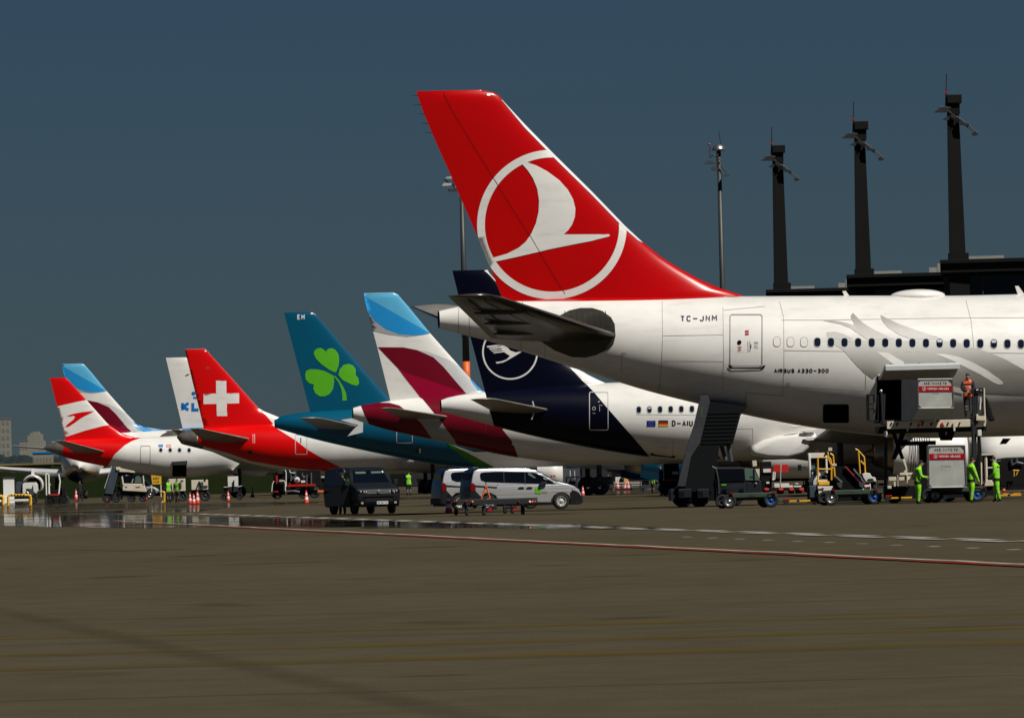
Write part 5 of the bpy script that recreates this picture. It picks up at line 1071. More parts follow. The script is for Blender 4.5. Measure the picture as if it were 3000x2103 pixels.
# opened door, hinged at the A pillar on the camera-left side
hx = (-1.02, -.96); ang = math.radians(-128); dx_, dy_ = math.cos(ang), math.sin(ang)
def dr(s, z, t=0): return (hx[0] + dx_ * s - dy_ * t, hx[1] + dy_ * s + dx_ * t, z)
def dpanel(name, pts, m, t0, t1, par=None):
    n = len(pts); mb = MB(); mb.add([dr(s, z, t0) for s, z in pts] + [dr(s, z, t1) for s, z in pts], [tuple(range(n)), tuple(range(2 * n - 1, n - 1, -1))] + [(i, (i + 1) % n, n + (i + 1) % n, n + i) for i in range(n)]); return mb.done(name, m, par or T.root, bevel=.015)
dd = dpanel('open_door', [(0, .38), (1.1, .38), (1.16, .9), (1.14, 1.2), (1.06, 1.84), (.62, 1.87), (.12, 1.32), (0, 1.2)], M.vdark, -.035, .035)
dpanel('door_window', [(.14, 1.22), (1.04, 1.22), (.98, 1.77), (.62, 1.79), (.22, 1.34)], M.vroof, -.045, .045, dd); dpanel('door_handle', [(.9, 1.02), (1.08, 1.02), (1.08, 1.06), (.9, 1.06)], M.plast, -.07, .07, dd)
dpanel('crease', [(.02, .93), (1.14, .93), (1.14, .945), (.02, .945)], M.plast, -.04, .04, dd)
# ---- flat dolly with A-frame stand
T = TH(1460, 1508, 'baggage_dolly', 'low empty flat baggage dolly with small black wheels in front of the silver vans', 'dolly', 3)
part(T, 'frame_rail', M.steeld, [('b', 1322, 1467, 1560, 1474, -.8, -.72)]); part(T, 'frame_rail', M.alug, [('b', 1340, 1463, 1575, 1470, .7, .78)])
for i in range(9): x = 1345 + 26 * i; part(T, 'roller', M.steeld, [('b', x, 1467, x + 5, 1476, -.72, .7)])
part(T, 'tow_bar', M.steeld, [('t3', [(1370, 1492, -.5), (1400, 1484, -.2), (1440, 1480, 0)], .035), ('t3', [(1330, 1500, -.4), (1366, 1486, -.4)], .03)])
part(T, 'brake_bar', M.wink, [('p', [(1418, 1492), (1438, 1480), (1446, 1483), (1426, 1495)], -.6, -.5)]); part(T, 'side_plate', M.alu, [('b', 1482, 1484, 1508, 1490, -.6, -.5)]); part(T, 'side_plate', M.alu, [('b', 1440, 1485, 1456, 1491, -.6, -.5)])
for x in (1331, 1362, 1412, 1474, 1496): part(T, 'caster', M.rubber, [('b', x, 1480 if x > 1340 else 1490, x + (11 if x != 1412 else 12), 1509 if x < 1440 else 1504, -.6 if x % 2 else .3, -.3 if x % 2 else .55)], bevel=.05)
part(T, 'caster', M.rubber, [('b', 1526, 1478, 1538, 1508, -.6, -.35)], bevel=.05)
for x, c in ((1328, M.tail), (1334, M.tail), (1361, M.tail), (1381, M.orange), (1516, M.tail), (1549, M.conewh), (1556, M.orange), (1564, M.sred)): part(T, 'reflector', c, [('s', x + 3, 1470, .05, -.83)])
for x, y in ((1436, 1493), (1510, 1491)): part(T, 'chock', M.sred, [('p', [(x - 8, y + 3), (x + 7, y + 3), (x + 3, y - 7), (x - 1, y - 7)], -.75, -.6)])
T = TH(1424, 1508, 'folding_stand', 'orange A-frame stand standing on the flat dolly before the silver van', 'stand', 3)
part(T, 'leg', M.orange, [('t', [(1409, 1466), (1421, 1428)], .035, -.5)]); part(T, 'leg', M.orange, [('t', [(1437, 1466), (1426, 1428)], .035, -.5)]); part(T, 'crossbar', M.orange, [('t', [(1416, 1441), (1430, 1441)], .02, -.5)])
part(T, 'head', M.orange, [('b', 1420, 1421, 1428, 1429, -.56, -.44)], bevel=.02); part(T, 'stem', M.black, [('t', [(1423.5, 1421), (1423.5, 1409)], .02, -.5)])
# ---- passenger stairs truck in shade under the red-tailed jet
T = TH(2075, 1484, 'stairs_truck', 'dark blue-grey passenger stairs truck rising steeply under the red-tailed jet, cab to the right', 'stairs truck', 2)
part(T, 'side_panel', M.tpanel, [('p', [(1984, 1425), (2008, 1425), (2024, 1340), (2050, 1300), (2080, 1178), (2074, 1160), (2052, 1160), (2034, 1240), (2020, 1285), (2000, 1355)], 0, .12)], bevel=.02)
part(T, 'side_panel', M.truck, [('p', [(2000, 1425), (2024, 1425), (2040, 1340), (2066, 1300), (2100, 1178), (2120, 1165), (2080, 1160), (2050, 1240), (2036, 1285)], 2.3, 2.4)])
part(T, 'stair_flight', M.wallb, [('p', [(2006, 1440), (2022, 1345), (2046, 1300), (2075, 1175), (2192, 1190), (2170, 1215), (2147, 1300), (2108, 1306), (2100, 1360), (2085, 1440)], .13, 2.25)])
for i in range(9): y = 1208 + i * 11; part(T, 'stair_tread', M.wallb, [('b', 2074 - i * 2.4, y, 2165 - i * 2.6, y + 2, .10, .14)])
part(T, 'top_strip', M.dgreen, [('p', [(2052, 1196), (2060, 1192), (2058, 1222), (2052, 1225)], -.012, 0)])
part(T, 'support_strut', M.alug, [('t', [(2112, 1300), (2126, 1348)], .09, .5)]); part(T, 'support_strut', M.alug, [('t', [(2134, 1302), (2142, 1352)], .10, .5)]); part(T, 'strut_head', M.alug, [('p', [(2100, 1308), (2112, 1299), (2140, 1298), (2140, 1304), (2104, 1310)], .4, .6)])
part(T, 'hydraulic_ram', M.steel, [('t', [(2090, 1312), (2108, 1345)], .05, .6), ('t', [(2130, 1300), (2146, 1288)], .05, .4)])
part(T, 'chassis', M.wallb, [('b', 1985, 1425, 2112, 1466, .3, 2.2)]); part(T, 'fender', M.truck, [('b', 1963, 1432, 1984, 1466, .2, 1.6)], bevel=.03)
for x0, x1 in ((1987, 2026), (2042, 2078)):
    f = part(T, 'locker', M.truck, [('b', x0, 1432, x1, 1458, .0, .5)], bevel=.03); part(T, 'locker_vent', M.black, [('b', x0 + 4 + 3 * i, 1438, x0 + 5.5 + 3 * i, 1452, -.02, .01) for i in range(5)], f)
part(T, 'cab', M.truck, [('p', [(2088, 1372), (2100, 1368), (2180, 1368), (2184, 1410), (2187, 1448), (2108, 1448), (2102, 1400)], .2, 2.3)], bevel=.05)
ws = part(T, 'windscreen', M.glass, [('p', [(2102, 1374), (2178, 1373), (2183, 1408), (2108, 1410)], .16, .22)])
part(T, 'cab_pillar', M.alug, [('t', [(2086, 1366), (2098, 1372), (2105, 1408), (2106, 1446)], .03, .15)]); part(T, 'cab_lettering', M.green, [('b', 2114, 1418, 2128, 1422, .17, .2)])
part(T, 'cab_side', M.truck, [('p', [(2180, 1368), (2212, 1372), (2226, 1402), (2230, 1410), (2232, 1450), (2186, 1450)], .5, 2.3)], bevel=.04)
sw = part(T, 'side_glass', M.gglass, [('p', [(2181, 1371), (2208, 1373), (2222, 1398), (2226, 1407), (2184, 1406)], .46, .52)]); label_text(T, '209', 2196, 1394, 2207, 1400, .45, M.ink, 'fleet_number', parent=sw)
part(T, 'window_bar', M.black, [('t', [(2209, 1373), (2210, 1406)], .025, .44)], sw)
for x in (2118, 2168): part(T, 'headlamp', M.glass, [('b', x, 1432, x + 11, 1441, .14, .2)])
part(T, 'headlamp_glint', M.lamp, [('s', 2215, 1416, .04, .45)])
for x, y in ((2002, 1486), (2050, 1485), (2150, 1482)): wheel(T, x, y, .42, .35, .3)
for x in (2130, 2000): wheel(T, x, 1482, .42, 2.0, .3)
# ---- container dollies in a row (green deck, blue hub)
def cdolly(x0, x1, yc, label, wx, deck=(1443, 1452), txt=None):
    T = TH((x0 + x1) / 2, yc, 'container_dolly', label, 'dolly', 0, 'low container dollies coupled in a row')
    y = yc - 42; part(T, 'deck', M.dgreen, [('b', x0, y + deck[0] - 1443, x1, y + deck[1] - 1443 + 1, -.8, .9)], bevel=.02); part(T, 'frame', M.steeld, [('b', x0 + 6, y + 10, x1 - 6, y + 18, -.6, .7)])
    part(T, 'axle_box', M.black, [('b', wx[0] - 20, y + 16, wx[0] + 22, y + 32, -.3, .5)]); part(T, 'axle_box', M.black, [('b', wx[1] - 26, y + 16, wx[1] + 18, y + 32, -.3, .5)])
    for x, c in ((x0 - 3, M.sred), (x1 - 10, M.sred)): part(T, 'stop_block', M.tail, [('b', x + 1, y - 4, x + 10, y + 4, -.86, -.7)], bevel=.02)
    wheel(T, wx[0], yc, .27, -.8, .22, M.steel, holes=False); wheel(T, wx[1], yc, .28, -.8, .22, M.hub, holes=False); wheel(T, wx[0] - 20, yc - 1, .27, .6, .2); wheel(T, wx[1] - 20, yc - 1, .27, .6, .2)
    part(T, 'tow_bar', M.steeld, [('b', x1, y + 22, x1 + 34, y + 25, -.1, .1), ('b', x1 + 24, y + 18, x1 + 38, y + 30, -.15, .15)])
    part(T, 'tow_bar_yellow', M.yellow, [('b', x1 + 38, y + 20, x1 + 62, y + 24, -.05, .05), ('b', x1 + 70, y + 19, x1 + 102, y + 23, -.05, .05)]); part(T, 'tow_bar_black', M.black, [('b', x1 + 62, y + 20, x1 + 70, y + 24, -.05, .05)])
    part(T, 'tow_latch', M.sred, [('b', x1 + 26, y + 14, x1 + 44, y + 17, -.1, .1)])
    if txt: label_text(T, txt, 2192, 1450, 2212, 1454, -.82, M.ink, 'deck_lettering')
    return T
cdolly(2140, 2272, 1487, 'empty green-decked container dolly in front of the stairs truck cab', (2137, 2260), txt='WISAG')
cdolly(2440, 2570, 1478, 'empty green-decked container dolly in front of the yellow-railed belt loader', (2436, 2563))
part(Fr(2400, 1), 'x', M.black, []) if False else None
TD = cdolly(2734, 2890, 1470, 'container dolly carrying the lower box lettered AKE 11172 TK', (2741, 2865))
part(TD, 'brake_flap', M.vwhite, [('p', [(2758, 1465), (2768, 1453), (2780, 1453), (2770, 1465)], -.9, -.85)])
# ---- belt loader with yellow rails
T = TH(2450, 1476, 'belt_loader', 'white and black belt loader with yellow guard rails, left of the raised platform', 'belt loader', 0)
part(T, 'cab_frame', M.vwhite, [('p', [(2368, 1327), (2417, 1326), (2410, 1342), (2372, 1342)], .2, 1.6), ('t', [(2370, 1330), (2376, 1422)], .06, .2), ('t', [(2420, 1334), (2422, 1386)], .05, .3)], bevel=.015)
part(T, 'cab_panel', M.vwhite, [('p', [(2373, 1380), (2420, 1379), (2404, 1400), (2392, 1404), (2375, 1424), (2372, 1424)], .18, .3)])
part(T, 'cab_glass', M.glass, [('b', 2374, 1342, 2418, 1379, .4, 1.5)]); part(T, 'cab_light_patch', M.gglass, [('p', [(2376, 1362), (2380, 1357), (2388, 1356), (2388, 1372), (2377, 1378)], .36, .4)])
part(T, 'beacon', M.tail, [('b', 2390, 1320, 2399, 1328, .3, .45)], bevel=.02); part(T, 'wing_mirror', M.black, [('b', 2337, 1361, 2348, 1378, -.2, -.1), ('t', [(2348, 1367), (2362, 1368)], .02, -.15)])
part(T, 'brace', M.steelb, [('t', [(2372, 1412), (2400, 1368)], .09, .1)])
for pts in ([(2396, 1424), (2396, 1340), (2428, 1340), (2434, 1346), (2436, 1366), (2436, 1406)], [(2396, 1374), (2434, 1374)], [(2425, 1322), (2427, 1345), (2440, 1372)], [(2432, 1328), (2441, 1334), (2446, 1398)]): part(T, 'guard_rail', M.yellow, [('t', pts, .035, -.1)])
part(T, 'rail_cap', M.cream, [('b', 2427, 1311, 2438, 1320, -.15, -.05), ('b', 2437, 1358, 2451, 1364, -.15, -.05)]); part(T, 'steering_wheel', M.plast, [('t', [(2400, 1400), (2406, 1393), (2416, 1392), (2423, 1398)], .04, -.05)])
part(T, 'seat_base', M.lgrey, [('p', [(2383, 1409), (2392, 1404), (2424, 1404), (2424, 1418), (2396, 1420), (2383, 1420)], -.1, .4)]); part(T, 'yellow_box', M.yellow, [('b', 2398, 1410, 2430, 1420, -.3, .3)], bevel=.02)
pn = part(T, 'lamp_panel', M.vwhite, [('p', [(2395, 1424), (2441, 1424), (2434, 1437), (2408, 1438), (2406, 1446), (2434, 1449), (2430, 1453), (2400, 1454), (2397, 1440)], -.45, -.3)], bevel=.02)
for x, c in ((2401, M.lamp), (2406, M.sred), (2411, M.tail)): part(T, 'rear_lamp', c, [('s', x, 1431, .04, -.46)], pn)
part(T, 'chassis', M.black, [('b', 2368, 1424, 2400, 1470, -.1, 1.6), ('b', 2400, 1446, 2560, 1466, .0, 1.5)]); part(T, 'wheel_chock', M.orange, [('b', 2382, 1469, 2391, 1480, -.2, 0)])
part(T, 'fender', M.steelb, [('b', 2371, 1422, 2392, 1458, -.3, -.05)], bevel=.03)
part(T, 'conveyor', M.wallb, [('p', [(2440, 1366), (2476, 1366), (2532, 1415), (2520, 1436), (2468, 1436), (2446, 1404)], .0, 1.3)]); part(T, 'conveyor_edge', M.steeld, [('t', [(2446, 1396), (2466, 1414)], .07, -.1), ('t', [(2474, 1368), (2520, 1416)], .05, -.05)])
part(T, 'conveyor_stripe', M.crim, [('t', [(2478, 1368), (2505, 1398), (2520, 1414)], .035, -.12)]); part(T, 'conveyor_glint', M.steelb, [('t', [(2500, 1374), (2528, 1410)], .05, -.12), ('t', [(2508, 1384), (2524, 1400)], .03, -.2)])
for x in (2452, 2516): part(T, 'roller_mount', M.alug, [('p', [(x, 1414), (x + 14, 1412), (x + 16, 1420), (x + 12, 1431), (x + 2, 1422)], -.3, -.1)])
for pts in ([(2512, 1317), (2532, 1339), (2536, 1400)], [(2515, 1322), (2520, 1388)], [(2521, 1350), (2533, 1362)], [(2506, 1315), (2512, 1318)]): part(T, 'guard_rail', M.yellow, [('t', pts, .032, .2)])
part(T, 'engine_cover', M.vwhite, [('p', [(2526, 1389), (2536, 1384), (2549, 1386), (2554, 1396), (2564, 1398), (2568, 1410), (2560, 1410), (2556, 1402), (2542, 1404), (2538, 1412), (2530, 1400)], -.1, .5)], bevel=.02)
pn = part(T, 'lamp_panel', M.vwhite, [('p', [(2532, 1420), (2546, 1420), (2550, 1414), (2552, 1436), (2534, 1436)], -.4, -.3), ('p', [(2522, 1441), (2528, 1431), (2534, 1431), (2533, 1440)], -.4, -.3)], bevel=.02)
for x, c in ((2537, M.sred), (2542, M.tail), (2547, M.plast)): part(T, 'rear_lamp', c, [('s', x, 1428, .045, -.42)], pn)
for x in (2412, 2546): wheel(T, x, 1474, .4, .2, .3)
# ---- high loader with raised platform
T = TL = TH(2740, 1471, 'high_loader', 'cream container high loader with its platform raised to the open hold of the red-tailed jet', 'container loader', 0)
N = -.2
pf = part(T, 'platform', M.cream, [('b', 2598, 1234.5, 2888, 1249, 0, 3.2)], bevel=.02)
part(T, 'platform_deck', M.steeld, [('b', 2590, 1230, 2884, 1235, .05, 3.25)]); part(T, 'under_frame', M.black, [('b', 2572, 1249.5, 2890, 1262, .3, 3)])
for x in (2606, 2624, 2664, 2698, 2724, 2772, 2806): part(T, 'slot', M.black, [('p', [(x + 4, 1237), (x + 9, 1237), (x + 5, 1247), (x, 1247)], -.02, .0)], pf)
for x, y in ((2703, 1231), (2747, 1230)): part(T, 'red_roller', M.sred, [('s', x, y, .09, -.1)], pf)
for q in ([(2690, 1240), (2696, 1240), (2692, 1251), (2687, 1251)], [(2757, 1238), (2762, 1238), (2768, 1250), (2761, 1250)]): part(T, 'red_stop', M.sred, [('p', q, -.06, -.02)], pf)
for x0, x1, y0, y1 in ((2656, 2661, 1237, 1263), (2793, 2799, 1235, 1262)): part(T, 'hanging_bracket', M.cream, [('b', x0, y0, x1, y1, -.12, -.04)], pf)
for pts in ([(2540, 1155), (2541, 1230)], [(2544, 1155), (2545, 1230)], [(2541, 1182), (2560, 1182)], [(2541, 1197), (2560, 1196)], [(2544, 1157), (2560, 1156)], [(2560, 1155), (2562, 1235)], [(2572, 1156), (2572, 1235)], [(2543, 1232), (2574, 1234)]): part(T, 'left_railing', M.black, [('t', pts, .035, 1.2)])
for pts in ([(2581, 1144), (2584, 1190), (2586, 1240)], [(2591, 1154), (2590, 1195), (2588, 1240)], [(2585, 1154), (2585, 1190)]): part(T, 'left_post', M.steeld, [('t', pts, .045, .0)])
part(T, 'post_head', M.steel, [('s', 2581, 1146, .07, 0)]); part(T, 'fence_glint', M.steel, [('t', [(2561, 1178), (2562, 1198)], .025, .2), ('t', [(2562, 1210), (2560, 1228)], .03, .2)])
for x, a, b_ in ((2851, 1138, 1234), (2857, 1140, 1345), (2862, 1145, 1240)): part(T, 'lift_column', M.steeld, [('t', [(x, a), (x + .5, b_)], .05, -.05)])
part(T, 'lift_column', M.steeld, [('t', [(2850, 1242), (2852, 1345)], .07, -.05)])
for y in (1158, 1181, 1187, 1211): part(T, 'railing_bar', M.steeld, [('t', [(2860, y), (2882, y)], .025, .0)])
for x in (2861, 2880): part(T, 'railing_post', M.steeld, [('t', [(x, 1140), (x, 1212)], .028, .0)])
part(T, 'front_post', M.cream, [('t', [(2883, 1137), (2884, 1190), (2887, 1240)], .035, -.1)]); cn = part(T, 'control_panel', M.black, [('b', 2857, 1137, 2880, 1152, -.15, .1)], bevel=.015)
part(T, 'panel_button', M.wink, [('b', 2860, 1140, 2867, 1143, -.17, -.15), ('b', 2873, 1141, 2875, 1145, -.17, -.15)], cn); part(T, 'control_base', M.cream, [('p', [(2860, 1232), (2860, 1214), (2864, 1212), (2868, 1219), (2886, 1219), (2887, 1233)], -.2, .5)], bevel=.02)
part(T, 'cable', M.wink, [('t', [(2871, 1164), (2873, 1170), (2872, 1186), (2871, 1200)], .03, -.02), ('t', [(2844, 1166), (2843, 1180), (2846, 1200), (2843, 1214)], .03, .1)])
part(T, 'foot_block', M.vwhite, [('b', 2864, 1259, 2876, 1277, -.2, 0)], bevel=.02); part(T, 'foot_block', M.vwhite, [('p', [(2589, 1263), (2599, 1263), (2602, 1281), (2592, 1281)], -.2, 0)], bevel=.02)
part(T, 'black_cover', M.black, [('p', [(2886, 1158), (2895, 1172), (2904, 1195), (2908, 1212), (2915, 1225), (2913, 1234), (2900, 1233), (2890, 1215), (2887, 1190)], .4, 1.2)], bevel=.05)
part(T, 'front_leg', M.steeld, [('p', [(2590, 1281), (2600, 1281), (2600, 1350), (2598, 1448), (2590, 1448)], .0, .25)]); part(T, 'front_leg', M.black, [('b', 2864, 1277, 2876, 1448, .0, .25)])
for q in ([(2640, 1262), (2655, 1262), (2625, 1345), (2612, 1345)], [(2610, 1262), (2622, 1262), (2650, 1345), (2640, 1345)], [(2745, 1255), (2765, 1255), (2776, 1290), (2756, 1290)], [(2780, 1255), (2800, 1255), (2790, 1290), (2768, 1290)]): part(T, 'scissor_arm', M.black, [('p', q, 1.0, 1.3)])
part(T, 'cross_beam', M.black, [('b', 2642, 1293, 2742, 1303, .8, 1.2), ('b', 2636, 1288, 2660, 1305, .8, 1.2)]); part(T, 'black_mast', M.black, [('b', 2694, 1303, 2724, 1440, .7, 1.6)])
part(T, 'main_deck', M.black, [('b', 2596, 1425, 2890, 1456, .5, 3)]); part(T, 'cream_gear', M.cream, [('b', 2603, 1397, 2626, 1408, -3.1, -2.8), ('b', 2636, 1385, 2675, 1391, -3.1, -2.8), ('b', 2629, 1391, 2632, 1425, -3.1, -2.9), ('b', 2633, 1397, 2650, 1407, -3.1, -2.9), ('b', 2656, 1395, 2675, 1405, -3.1, -2.9), ('b', 2656, 1391, 2660, 1427, -3.2, -2.9), ('p', [(2643, 1345), (2651, 1344), (2658, 1372), (2658, 1386), (2646, 1384), (2654, 1374)], -3.1, -2.9), ('b', 2618, 1411, 2624, 1425, -3.1, -2.9), ('b', 2600, 1423, 2612, 1431, -3.1, -2.9)], bevel=.015)
part(T, 'control_cabin', M.cream, [('t', [(2873, 1334), (2873, 1420)], .06, .3), ('t', [(2878, 1334), (2878, 1416)], .03, .3), ('t', [(2888, 1330), (2890, 1408)], .06, .2), ('t', [(2909, 1330), (2909, 1370)], .035, .2), ('b', 2876, 1329, 2920, 1332, .1, 1.2), ('t', [(2888, 1370), (2909, 1370)], .03, .2)])
part(T, 'cabin_glass', M.glass, [('b', 2874, 1334, 2909, 1408, .5, .55)]); part(T, 'cabin_base', M.cream, [('p', [(2888, 1406), (2906, 1406), (2913, 1423), (2884, 1424)], .1, .9)], bevel=.02); part(T, 'cabin_skirt', M.black, [('b', 2870, 1424, 2915, 1452, .2, 2)])
wheel(T, 2620, 1471, .35, .8, .3); wheel(T, 2780, 1471, .3, .8, .3)
# ---- air containers
def container(T0, pts, label, txt, tbox, red, note, depth, name='air_container', lower=None):
    T = Fr(T0[0], T0[1], 0); thing(T, name, label, 'air cargo container', 'aluminium air cargo containers with a red band')
    bx_ = part(T, 'shell', M.alu, [('p', pts, 0, depth)], bevel=.02)
    if lower:
        mb = MB(); P3 = lambda x, y, d: (lambda q: (q[0], d, q[1]))(T.uz(x, y, d))
        mb.add([P3(2689, 1111, 0), P3(2641, 1111, 1.3), P3(2641, 1231, 1.3), P3(2691, 1196, 0)], [(0, 1, 2, 3)]); mb.add([P3(2691, 1196, 0), P3(2641, 1231, 1.3), P3(2672, 1231, .55), P3(2790, 1229, .55), P3(2793, 1195, 0)], [(0, 1, 2), (0, 2, 3, 4)]); mb.done('slanted_base', M.alu, T.root)
        part(T, 'side_red_band', M.tail, [('p', [(2648, 1134), (2688, 1132), (2688, 1149), (2660, 1150), (2660, 1163), (2650, 1163)], -.02, .0)]) if False else None
    o = pts; cx = sum(p[0] for p in o) / 4; cy = sum(p[1] for p in o) / 4; fr = []
    for a, b_ in zip(o, o[1:] + o[:1]): fr.append(('t', [a, b_], .028, -.01))
    part(T, 'edge_frame', M.steel, fr)
    for a, s1, s2 in ((o[0], 1, 1), (o[1], -1, 1), (o[2], -1, -1), (o[3], 1, -1)): part(T, 'corner_gusset', M.alug, [('p', [(a[0] + s1 * 1, a[1] + s2 * 1), (a[0] + s1 * 10, a[1] + s2 * 1), (a[0] + s1 * 1, a[1] + s2 * 10)], -.03, -.012)])
    rb = part(T, 'red_band', M.bred, [('p', red, -.024, -.004)]); label_text(T, txt, *tbox, -.004, M.ink, 'code_lettering', .035)
    x0, y0 = red[0]; x1, y1 = red[2]; w = x1 - x0; h = y1 - y0
    label_text(T, 'TURKISH AIRLINES', x0 + w * .27, y0 + h * .28, x0 + w * .88, y0 + h * .70, -.029, M.wink, 'band_lettering', .03, rb)
    cxx, cyy, r = x0 + w * .18, y0 + h * .5, h * .38; mb = MB()
    def P(x, y): u, z = T.uz(x, y, -.034); return (u, -.029, z)
    n = 28; vs = []
    for i in range(n): t = 2 * math.pi * i / n; vs += [P(cxx + r * math.cos(t), cyy + r * math.sin(t)), P(cxx + r * .86 * math.cos(t), cyy + r * .86 * math.sin(t))]
    mb.add(vs, [(2 * i, 2 * i + 1, (2 * i + 3) % (2 * n), (2 * i + 2) % (2 * n)) for i in range(n)])
    bird = [(-.15, -.75), (.2, -.55), (.42, -.15), (.38, .15), (.2, .35), (.75, .35), (.1, .52), (-.7, .65), (-.3, .45), (0, .2), (.08, -.2)]; mb.add([P(cxx + r * a, cyy + r * b_) for a, b_ in bird], [tuple(range(len(bird)))]); mb.done('band_emblem', M.wink, rb)
    label_text(T, 'NO TC CERTIFIED', *note, -.004, M.ink, 'small_note')
    return T
container((2743, 76.6), [(2689, 1111), (2790, 1110), (2794, 1194.5), (2691, 1196)], 'upper grey air container lettered AKE 14443 TK on the raised platform', 'AKE 14443 TK', (2706, 1119, 2774, 1127), [(2689, 1131.5), (2792, 1130), (2792, 1146), (2689, 1147.5)], None or (2730, 1151.5, 2751, 1153.5), 1.5,
          lower=[(2640, 1111), (2689, 1111), (2691, 1196), (2793, 1194.5), (2790, 1229), (2680, 1231), (2640, 1231)])
container((2777, 77.2), [(2720, 1305), (2826, 1304), (2831, 1426), (2722, 1428)], 'lower grey air container lettered AKE 11172 TK on the dolly between the workers', 'AKE 11172 TK', (2737, 1313.5, 2807, 1321.5), [(2722, 1329), (2825, 1328), (2826, 1344), (2723, 1345.5)], (2758, 1365, 2786, 1367.5), 1.45)
# ---- striped white drum behind the loader = engine of the navy-tailed jet gets cowl louvre lines
mb = MB(); TT = LH.T
for i in range(9):
    u = 22.9 + i * .12; mb.lathe((u, -5.75, 2.0), (1, 0, 0), [(0, 1.315), (.03, 1.315)], 40)
mb.done('cowl_louvres', M.black, LH.root, smooth=True)
# ================================================================ smaller equipment further back
def cone(px, yb, h, label):
    s = s_at(px, yb); T = Fr(px, s, 0); thing(T, 'traffic_cone', label, 'traffic cone', 'red and white traffic cones on the apron')
    hm = h / s; r = hm * .2
    mb = MB(); mb.lathe((0, 0, 0), (0, 0, 1), [(.03, r), (hm, r * .18), (hm, .001)], 20); mb.done('cone_body', M.conered, T.root, smooth=True)
    for a, b in ((.3, .5), (.68, .82)):
        ra, rb = r + (r * .18 - r) * a, r + (r * .18 - r) * b; mb = MB(); mb.lathe((0, 0, 0), (0, 0, 1), [(hm * a, ra + .006), (hm * b, rb + .006)], 20); mb.done('white_sleeve', M.conewh, T.root, smooth=True)
    mb = MB(); mb.box(-r * 1.25, r * 1.25, -r * 1.25, r * 1.25, 0.002, .045); mb.done('cone_base', M.conered if h > 50 else M.black, T.root, bevel=.01); return T
for a in ((36, 1471, 27, 'traffic cone right beside the tall white panel at the far left'), (223, 1464, 31, 'lone traffic cone on the grass edge below the tail with the red arrow'),
          (557, 1475, 32, 'left cone of the three standing close together beside the cream tanks'), (568, 1477, 31, 'middle cone of the three standing close together beside the cream tanks'), (579, 1475, 37, 'right cone of the three beside the cream tanks, the tallest looking'),
          (669, 1468, 30, 'traffic cone in front of the small white trolley'), (740, 1456, 30, 'traffic cone alone between the white trolley and the fuel truck'), (898, 1474, 38, 'traffic cone with black base just left of the dark van'),
          (1315, 1504, 56, 'nearest and largest traffic cone, beside the rear wheel of the second silver van'), (1708, 1453, 30, 'dim traffic cone in shade in front of the silver van bonnet'),
          (1810, 1434, 30, 'left of the three cones by the wire trolley under the navy jet'), (1829, 1435, 28, 'middle cone of the three by the wire trolley, leaning right'), (1841, 1436, 31, 'right of the three cones by the wire trolley under the navy jet')):
    c = cone(*a)
    if a[0] == 1829: c.root.rotation_euler = (0, math.radians(13), 0)
# white panel cabinet + yellow barriers
T = TH(25, 1475, 'panel_board', 'tall white upright panel board beyond the yellow barriers at the left edge', 'board')
part(T, 'panel', M.vwhite, [('b', 9, 1401, 43, 1473, -.1, .1)]); part(T, 'cap', M.steeld, [('b', 7, 1396, 45, 1401, -.15, .15)])
def barrier(x0, x1, yt, yb, label, yl=0):
    T = TH((x0 + x1) / 2, yb, 'yellow_barrier', label, 'barrier', 0, 'black and yellow tubular barriers')
    part(T, 'hoop', M.yellow, [('t', [(x0, yb), (x0, yt + 4), (x0 + 5, yt), (x1 - 4, yt), (x1, yt + 4), (x1, yb)], .11, yl)]); part(T, 'band', M.black, [('b', x0 + 8 + 9 * i, yt - 2, x0 + 12 + 9 * i, yt + 3, yl - .13, yl + .13) for i in range(max(1, int((x1 - x0 - 14) / 9)))]); part(T, 'rail', M.vwhite, [('b', x0 + 4, yt + 12, x1 - 6, yt + 17, yl - .04, yl + .04)])
barrier(-20, 10, 1452, 1477, 'yellow tubular barrier cut off by the left edge, before the white panel'); barrier(24, 90, 1450, 1480, 'black and yellow tubular barrier with white rail right of the white panel')
T = TH(76, 1476, 'ground_power_unit', 'white and grey ground power trailer behind the yellow barrier, in front of the jet engine', 'power unit')
part(T, 'cover', M.vwhite, [('p', [(66, 1446), (66, 1418), (70, 1413), (103, 1412), (108, 1418), (110, 1438), (106, 1446), (98, 1440), (96, 1420), (92, 1432), (76, 1432), (74, 1446)], -.6, .9)], bevel=.03); part(T, 'rear_cover', M.steelb, [('p', [(45, 1443), (46, 1416), (50, 1411), (70, 1411), (66, 1418), (64, 1446)], -.4, .9)], bevel=.03)
part(T, 'top_edge', M.black, [('b', 68, 1409, 104, 1412, -.6, .9)]); part(T, 'frame', M.black, [('b', 46, 1446, 104, 1458, -.4, .8)]); part(T, 'grey_box', M.alug, [('b', 84, 1432, 98, 1450, -.75, -.55)])
wheel(T, 98, 1476, .36, -.5, .25); wheel(T, 56, 1474, .4, -.3, .25)
T = TH(158, 1484, 'access_steps', 'mobile access steps with white hooped handrails in front of the jet engine at left', 'steps')
for pts in ([(136, 1450), (134, 1388), (142, 1388), (145, 1448)], [(172, 1388), (176, 1410), (172, 1448)], [(143, 1392), (143, 1446)]): part(T, 'handrail', M.vwhite, [('t', pts, .05, -.3)])
part(T, 'handrail', M.black, [('t', [(140, 1390), (150, 1400), (152, 1440)], .05, .2), ('t', [(174, 1386), (180, 1410), (178, 1446)], .05, .2)]); part(T, 'platform', M.black, [('b', 142, 1434, 176, 1447, -.3, .8)]); part(T, 'red_step', M.sred, [('b', 146, 1447, 174, 1450, -.35, -.25)])
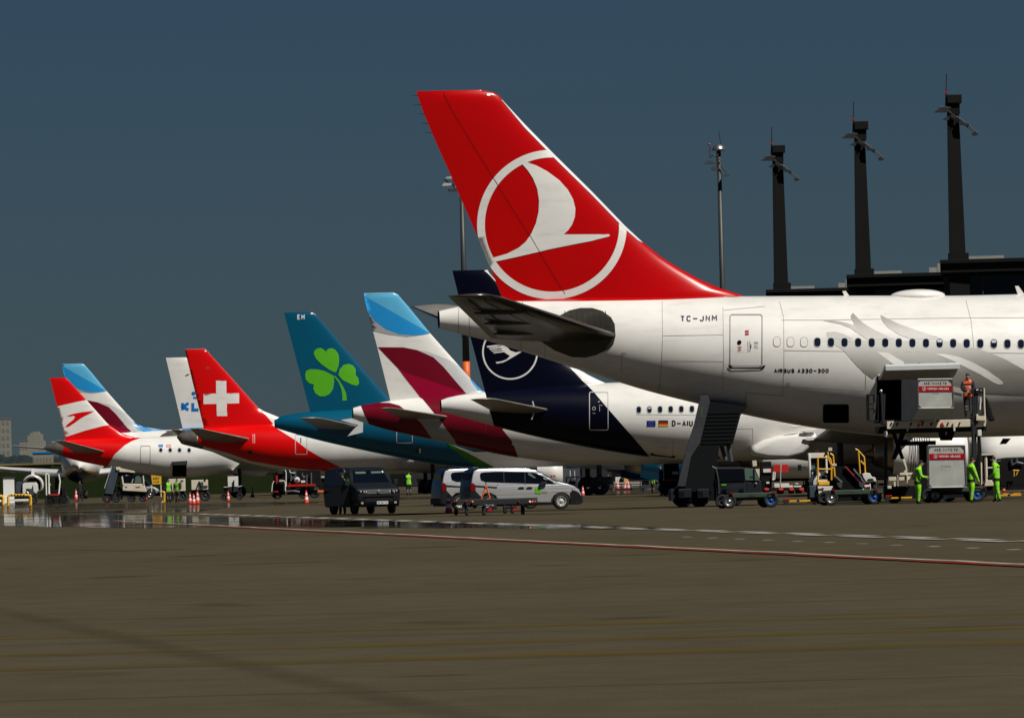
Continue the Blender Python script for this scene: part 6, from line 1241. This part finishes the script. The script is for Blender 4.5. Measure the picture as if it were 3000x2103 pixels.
part(T, 'base_frame', M.black, [('b', 138, 1452, 182, 1474, -.3, .9)]); part(T, 'side_wall', M.black, [('b', 182, 1429, 194, 1474, -.3, .9)]); wheel(T, 146, 1484, .35, -.3, .25); wheel(T, 188, 1484, .4, -.3, .3)
# cream stairs truck at left
T = TH(400, 1470, 'stairs_truck', 'cream passenger stairs truck with grey stairs climbing left, before the jet with the red arrow', 'stairs truck')
part(T, 'stair_side', M.steelb, [('p', [(306, 1446), (328, 1366), (346, 1368), (344, 1395), (330, 1448)], 0, 1.8)], bevel=.04); part(T, 'stair_rail', M.lgrey, [('t', [(306, 1430), (327, 1364)], .03, -.05)]); part(T, 'stair_foot', M.steeld, [('b', 304, 1446, 340, 1462, .1, 1.7)])
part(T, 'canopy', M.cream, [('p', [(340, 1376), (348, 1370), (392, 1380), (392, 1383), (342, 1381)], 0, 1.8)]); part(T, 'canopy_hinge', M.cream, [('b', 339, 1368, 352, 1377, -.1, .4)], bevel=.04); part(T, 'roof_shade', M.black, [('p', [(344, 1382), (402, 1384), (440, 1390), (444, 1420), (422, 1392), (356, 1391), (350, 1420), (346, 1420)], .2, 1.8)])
part(T, 'front_panel', M.cream, [('p', [(359, 1416), (421, 1417), (429, 1436), (429, 1441), (359, 1437)], -.1, 1.9)], bevel=.04)
part(T, 'pillar', M.cream, [('t', [(357, 1395), (361, 1420)], .07, -.1)]); part(T, 'pillar', M.cream, [('t', [(419, 1393), (421, 1418)], .06, -.1)]); part(T, 'pillar', M.cream, [('t', [(390, 1402), (386, 1415)], .03, -.1)])
w = part(T, 'windscreen', M.glass, [('b', 362, 1393, 419, 1416, .0, .1)]); part(T, 'windscreen_glare', M.gglass, [('p', [(394, 1414), (397, 1396), (406, 1393), (416, 1400), (416, 1414)], -.03, -.01)], w)
part(T, 'panel_note', M.rink, [('b', 397, 1425, 411, 1427.5, -.12, -.1)]); part(T, 'panel_logo', M.kblue, [('b', 366, 1425, 373, 1427.5, -.12, -.1)])
part(T, 'chassis', M.black, [('b', 342, 1438, 432, 1450, .1, 1.7), ('b', 338, 1430, 357, 1462, .2, 1.7)]); part(T, 'lamp', M.sred, [('s', 429, 1461, .1, -.1), ('s', 313, 1464, .08, -.1)])
for x in (314, 340, 386, 420): wheel(T, x, 1472, .38 if x < 350 else .33, .1, .3)
# white car behind the sign
T = TH(452, 1460, 'white_car', 'white car half hidden behind the cream stairs truck, its front wheel beside the yellow sign', 'car')
part(T, 'body', M.silver, [('p', [(422, 1426), (440, 1424), (452, 1426), (462, 1432), (468, 1440), (466, 1446), (458, 1448), (452, 1436), (444, 1432), (434, 1434), (430, 1446), (422, 1446)], -.1, 1.6)], bevel=.1)
part(T, 'cabin', M.glass, [('p', [(405, 1424), (412, 1410), (428, 1408), (442, 1424)], 0, 1.5)], bevel=.08); part(T, 'headlamp', M.lamp, [('p', [(460, 1436), (467, 1440), (462, 1443)], -.12, .1)]); part(T, 'bumper', M.plast, [('b', 452, 1444, 468, 1452, -.1, 1.6)])
wheel(T, 440, 1459, .36, -.1, .22, M.steel)
# A01 sign
T = TH(457, 1462, 'stand_sign', 'yellow stand sign reading A01 on two white posts', 'sign')
b = part(T, 'board', M.yellow, [('b', 442, 1392, 473, 1418, -.06, .06)], bevel=.01); label_text(T, 'A01', 447.5, 1397, 467, 1405, -.075, M.ink, 'sign_lettering', .06, b); label_text(T, 'STAND', 450, 1408.5, 466, 1413, -.075, M.ink, 'sign_small_lettering', .0, b)
part(T, 'post', M.vwhite, [('t', [(444, 1418), (444, 1440)], .05, 0)]); part(T, 'post', M.vwhite, [('t', [(471, 1418), (472, 1455)], .05, 0)])
T = TH(480, 1471, 'yellow_bollard_rail', 'bent yellow tubular rail right of the A01 sign', 'barrier')
part(T, 'tube', M.yellow, [('t', [(469, 1441), (478, 1440), (482, 1444), (481, 1470), (474, 1471)], .09, 0)])
def tank(px, yc, box, label, name='equipment_cabinet', bits=()):
    T = TH(px, yc, name, label, 'service cart'); part(T, 'cabinet', M.cream, [('b', *box, -.3, 1.2)], bevel=.03); part(T, 'chassis', M.black, [('b', box[0] + 1, box[3], box[2] - 1, box[3] + 7, -.2, 1.1)])
    for x in (box[0] + 6, box[2] - 6): wheel(T, x, yc, (yc - box[3] - 3) / 2 / s_at(px, yc), -.2, .2)
    for i, (m, ops) in enumerate(bits): part(T, 'fitting', m, ops)
tank(517, 1468, (492, 1403, 542, 1438), 'cream service cart standing behind the two workers in yellow-green vests', bits=[(M.alug, [('b', 524, 1413, 532, 1430, -.34, -.3), ('b', 530, 1406, 537, 1409, -.34, -.3)])])
tank(583, 1468, (560, 1406, 608, 1434), 'cream twin water cart with exposed pipework, behind the three cones', bits=[(M.dgreen, [('b', 582, 1412, 596, 1430, -.34, -.3), ('b', 590, 1422, 608, 1427, -.36, -.3)]), (M.steeld, [('t', [(575, 1434), (584, 1410), (592, 1430)], .05, -.35)]), (M.black, [('b', 597, 1405, 603, 1408, -.34, -.3)])])
T = TH(682, 1465, 'white_trolley', 'small white trolley seen end on, behind the cone left of the fuel truck', 'trolley')
part(T, 'upper_board', M.vwhite, [('b', 667, 1395, 697, 1416, -.1, .8)]); part(T, 'lower_board', M.vwhite, [('b', 668, 1417, 697, 1425, -.1, .8)]); part(T, 'handle', M.black, [('t', [(685, 1406), (685, 1430)], .05, -.2)]); part(T, 'base', M.steeld, [('b', 674, 1425, 698, 1440, -.1, .8)])
part(T, 'side_frame', M.black, [('p', [(652, 1456), (656, 1430), (664, 1414), (668, 1456)], 0, .6), ('b', 696, 1430, 708, 1456, 0, .6)]); part(T, 'arm', M.lgrey, [('t', [(697, 1426), (709, 1423)], .04, -.1), ('t', [(656, 1427), (668, 1426)], .04, -.1)])
for x in (656, 702): wheel(T, x, 1465, .25, -.1, .2)
# fuel hydrant truck
T = TH(872, 1460, 'fuel_truck', 'dark fuel hydrant truck with pipes and a red bar, under the white-cross jet', 'truck')
part(T, 'body', M.black, [('b', 834, 1378, 940, 1424, .3, 2.2), ('b', 800, 1382, 834, 1448, .3, 2.2)], bevel=.04); part(T, 'cab_top', M.steeld, [('b', 812, 1376, 834, 1388, .1, 2)], bevel=.03)
part(T, 'extinguisher', M.sred, [('t', [(810, 1392), (811, 1416)], .08, .1)]); part(T, 'hose_reel', M.steeld, [('s', 823, 1412, .25, .1)])
part(T, 'hand_rail', M.vwhite, [('t', [(835, 1376), (838, 1384), (838, 1424)], .045, 0), ('t', [(818, 1409), (832, 1408), (836, 1416), (836, 1438), (842, 1440), (878, 1440)], .045, -.1), ('t', [(796, 1440), (798, 1418), (803, 1408)], .035, 0), ('t', [(848, 1376), (850, 1384), (864, 1386)], .035, 0)])
for x, a, b_ in ((866, 1380, 1398), (899, 1390, 1420), (912, 1384, 1420), (853, 1388, 1408), (886, 1385, 1395)): part(T, 'pipe', M.steel, [('t', [(x, a), (x, b_)], .055, .1)])
mt = part(T, 'meter', M.lgrey, [('c',)] if False else [('s', 870, 1406, .24, .15)], smooth=True); part(T, 'meter_mark', M.rink, [('b', 869, 1403, 874, 1409, -.12, -.08)], mt); part(T, 'label_plate', M.wink, [('b', 882, 1407, 894, 1413, .1, .15)]); part(T, 'valve_cluster', M.alug, [('b', 854, 1392, 864, 1402, .1, .3), ('s', 862, 1384, .1, .2), ('s', 890, 1398, .12, .2), ('s', 848, 1416, .06, .1)])
part(T, 'red_bar', M.sred, [('b', 842, 1419, 925, 1423, -.05, .1)]); part(T, 'chassis', M.black, [('b', 840, 1426, 930, 1446, .3, 2)]); part(T, 'hose', M.alug, [('t', [(838, 1440), (860, 1438), (878, 1441)], .09, -.2)]); part(T, 'tank_end', M.dgreen, [('b', 908, 1427, 931, 1435, .2, 1)]); part(T, 'red_light', M.sred, [('b', 804, 1438, 816, 1441, 0, .3)])
for x in (812, 890, 922): wheel(T, x, 1460, .42, .3, .3)
part(T, 'orange_chock', M.orange, [('b', 930, 1436, 948, 1443, -.3, 0)], bevel=.04)
T = TH(942, 1446, 'white_truck', 'white vehicle end just visible left of the dark van', 'truck'); part(T, 'box', M.lgrey, [('b', 928, 1388, 962, 1400, 0, 1.5)], bevel=.05); part(T, 'body', M.black, [('p', [(926, 1400), (950, 1402), (956, 1444), (926, 1444)], .2, 1.5)])
# white tractor-like machine right of gear
T = TH(1232, 1446, 'white_machine', 'small white and grey service machine behind the black wheels, left of the silver vans', 'machine')
part(T, 'hood', M.vwhite, [('p', [(1218, 1402), (1240, 1404), (1248, 1426), (1242, 1434), (1236, 1424), (1224, 1416)], 0, .9)], bevel=.03); part(T, 'pump', M.cream, [('s', 1252, 1422, .13, -.1), ('t', [(1246, 1402), (1252, 1420)], .08, -.1), ('b', 1220, 1402, 1240, 1406, -.05, .2)]); part(T, 'base', M.black, [('b', 1224, 1428, 1262, 1444, .1, .9)])
# white rounded tank behind the silver van bonnet
T = TH(1615, 1440, 'white_tank_body', 'white rounded tank body with two red marks behind the silver van windscreen', 'tank')
mb = MB(); (a, z1_), (b_, z0_) = T.uz(1574, 1366), T.uz(1650, 1422); mb.lathe((a, 1.5, (z1_ + z0_) / 2 + .2), (1, 0, 0), [(0, .6), (.25, (z1_ - z0_) / 2 * .95), (.8, (z1_ - z0_) / 2 + .25), (b_ - a, (z1_ - z0_) / 2 + .25), (b_ - a, 0)], 32); mb.done('tank', M.vwhite, T.root, smooth=True)
part(T, 'rear_part', M.alug, [('b', 1650, 1372, 1700, 1420, 1.2, 2.2)]); part(T, 'post', M.lgrey, [('t', [(1670, 1378), (1671, 1400)], .04, .9), ('t', [(1683, 1378), (1684, 1402)], .04, .9)]); part(T, 'base', M.black, [('b', 1576, 1422, 1700, 1436, 1, 2)])
for x in (1616, 1624): part(T, 'red_mark', M.rink, [('s', x, 1394, .09, .15)])
# wire trolley, cabinet under navy jet
T = TH(1862, 1440, 'wire_trolley', 'empty wire-sided trolley right of the three cones under the navy jet', 'trolley')
part(T, 'wire_frame', M.lgrey, [('t', [(1800, 1415), (1880, 1414), (1893, 1418), (1894, 1430), (1848, 1432)], .035, 0), ('t', [(1850, 1421), (1892, 1420)], .025, 0), ('t', [(1876, 1414), (1876, 1431)], .025, 0), ('t', [(1800, 1422), (1846, 1423)], .025, 0)]); part(T, 'base', M.steeld, [('b', 1802, 1431, 1896, 1435, -.2, .9)]); part(T, 'junk', M.alug, [('s', 1851, 1428, .08, -.2), ('s', 1888, 1434, .1, -.2)])
T = TH(1820, 1430, 'equipment_board', 'white board with a yellow diamond behind the three cones', 'board'); part(T, 'board', M.vwhite, [('b', 1803, 1397, 1839, 1412, 0, .1)]); part(T, 'diamond', M.yellow, [('p', [(1824, 1408), (1832, 1399), (1838, 1404), (1830, 1412)], -.05, 0)]); part(T, 'post', M.steeld, [('t', [(1820, 1412), (1820, 1430)], .05, .05)]); part(T, 'reel', M.black, [('s', 1822, 1405, .2, .0)])
T = TH(1955, 1450, 'dark_truck', 'dark box truck with a small pale plate behind the foot of the big stairs truck', 'truck', 0)
part(T, 'box', M.wallb, [('b', 1945, 1352, 1990, 1405, .2, 2.4)], bevel=.03); part(T, 'plate', M.lgrey, [('b', 1970, 1381, 1987, 1389, .15, .2)]); part(T, 'bumper', M.sred, [('b', 1942, 1405, 1990, 1407, .1, .2)]); part(T, 'chassis', M.black, [('b', 1944, 1407, 1990, 1436, .3, 2.2)])
for x in (1950, 1982): wheel(T, x, 1450, .4, .3, .3)
# gear and carts seen between the two stairs
T = TH(2250, 1446, 'cargo_tug', 'white and black tug with red lamps right of the stairs truck cab', 'tug')
part(T, 'cab', M.black, [('b', 2228, 1352, 2262, 1440, .2, 1.5)], bevel=.03); part(T, 'white_panel', M.cream, [('p', [(2213, 1373), (2225, 1373), (2225, 1406), (2222, 1406)], .0, .2)]); part(T, 'exhaust', M.cream, [('p', [(2204, 1349), (2216, 1348), (2218, 1364), (2206, 1366)], .0, .3)]); part(T, 'white_strip', M.vwhite, [('b', 2236, 1373, 2258, 1383, .1, .2)]); part(T, 'red_end', M.bred, [('b', 2258, 1373, 2266, 1383, .1, .2)])
part(T, 'plate', M.wink, [('b', 2245, 1411, 2254, 1416, .1, .2)]); part(T, 'grab_rail', M.vwhite, [('t', [(2264, 1406), (2266, 1384), (2271, 1382), (2269, 1404), (2264, 1406)], .04, 0)]); wheel(T, 2236, 1446, .35, .2, .25)
T = TH(2300, 1446, 'baggage_trailer', 'low white baggage trailers with glowing red reflectors between the stairs truck and belt loader', 'trailer')
part(T, 'white_load', M.vwhite, [('b', 2268, 1416, 2284, 1428, 0, .8), ('b', 2287, 1416, 2312, 1428, 0, .8), ('b', 2310, 1422, 2323, 1429, 0, .8), ('b', 2326, 1423, 2347, 1429, 0, .8), ('b', 2330, 1415, 2339, 1418, 0, .5)], bevel=.02)
for x in (2238, 2280, 2311, 2340): part(T, 'red_reflector', M.conered, [('p', [(x, 1432), (x + 4, 1429), (x + 12, 1429), (x + 16, 1433), (x + 12, 1437), (x + 4, 1437)], -.2, -.1)], bevel=.02)
part(T, 'chassis', M.black, [('b', 2236, 1429, 2352, 1436, -.08, .9)]); part(T, 'wheel_row', M.rubber, [('w', x, 1440, .16, .2, .4) for x in (2244, 2288, 2318, 2342)]); part(T, 'wheel_row', M.rubber, [('w', x, 1439, .16, .6, .8) for x in (2284, 2338)])
T = TH(2289, 1446, 'red_flags', 'pair of red warning flags on a pole in front of the white engine cowling', 'flag')
part(T, 'pole', M.lgrey, [('t', [(2286, 1424), (2288, 1361)], .025, 0)]); part(T, 'flag', M.sred, [('b', 2268, 1361, 2286, 1382, -.03, -.01)]); part(T, 'flag', M.sred, [('b', 2290, 1361, 2310, 1382, -.03, -.01)])
# far right dark equipment and the grey cowl behind the loader
T = TH(2960, 1446, 'dark_equipment', 'dark ground equipment with small yellow trestles behind the right-hand worker', 'equipment')
part(T, 'dark_mass', M.black, [('p', [(2926, 1344), (2950, 1340), (3000, 1338), (3040, 1338), (3040, 1424), (2928, 1424)], .6, 2.5)], bevel=.05); part(T, 'pale_bits', M.alug, [('b', 2976, 1341, 2983, 1352, .5, .6), ('t', [(2962, 1344), (2965, 1362), (2980, 1354), (2998, 1358)], .05, .5), ('t', [(2922, 1352), (2932, 1350)], .05, .5)])
part(T, 'yellow_trestle', M.yellow, [('t', [(2968, 1378), (2986, 1378)], .035, .3), ('t', [(2971, 1378), (2971, 1395)], .025, .3), ('t', [(2983, 1378), (2977, 1392)], .025, .3)])
part(T, 'trolley_bar', M.orange, [('t', [(2938, 1446), (2958, 1447)], .03, -.4), ('t', [(2968, 1446), (2990, 1444)], .03, -.4), ('s', 2941, 1436, .08, -.4)]); part(T, 'undercarriage', M.black, [('b', 2930, 1424, 3040, 1432, .6, 2)])
T = Fr(2865, 62.0, 0); thing(T, 'jet_engine', 'big grey-white engine cowling in shade behind the loader, cut off by the right edge', 'jet engine')
(a, z1_), (_, z0_) = T.uz(2870, 1270, 0), T.uz(2870, 1402, 0); rr = (z1_ - z0_) / 2; mb = MB(); mb.lathe((a, 0, (z1_ + z0_) / 2), (1, 0, 0), [(0, rr * .8), (.02, rr * .93), (.8, rr), (4, rr), (5, rr * .9), (5, .1)], 40); mb.done('cowl', M.vwhite, T.root, smooth=True)
# PEOPLE
HEAD_R = .098
def person(px, yfoot, heading, label, top, legs, pose='stand', h=1.76, vest=None, shoes=None, hair=True, z0=0.0, sc=None, lean=0.0, arms=None, stripes=True, spread=.11, stoop=0.0, fingers=True, step=0.0, look=0.0):
    s = sc or s_at(px, yfoot); D = FPX / s; rt = empty('person', (GX(px, D, z0), D, z0), math.radians(heading), label, 'person')
    k = h / 1.76; V = []; G = 1.0 if False else 1.16; E = []; Rr = []; tagv = []
    def n(p, r, t, par=None):
        x, y, z = p; f = max(0, z - .9); V.append((k * (x + f * lean), k * y, k * z)); Rr.append(r * k * (1.30 if t in ('tor', 'arm', 'leg', 'hip') else 1)); tagv.append(t)
        if par is not None: E.append((par, len(V) - 1))
        return len(V) - 1
    pv = n((0, 0, .95), (.150), 'hip'); sp = n((0, 0, 1.12), .122, 'tor', pv); ch = n((.0 + stoop * .3, 0, 1.32), .155, 'tor', sp); ub = n((.01 + stoop * .6, 0, 1.43), .12, 'tor', ch)
    nk = n((.02 + stoop, 0, 1.51), .055, 'skin', ub); hd = n((.045 + stoop * 1.3, 0, 1.60), .088, 'skin', nk); ht = n((.05 + stoop * 1.5, 0, 1.69), .082, 'skin', hd)
    for sd in (1, -1):
        sh = n((.0 + stoop * .5, sd * .19, 1.40), .075, 'arm', ub)
        A_ = (arms or {}).get('L' if sd > 0 else 'R', ((.02, sd * .26, 1.14), (.10, sd * .24, .90)))
        (ex, ey, ez), (wx, wy, wz) = A_; el = n((ex, ey, ez), .052, 'arm', sh); wr = n((wx, wy, wz), .035, 'arm', el)
        d = Vector((wx - ex, wy - ey, wz - ez)).normalized(); hp = Vector((wx, wy, wz)) + d * .06; pm = n(tuple(hp), .034, 'skin', wr)
        side = d.cross(Vector((0, 1, 0)) if abs(d.y) < .8 else Vector((1, 0, 0))).normalized()
        for q, L in ((-.03, .055), (-.01, .07), (.011, .066), (.03, .05)):
            a = hp + side * q * .9 + d * .05; b = a + d * L * .6 + Vector((0, -sd * .012, -.01)); c = b + d * L * .35 + Vector((0, -sd * .02, -.012)); i1 = n(tuple(a), .011, 'skin', pm); i2 = n(tuple(b), .010, 'skin', i1); n(tuple(c), .009, 'skin', i2)
        t1 = n(tuple(hp + side * -.045 + d * .01 + Vector((.01, -sd * .02, 0))), .012, 'skin', pm); n(tuple(hp + side * -.055 + d * .045 + Vector((.015, -sd * .03, 0))), .010, 'skin', t1)
        st = step * sd; hp_ = n((0, sd * .095, .88), .105, 'leg', pv); kn = n((.03 + st * .5, sd * spread * .95, .50), .068, 'leg', hp_); ak = n((-.01 + st, sd * spread, .10), .046, 'leg', kn)
        hl = n((-.03 + st, sd * spread, .055), .045, 'shoe', ak); n((.12 + st, sd * (spread + .015), .042), .040, 'shoe', hl)
    me = bpy.data.meshes.new('body'); me.from_pydata(V, E, []); o = bpy.data.objects.new('body', me); C.objects.link(o)
    m1 = o.modifiers.new('skin', 'SKIN'); m1.use_smooth_shade = True; o.modifiers.new('sub', 'SUBSURF').levels = 2; o.modifiers['sub'].render_levels = 2
    for i, v in enumerate(me.skin_vertices[0].data): v.radius = (Rr[i], Rr[i]); v.use_root = (i == 0)
    for i in (1, 2, 3): me.skin_vertices[0].data[i].radius = (Rr[i] * .78, Rr[i] * 1.12)
    for i in (0,): me.skin_vertices[0].data[i].radius = (Rr[i] * .85, Rr[i] * 1.1)
    dg = bpy.context.evaluated_depsgraph_get(); nm = bpy.data.meshes.new_from_object(o.evaluated_get(dg)); bpy.data.objects.remove(o)
    nm.materials.clear(); ms = [top, legs, M.skin, shoes or M.black, vest or top, M.refl, M.cloth]; hem = vest is None and stripes
    for m_ in ms: nm.materials.append(m_)
    VV = [Vector(v) for v in V]
    for p in nm.polygons:
        c = p.center; best = None
        for a, b in E:
            A_, B_ = VV[a], VV[b]; ab = B_ - A_; t = max(0, min(1, (c - A_).dot(ab) / max(1e-9, ab.length_squared))); dd = (c - (A_ + ab * t)).length - (Rr[a] + (Rr[b] - Rr[a]) * t)
            if best is None or dd < best[0]: best = (dd, tagv[b], t)
        tg = best[1]; z = c.z / k; mi = {'tor': 4, 'hip': 1, 'arm': 0, 'skin': 2, 'leg': 1, 'shoe': 3}[tg]
        if tg == 'arm' and abs(c.y / k) < .17 and z > 1.3: mi = 4
        if tg in ('tor',) and .90 < z < 1.0: mi = 4
        if tg == 'hip' and z > .84: mi = 4
        if tg == 'leg' and z > .86: mi = 4 if vest or top is not legs else 1
        if stripes:
            if mi == 4 and (1.00 < z < 1.045 or 1.16 < z < 1.20 or (abs(abs(c.y / k) - .1) < .02 and z > 1.2)): mi = 5
            if tg == 'leg' and (.30 < z < .345 or .43 < z < .465): mi = 5
            if tg == 'arm' and vest is None and best[2] > .45 and best[2] < .6: mi = 5
        if hem and (.80 < z < .93) and tg in ('hip', 'leg', 'tor'): mi = 6
        if hem and tg == 'leg' and .06 < z < .13: mi = 6
        p.material_index = mi
    b = link('body', nm, None, rt); b.name = 'body'; nm.polygons.foreach_set('use_smooth', [True] * len(nm.polygons))
    fx, fz = k * (.05 + stoop * 1.45 + .75 * lean), k * 1.655
    mb = MB(); mb.ball((fx + .088 * k, 0, fz - .02 * k), (.02 * k, .014 * k, .022 * k), 8, 6)
    for sd in (1, -1): mb.ball((fx, sd * .082 * k, fz - .015 * k), (.02 * k, .012 * k, .03 * k), 8, 6)
    mb.done('nose_and_ears', M.skin, b, smooth=True)
    if hair:
        mb = MB(); mb.ball((fx - .030 * k, 0, fz + .042 * k), (.082 * k, .083 * k, .078 * k), 14, 10); mb.done('hair', M.hair, rt, smooth=True)
    for sd in (1, -1): mb = MB(); mb.ball((fx + .078 * k, sd * .033 * k, fz + .008 * k), .011 * k, 8, 6); mb.done('eye', M.ink, b)
    return rt
TLz = TL.uz(2838, 1222, 1.2)[1]
person(2838, 1471, -95, 'worker in an orange vest and dark clothes standing on the raised platform, looking down', M.cloth, M.cloth, vest=M.hivor, z0=TLz, sc=FPX / (TL.O.y + 1.3), stoop=.05, h=1.68, arms={'L': ((.10, .25, 1.14), (.28, .06, 1.03)), 'R': ((.10, -.25, 1.14), (.28, -.02, 1.03))})
person(2690, 1467, 12, 'worker in bright green clothes left of the lower container, reaching towards it with bowed head', M.hivis, M.hivis, h=1.62, sc=78.6, stoop=.10, arms={'L': ((.10, .25, 1.12), (.36, .16, 1.08)), 'R': ((.08, -.27, 1.12), (.34, -.2, 1.08))}, spread=.09)
person(2846, 1468, 20, 'worker in bright green jacket and trousers just right of the lower container', M.hivis, M.hivis, h=1.68, sc=79, stoop=.04, arms={'L': ((.02, .26, 1.12), (.12, .24, .88)), 'R': ((.10, -.26, 1.12), (.22, -.24, .86))}, spread=.12, step=.05)
person(2922, 1467, 170, 'rightmost worker in bright green clothes, facing left with bowed head', M.hivis, M.hivis, h=1.70, sc=78, stoop=.06, arms={'L': ((.06, .25, 1.12), (.22, .16, .98)), 'R': ((.04, -.25, 1.12), (.24, -.14, 1.0))}, spread=.1, step=-.1)
person(494, 1472, -60, 'left one of two workers in dark clothes and green vests talking before the cream cart', M.cloth, M.cloth, vest=M.hivis, h=1.68)
person(520, 1472, -120, 'right one of two workers in dark clothes and green vests talking before the cream cart', M.cloth, M.cloth, vest=M.hivis, h=1.68)
person(1004, 1503, 110, 'worker in green vest at the open door of the dark van, arm raised', M.cloth, M.cloth, vest=M.hivis, h=1.74, sc=69.57, arms={'L': ((.05, .26, 1.14), (.15, .2, .95)), 'R': ((.22, -.22, 1.52), (.2, -.20, 1.78))}, spread=.1)
person(150, 1470, 180, 'worker in a green vest beyond the mobile access steps at left', M.cloth, M.cloth, vest=M.hivis, h=1.7)
person(236, 1476, 160, 'dark silhouetted worker walking under the nose of the blue and white jet', M.cloth, M.cloth, stripes=False, step=.15, sc=34)
person(1661, 1434, 90, 'distant worker in a bright green jacket right of the white tank', M.hivis, M.cloth, h=1.7)
person(1198, 1446, 90, 'worker with a green collar half hidden behind the black aircraft wheels', M.cloth, M.cloth, vest=M.hivis, sc=40)
person(1912, 1443, 30, 'worker in green bending down right of the wire trolley', M.hivis, M.cloth, h=1.15, stoop=.2)
person(1938, 1452, 180, 'worker in blue overalls beside the dark box truck', M.bcloth, M.bcloth, stripes=False)

def cart(px, yc, w, h, label, top=None, cat='baggage cart'):
    """dark baggage tug or cart under the aircraft, w and h in pixels"""
    T = TH(px, yc, 'baggage_cart' if cat == 'baggage cart' else 'tow_tug', label, cat, 0); k = w / 2
    part(T, 'bed', M.steeld, [('b', px - k, yc - h * .42, px + k, yc - h * .28, 0, 1.4)], bevel=.02)
    if cat == 'baggage cart':
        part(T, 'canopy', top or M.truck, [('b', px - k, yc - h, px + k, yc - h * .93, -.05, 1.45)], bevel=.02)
        for x in (px - k + 2, px, px + k - 2): part(T, 'post', M.steeld, [('t', [(x, yc - h), (x, yc - h * .3)], .035, .02)])
        part(T, 'luggage', M.vdark, [('b', px - k * .8, yc - h * .7, px - k * .1, yc - h * .42, .2, 1.2), ('b', px + k * .1, yc - h * .62, px + k * .75, yc - h * .42, .3, 1.2)], bevel=.05)
    else:
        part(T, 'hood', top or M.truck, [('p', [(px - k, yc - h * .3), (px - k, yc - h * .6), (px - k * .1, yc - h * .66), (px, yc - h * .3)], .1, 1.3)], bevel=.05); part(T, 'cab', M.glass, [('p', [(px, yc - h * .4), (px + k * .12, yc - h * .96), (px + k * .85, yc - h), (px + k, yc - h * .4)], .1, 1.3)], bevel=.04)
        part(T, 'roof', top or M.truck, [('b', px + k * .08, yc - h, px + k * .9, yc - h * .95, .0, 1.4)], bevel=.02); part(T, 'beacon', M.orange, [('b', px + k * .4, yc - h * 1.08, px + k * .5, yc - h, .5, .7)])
    r = h * .15 / s_at(px, yc)
    for x in (px - k * .7, px + k * .7): wheel(T, x, yc, r, .0, .2)
cart(1388, 1446, 66, 44, 'dark covered baggage cart seen over the roof line behind the silver vans')
cart(1465, 1446, 60, 44, 'dark tow tug behind the silver vans under the burgundy jet', cat='tow tug')
cart(1690, 1441, 62, 46, 'dark covered baggage cart behind the wheels right of the silver van bonnet')
cart(1770, 1440, 56, 46, 'dark tow tug behind the cones under the navy jet', cat='tow tug')
cart(1905, 1441, 62, 48, 'dark covered baggage cart right of the wire trolley', M.bcloth)
cart(2205, 1440, 60, 60, 'dark tow tug just right of the stairs truck', cat='tow tug')
cart(2385, 1440, 66, 50, 'dark covered baggage cart behind the belt loader cab')
cart(2470, 1440, 64, 50, 'dark tow tug behind the belt of the yellow-railed loader', cat='tow tug')
cart(2570, 1442, 66, 44, 'dark covered baggage cart under the golden engine nozzle')
cart(770, 1448, 50, 40, 'dark tow tug on the grass edge between the lone cone and fuel truck', cat='tow tug') if False else None
cart(1290, 1444, 50, 36, 'small dark baggage cart just behind the rear of the silver vans')
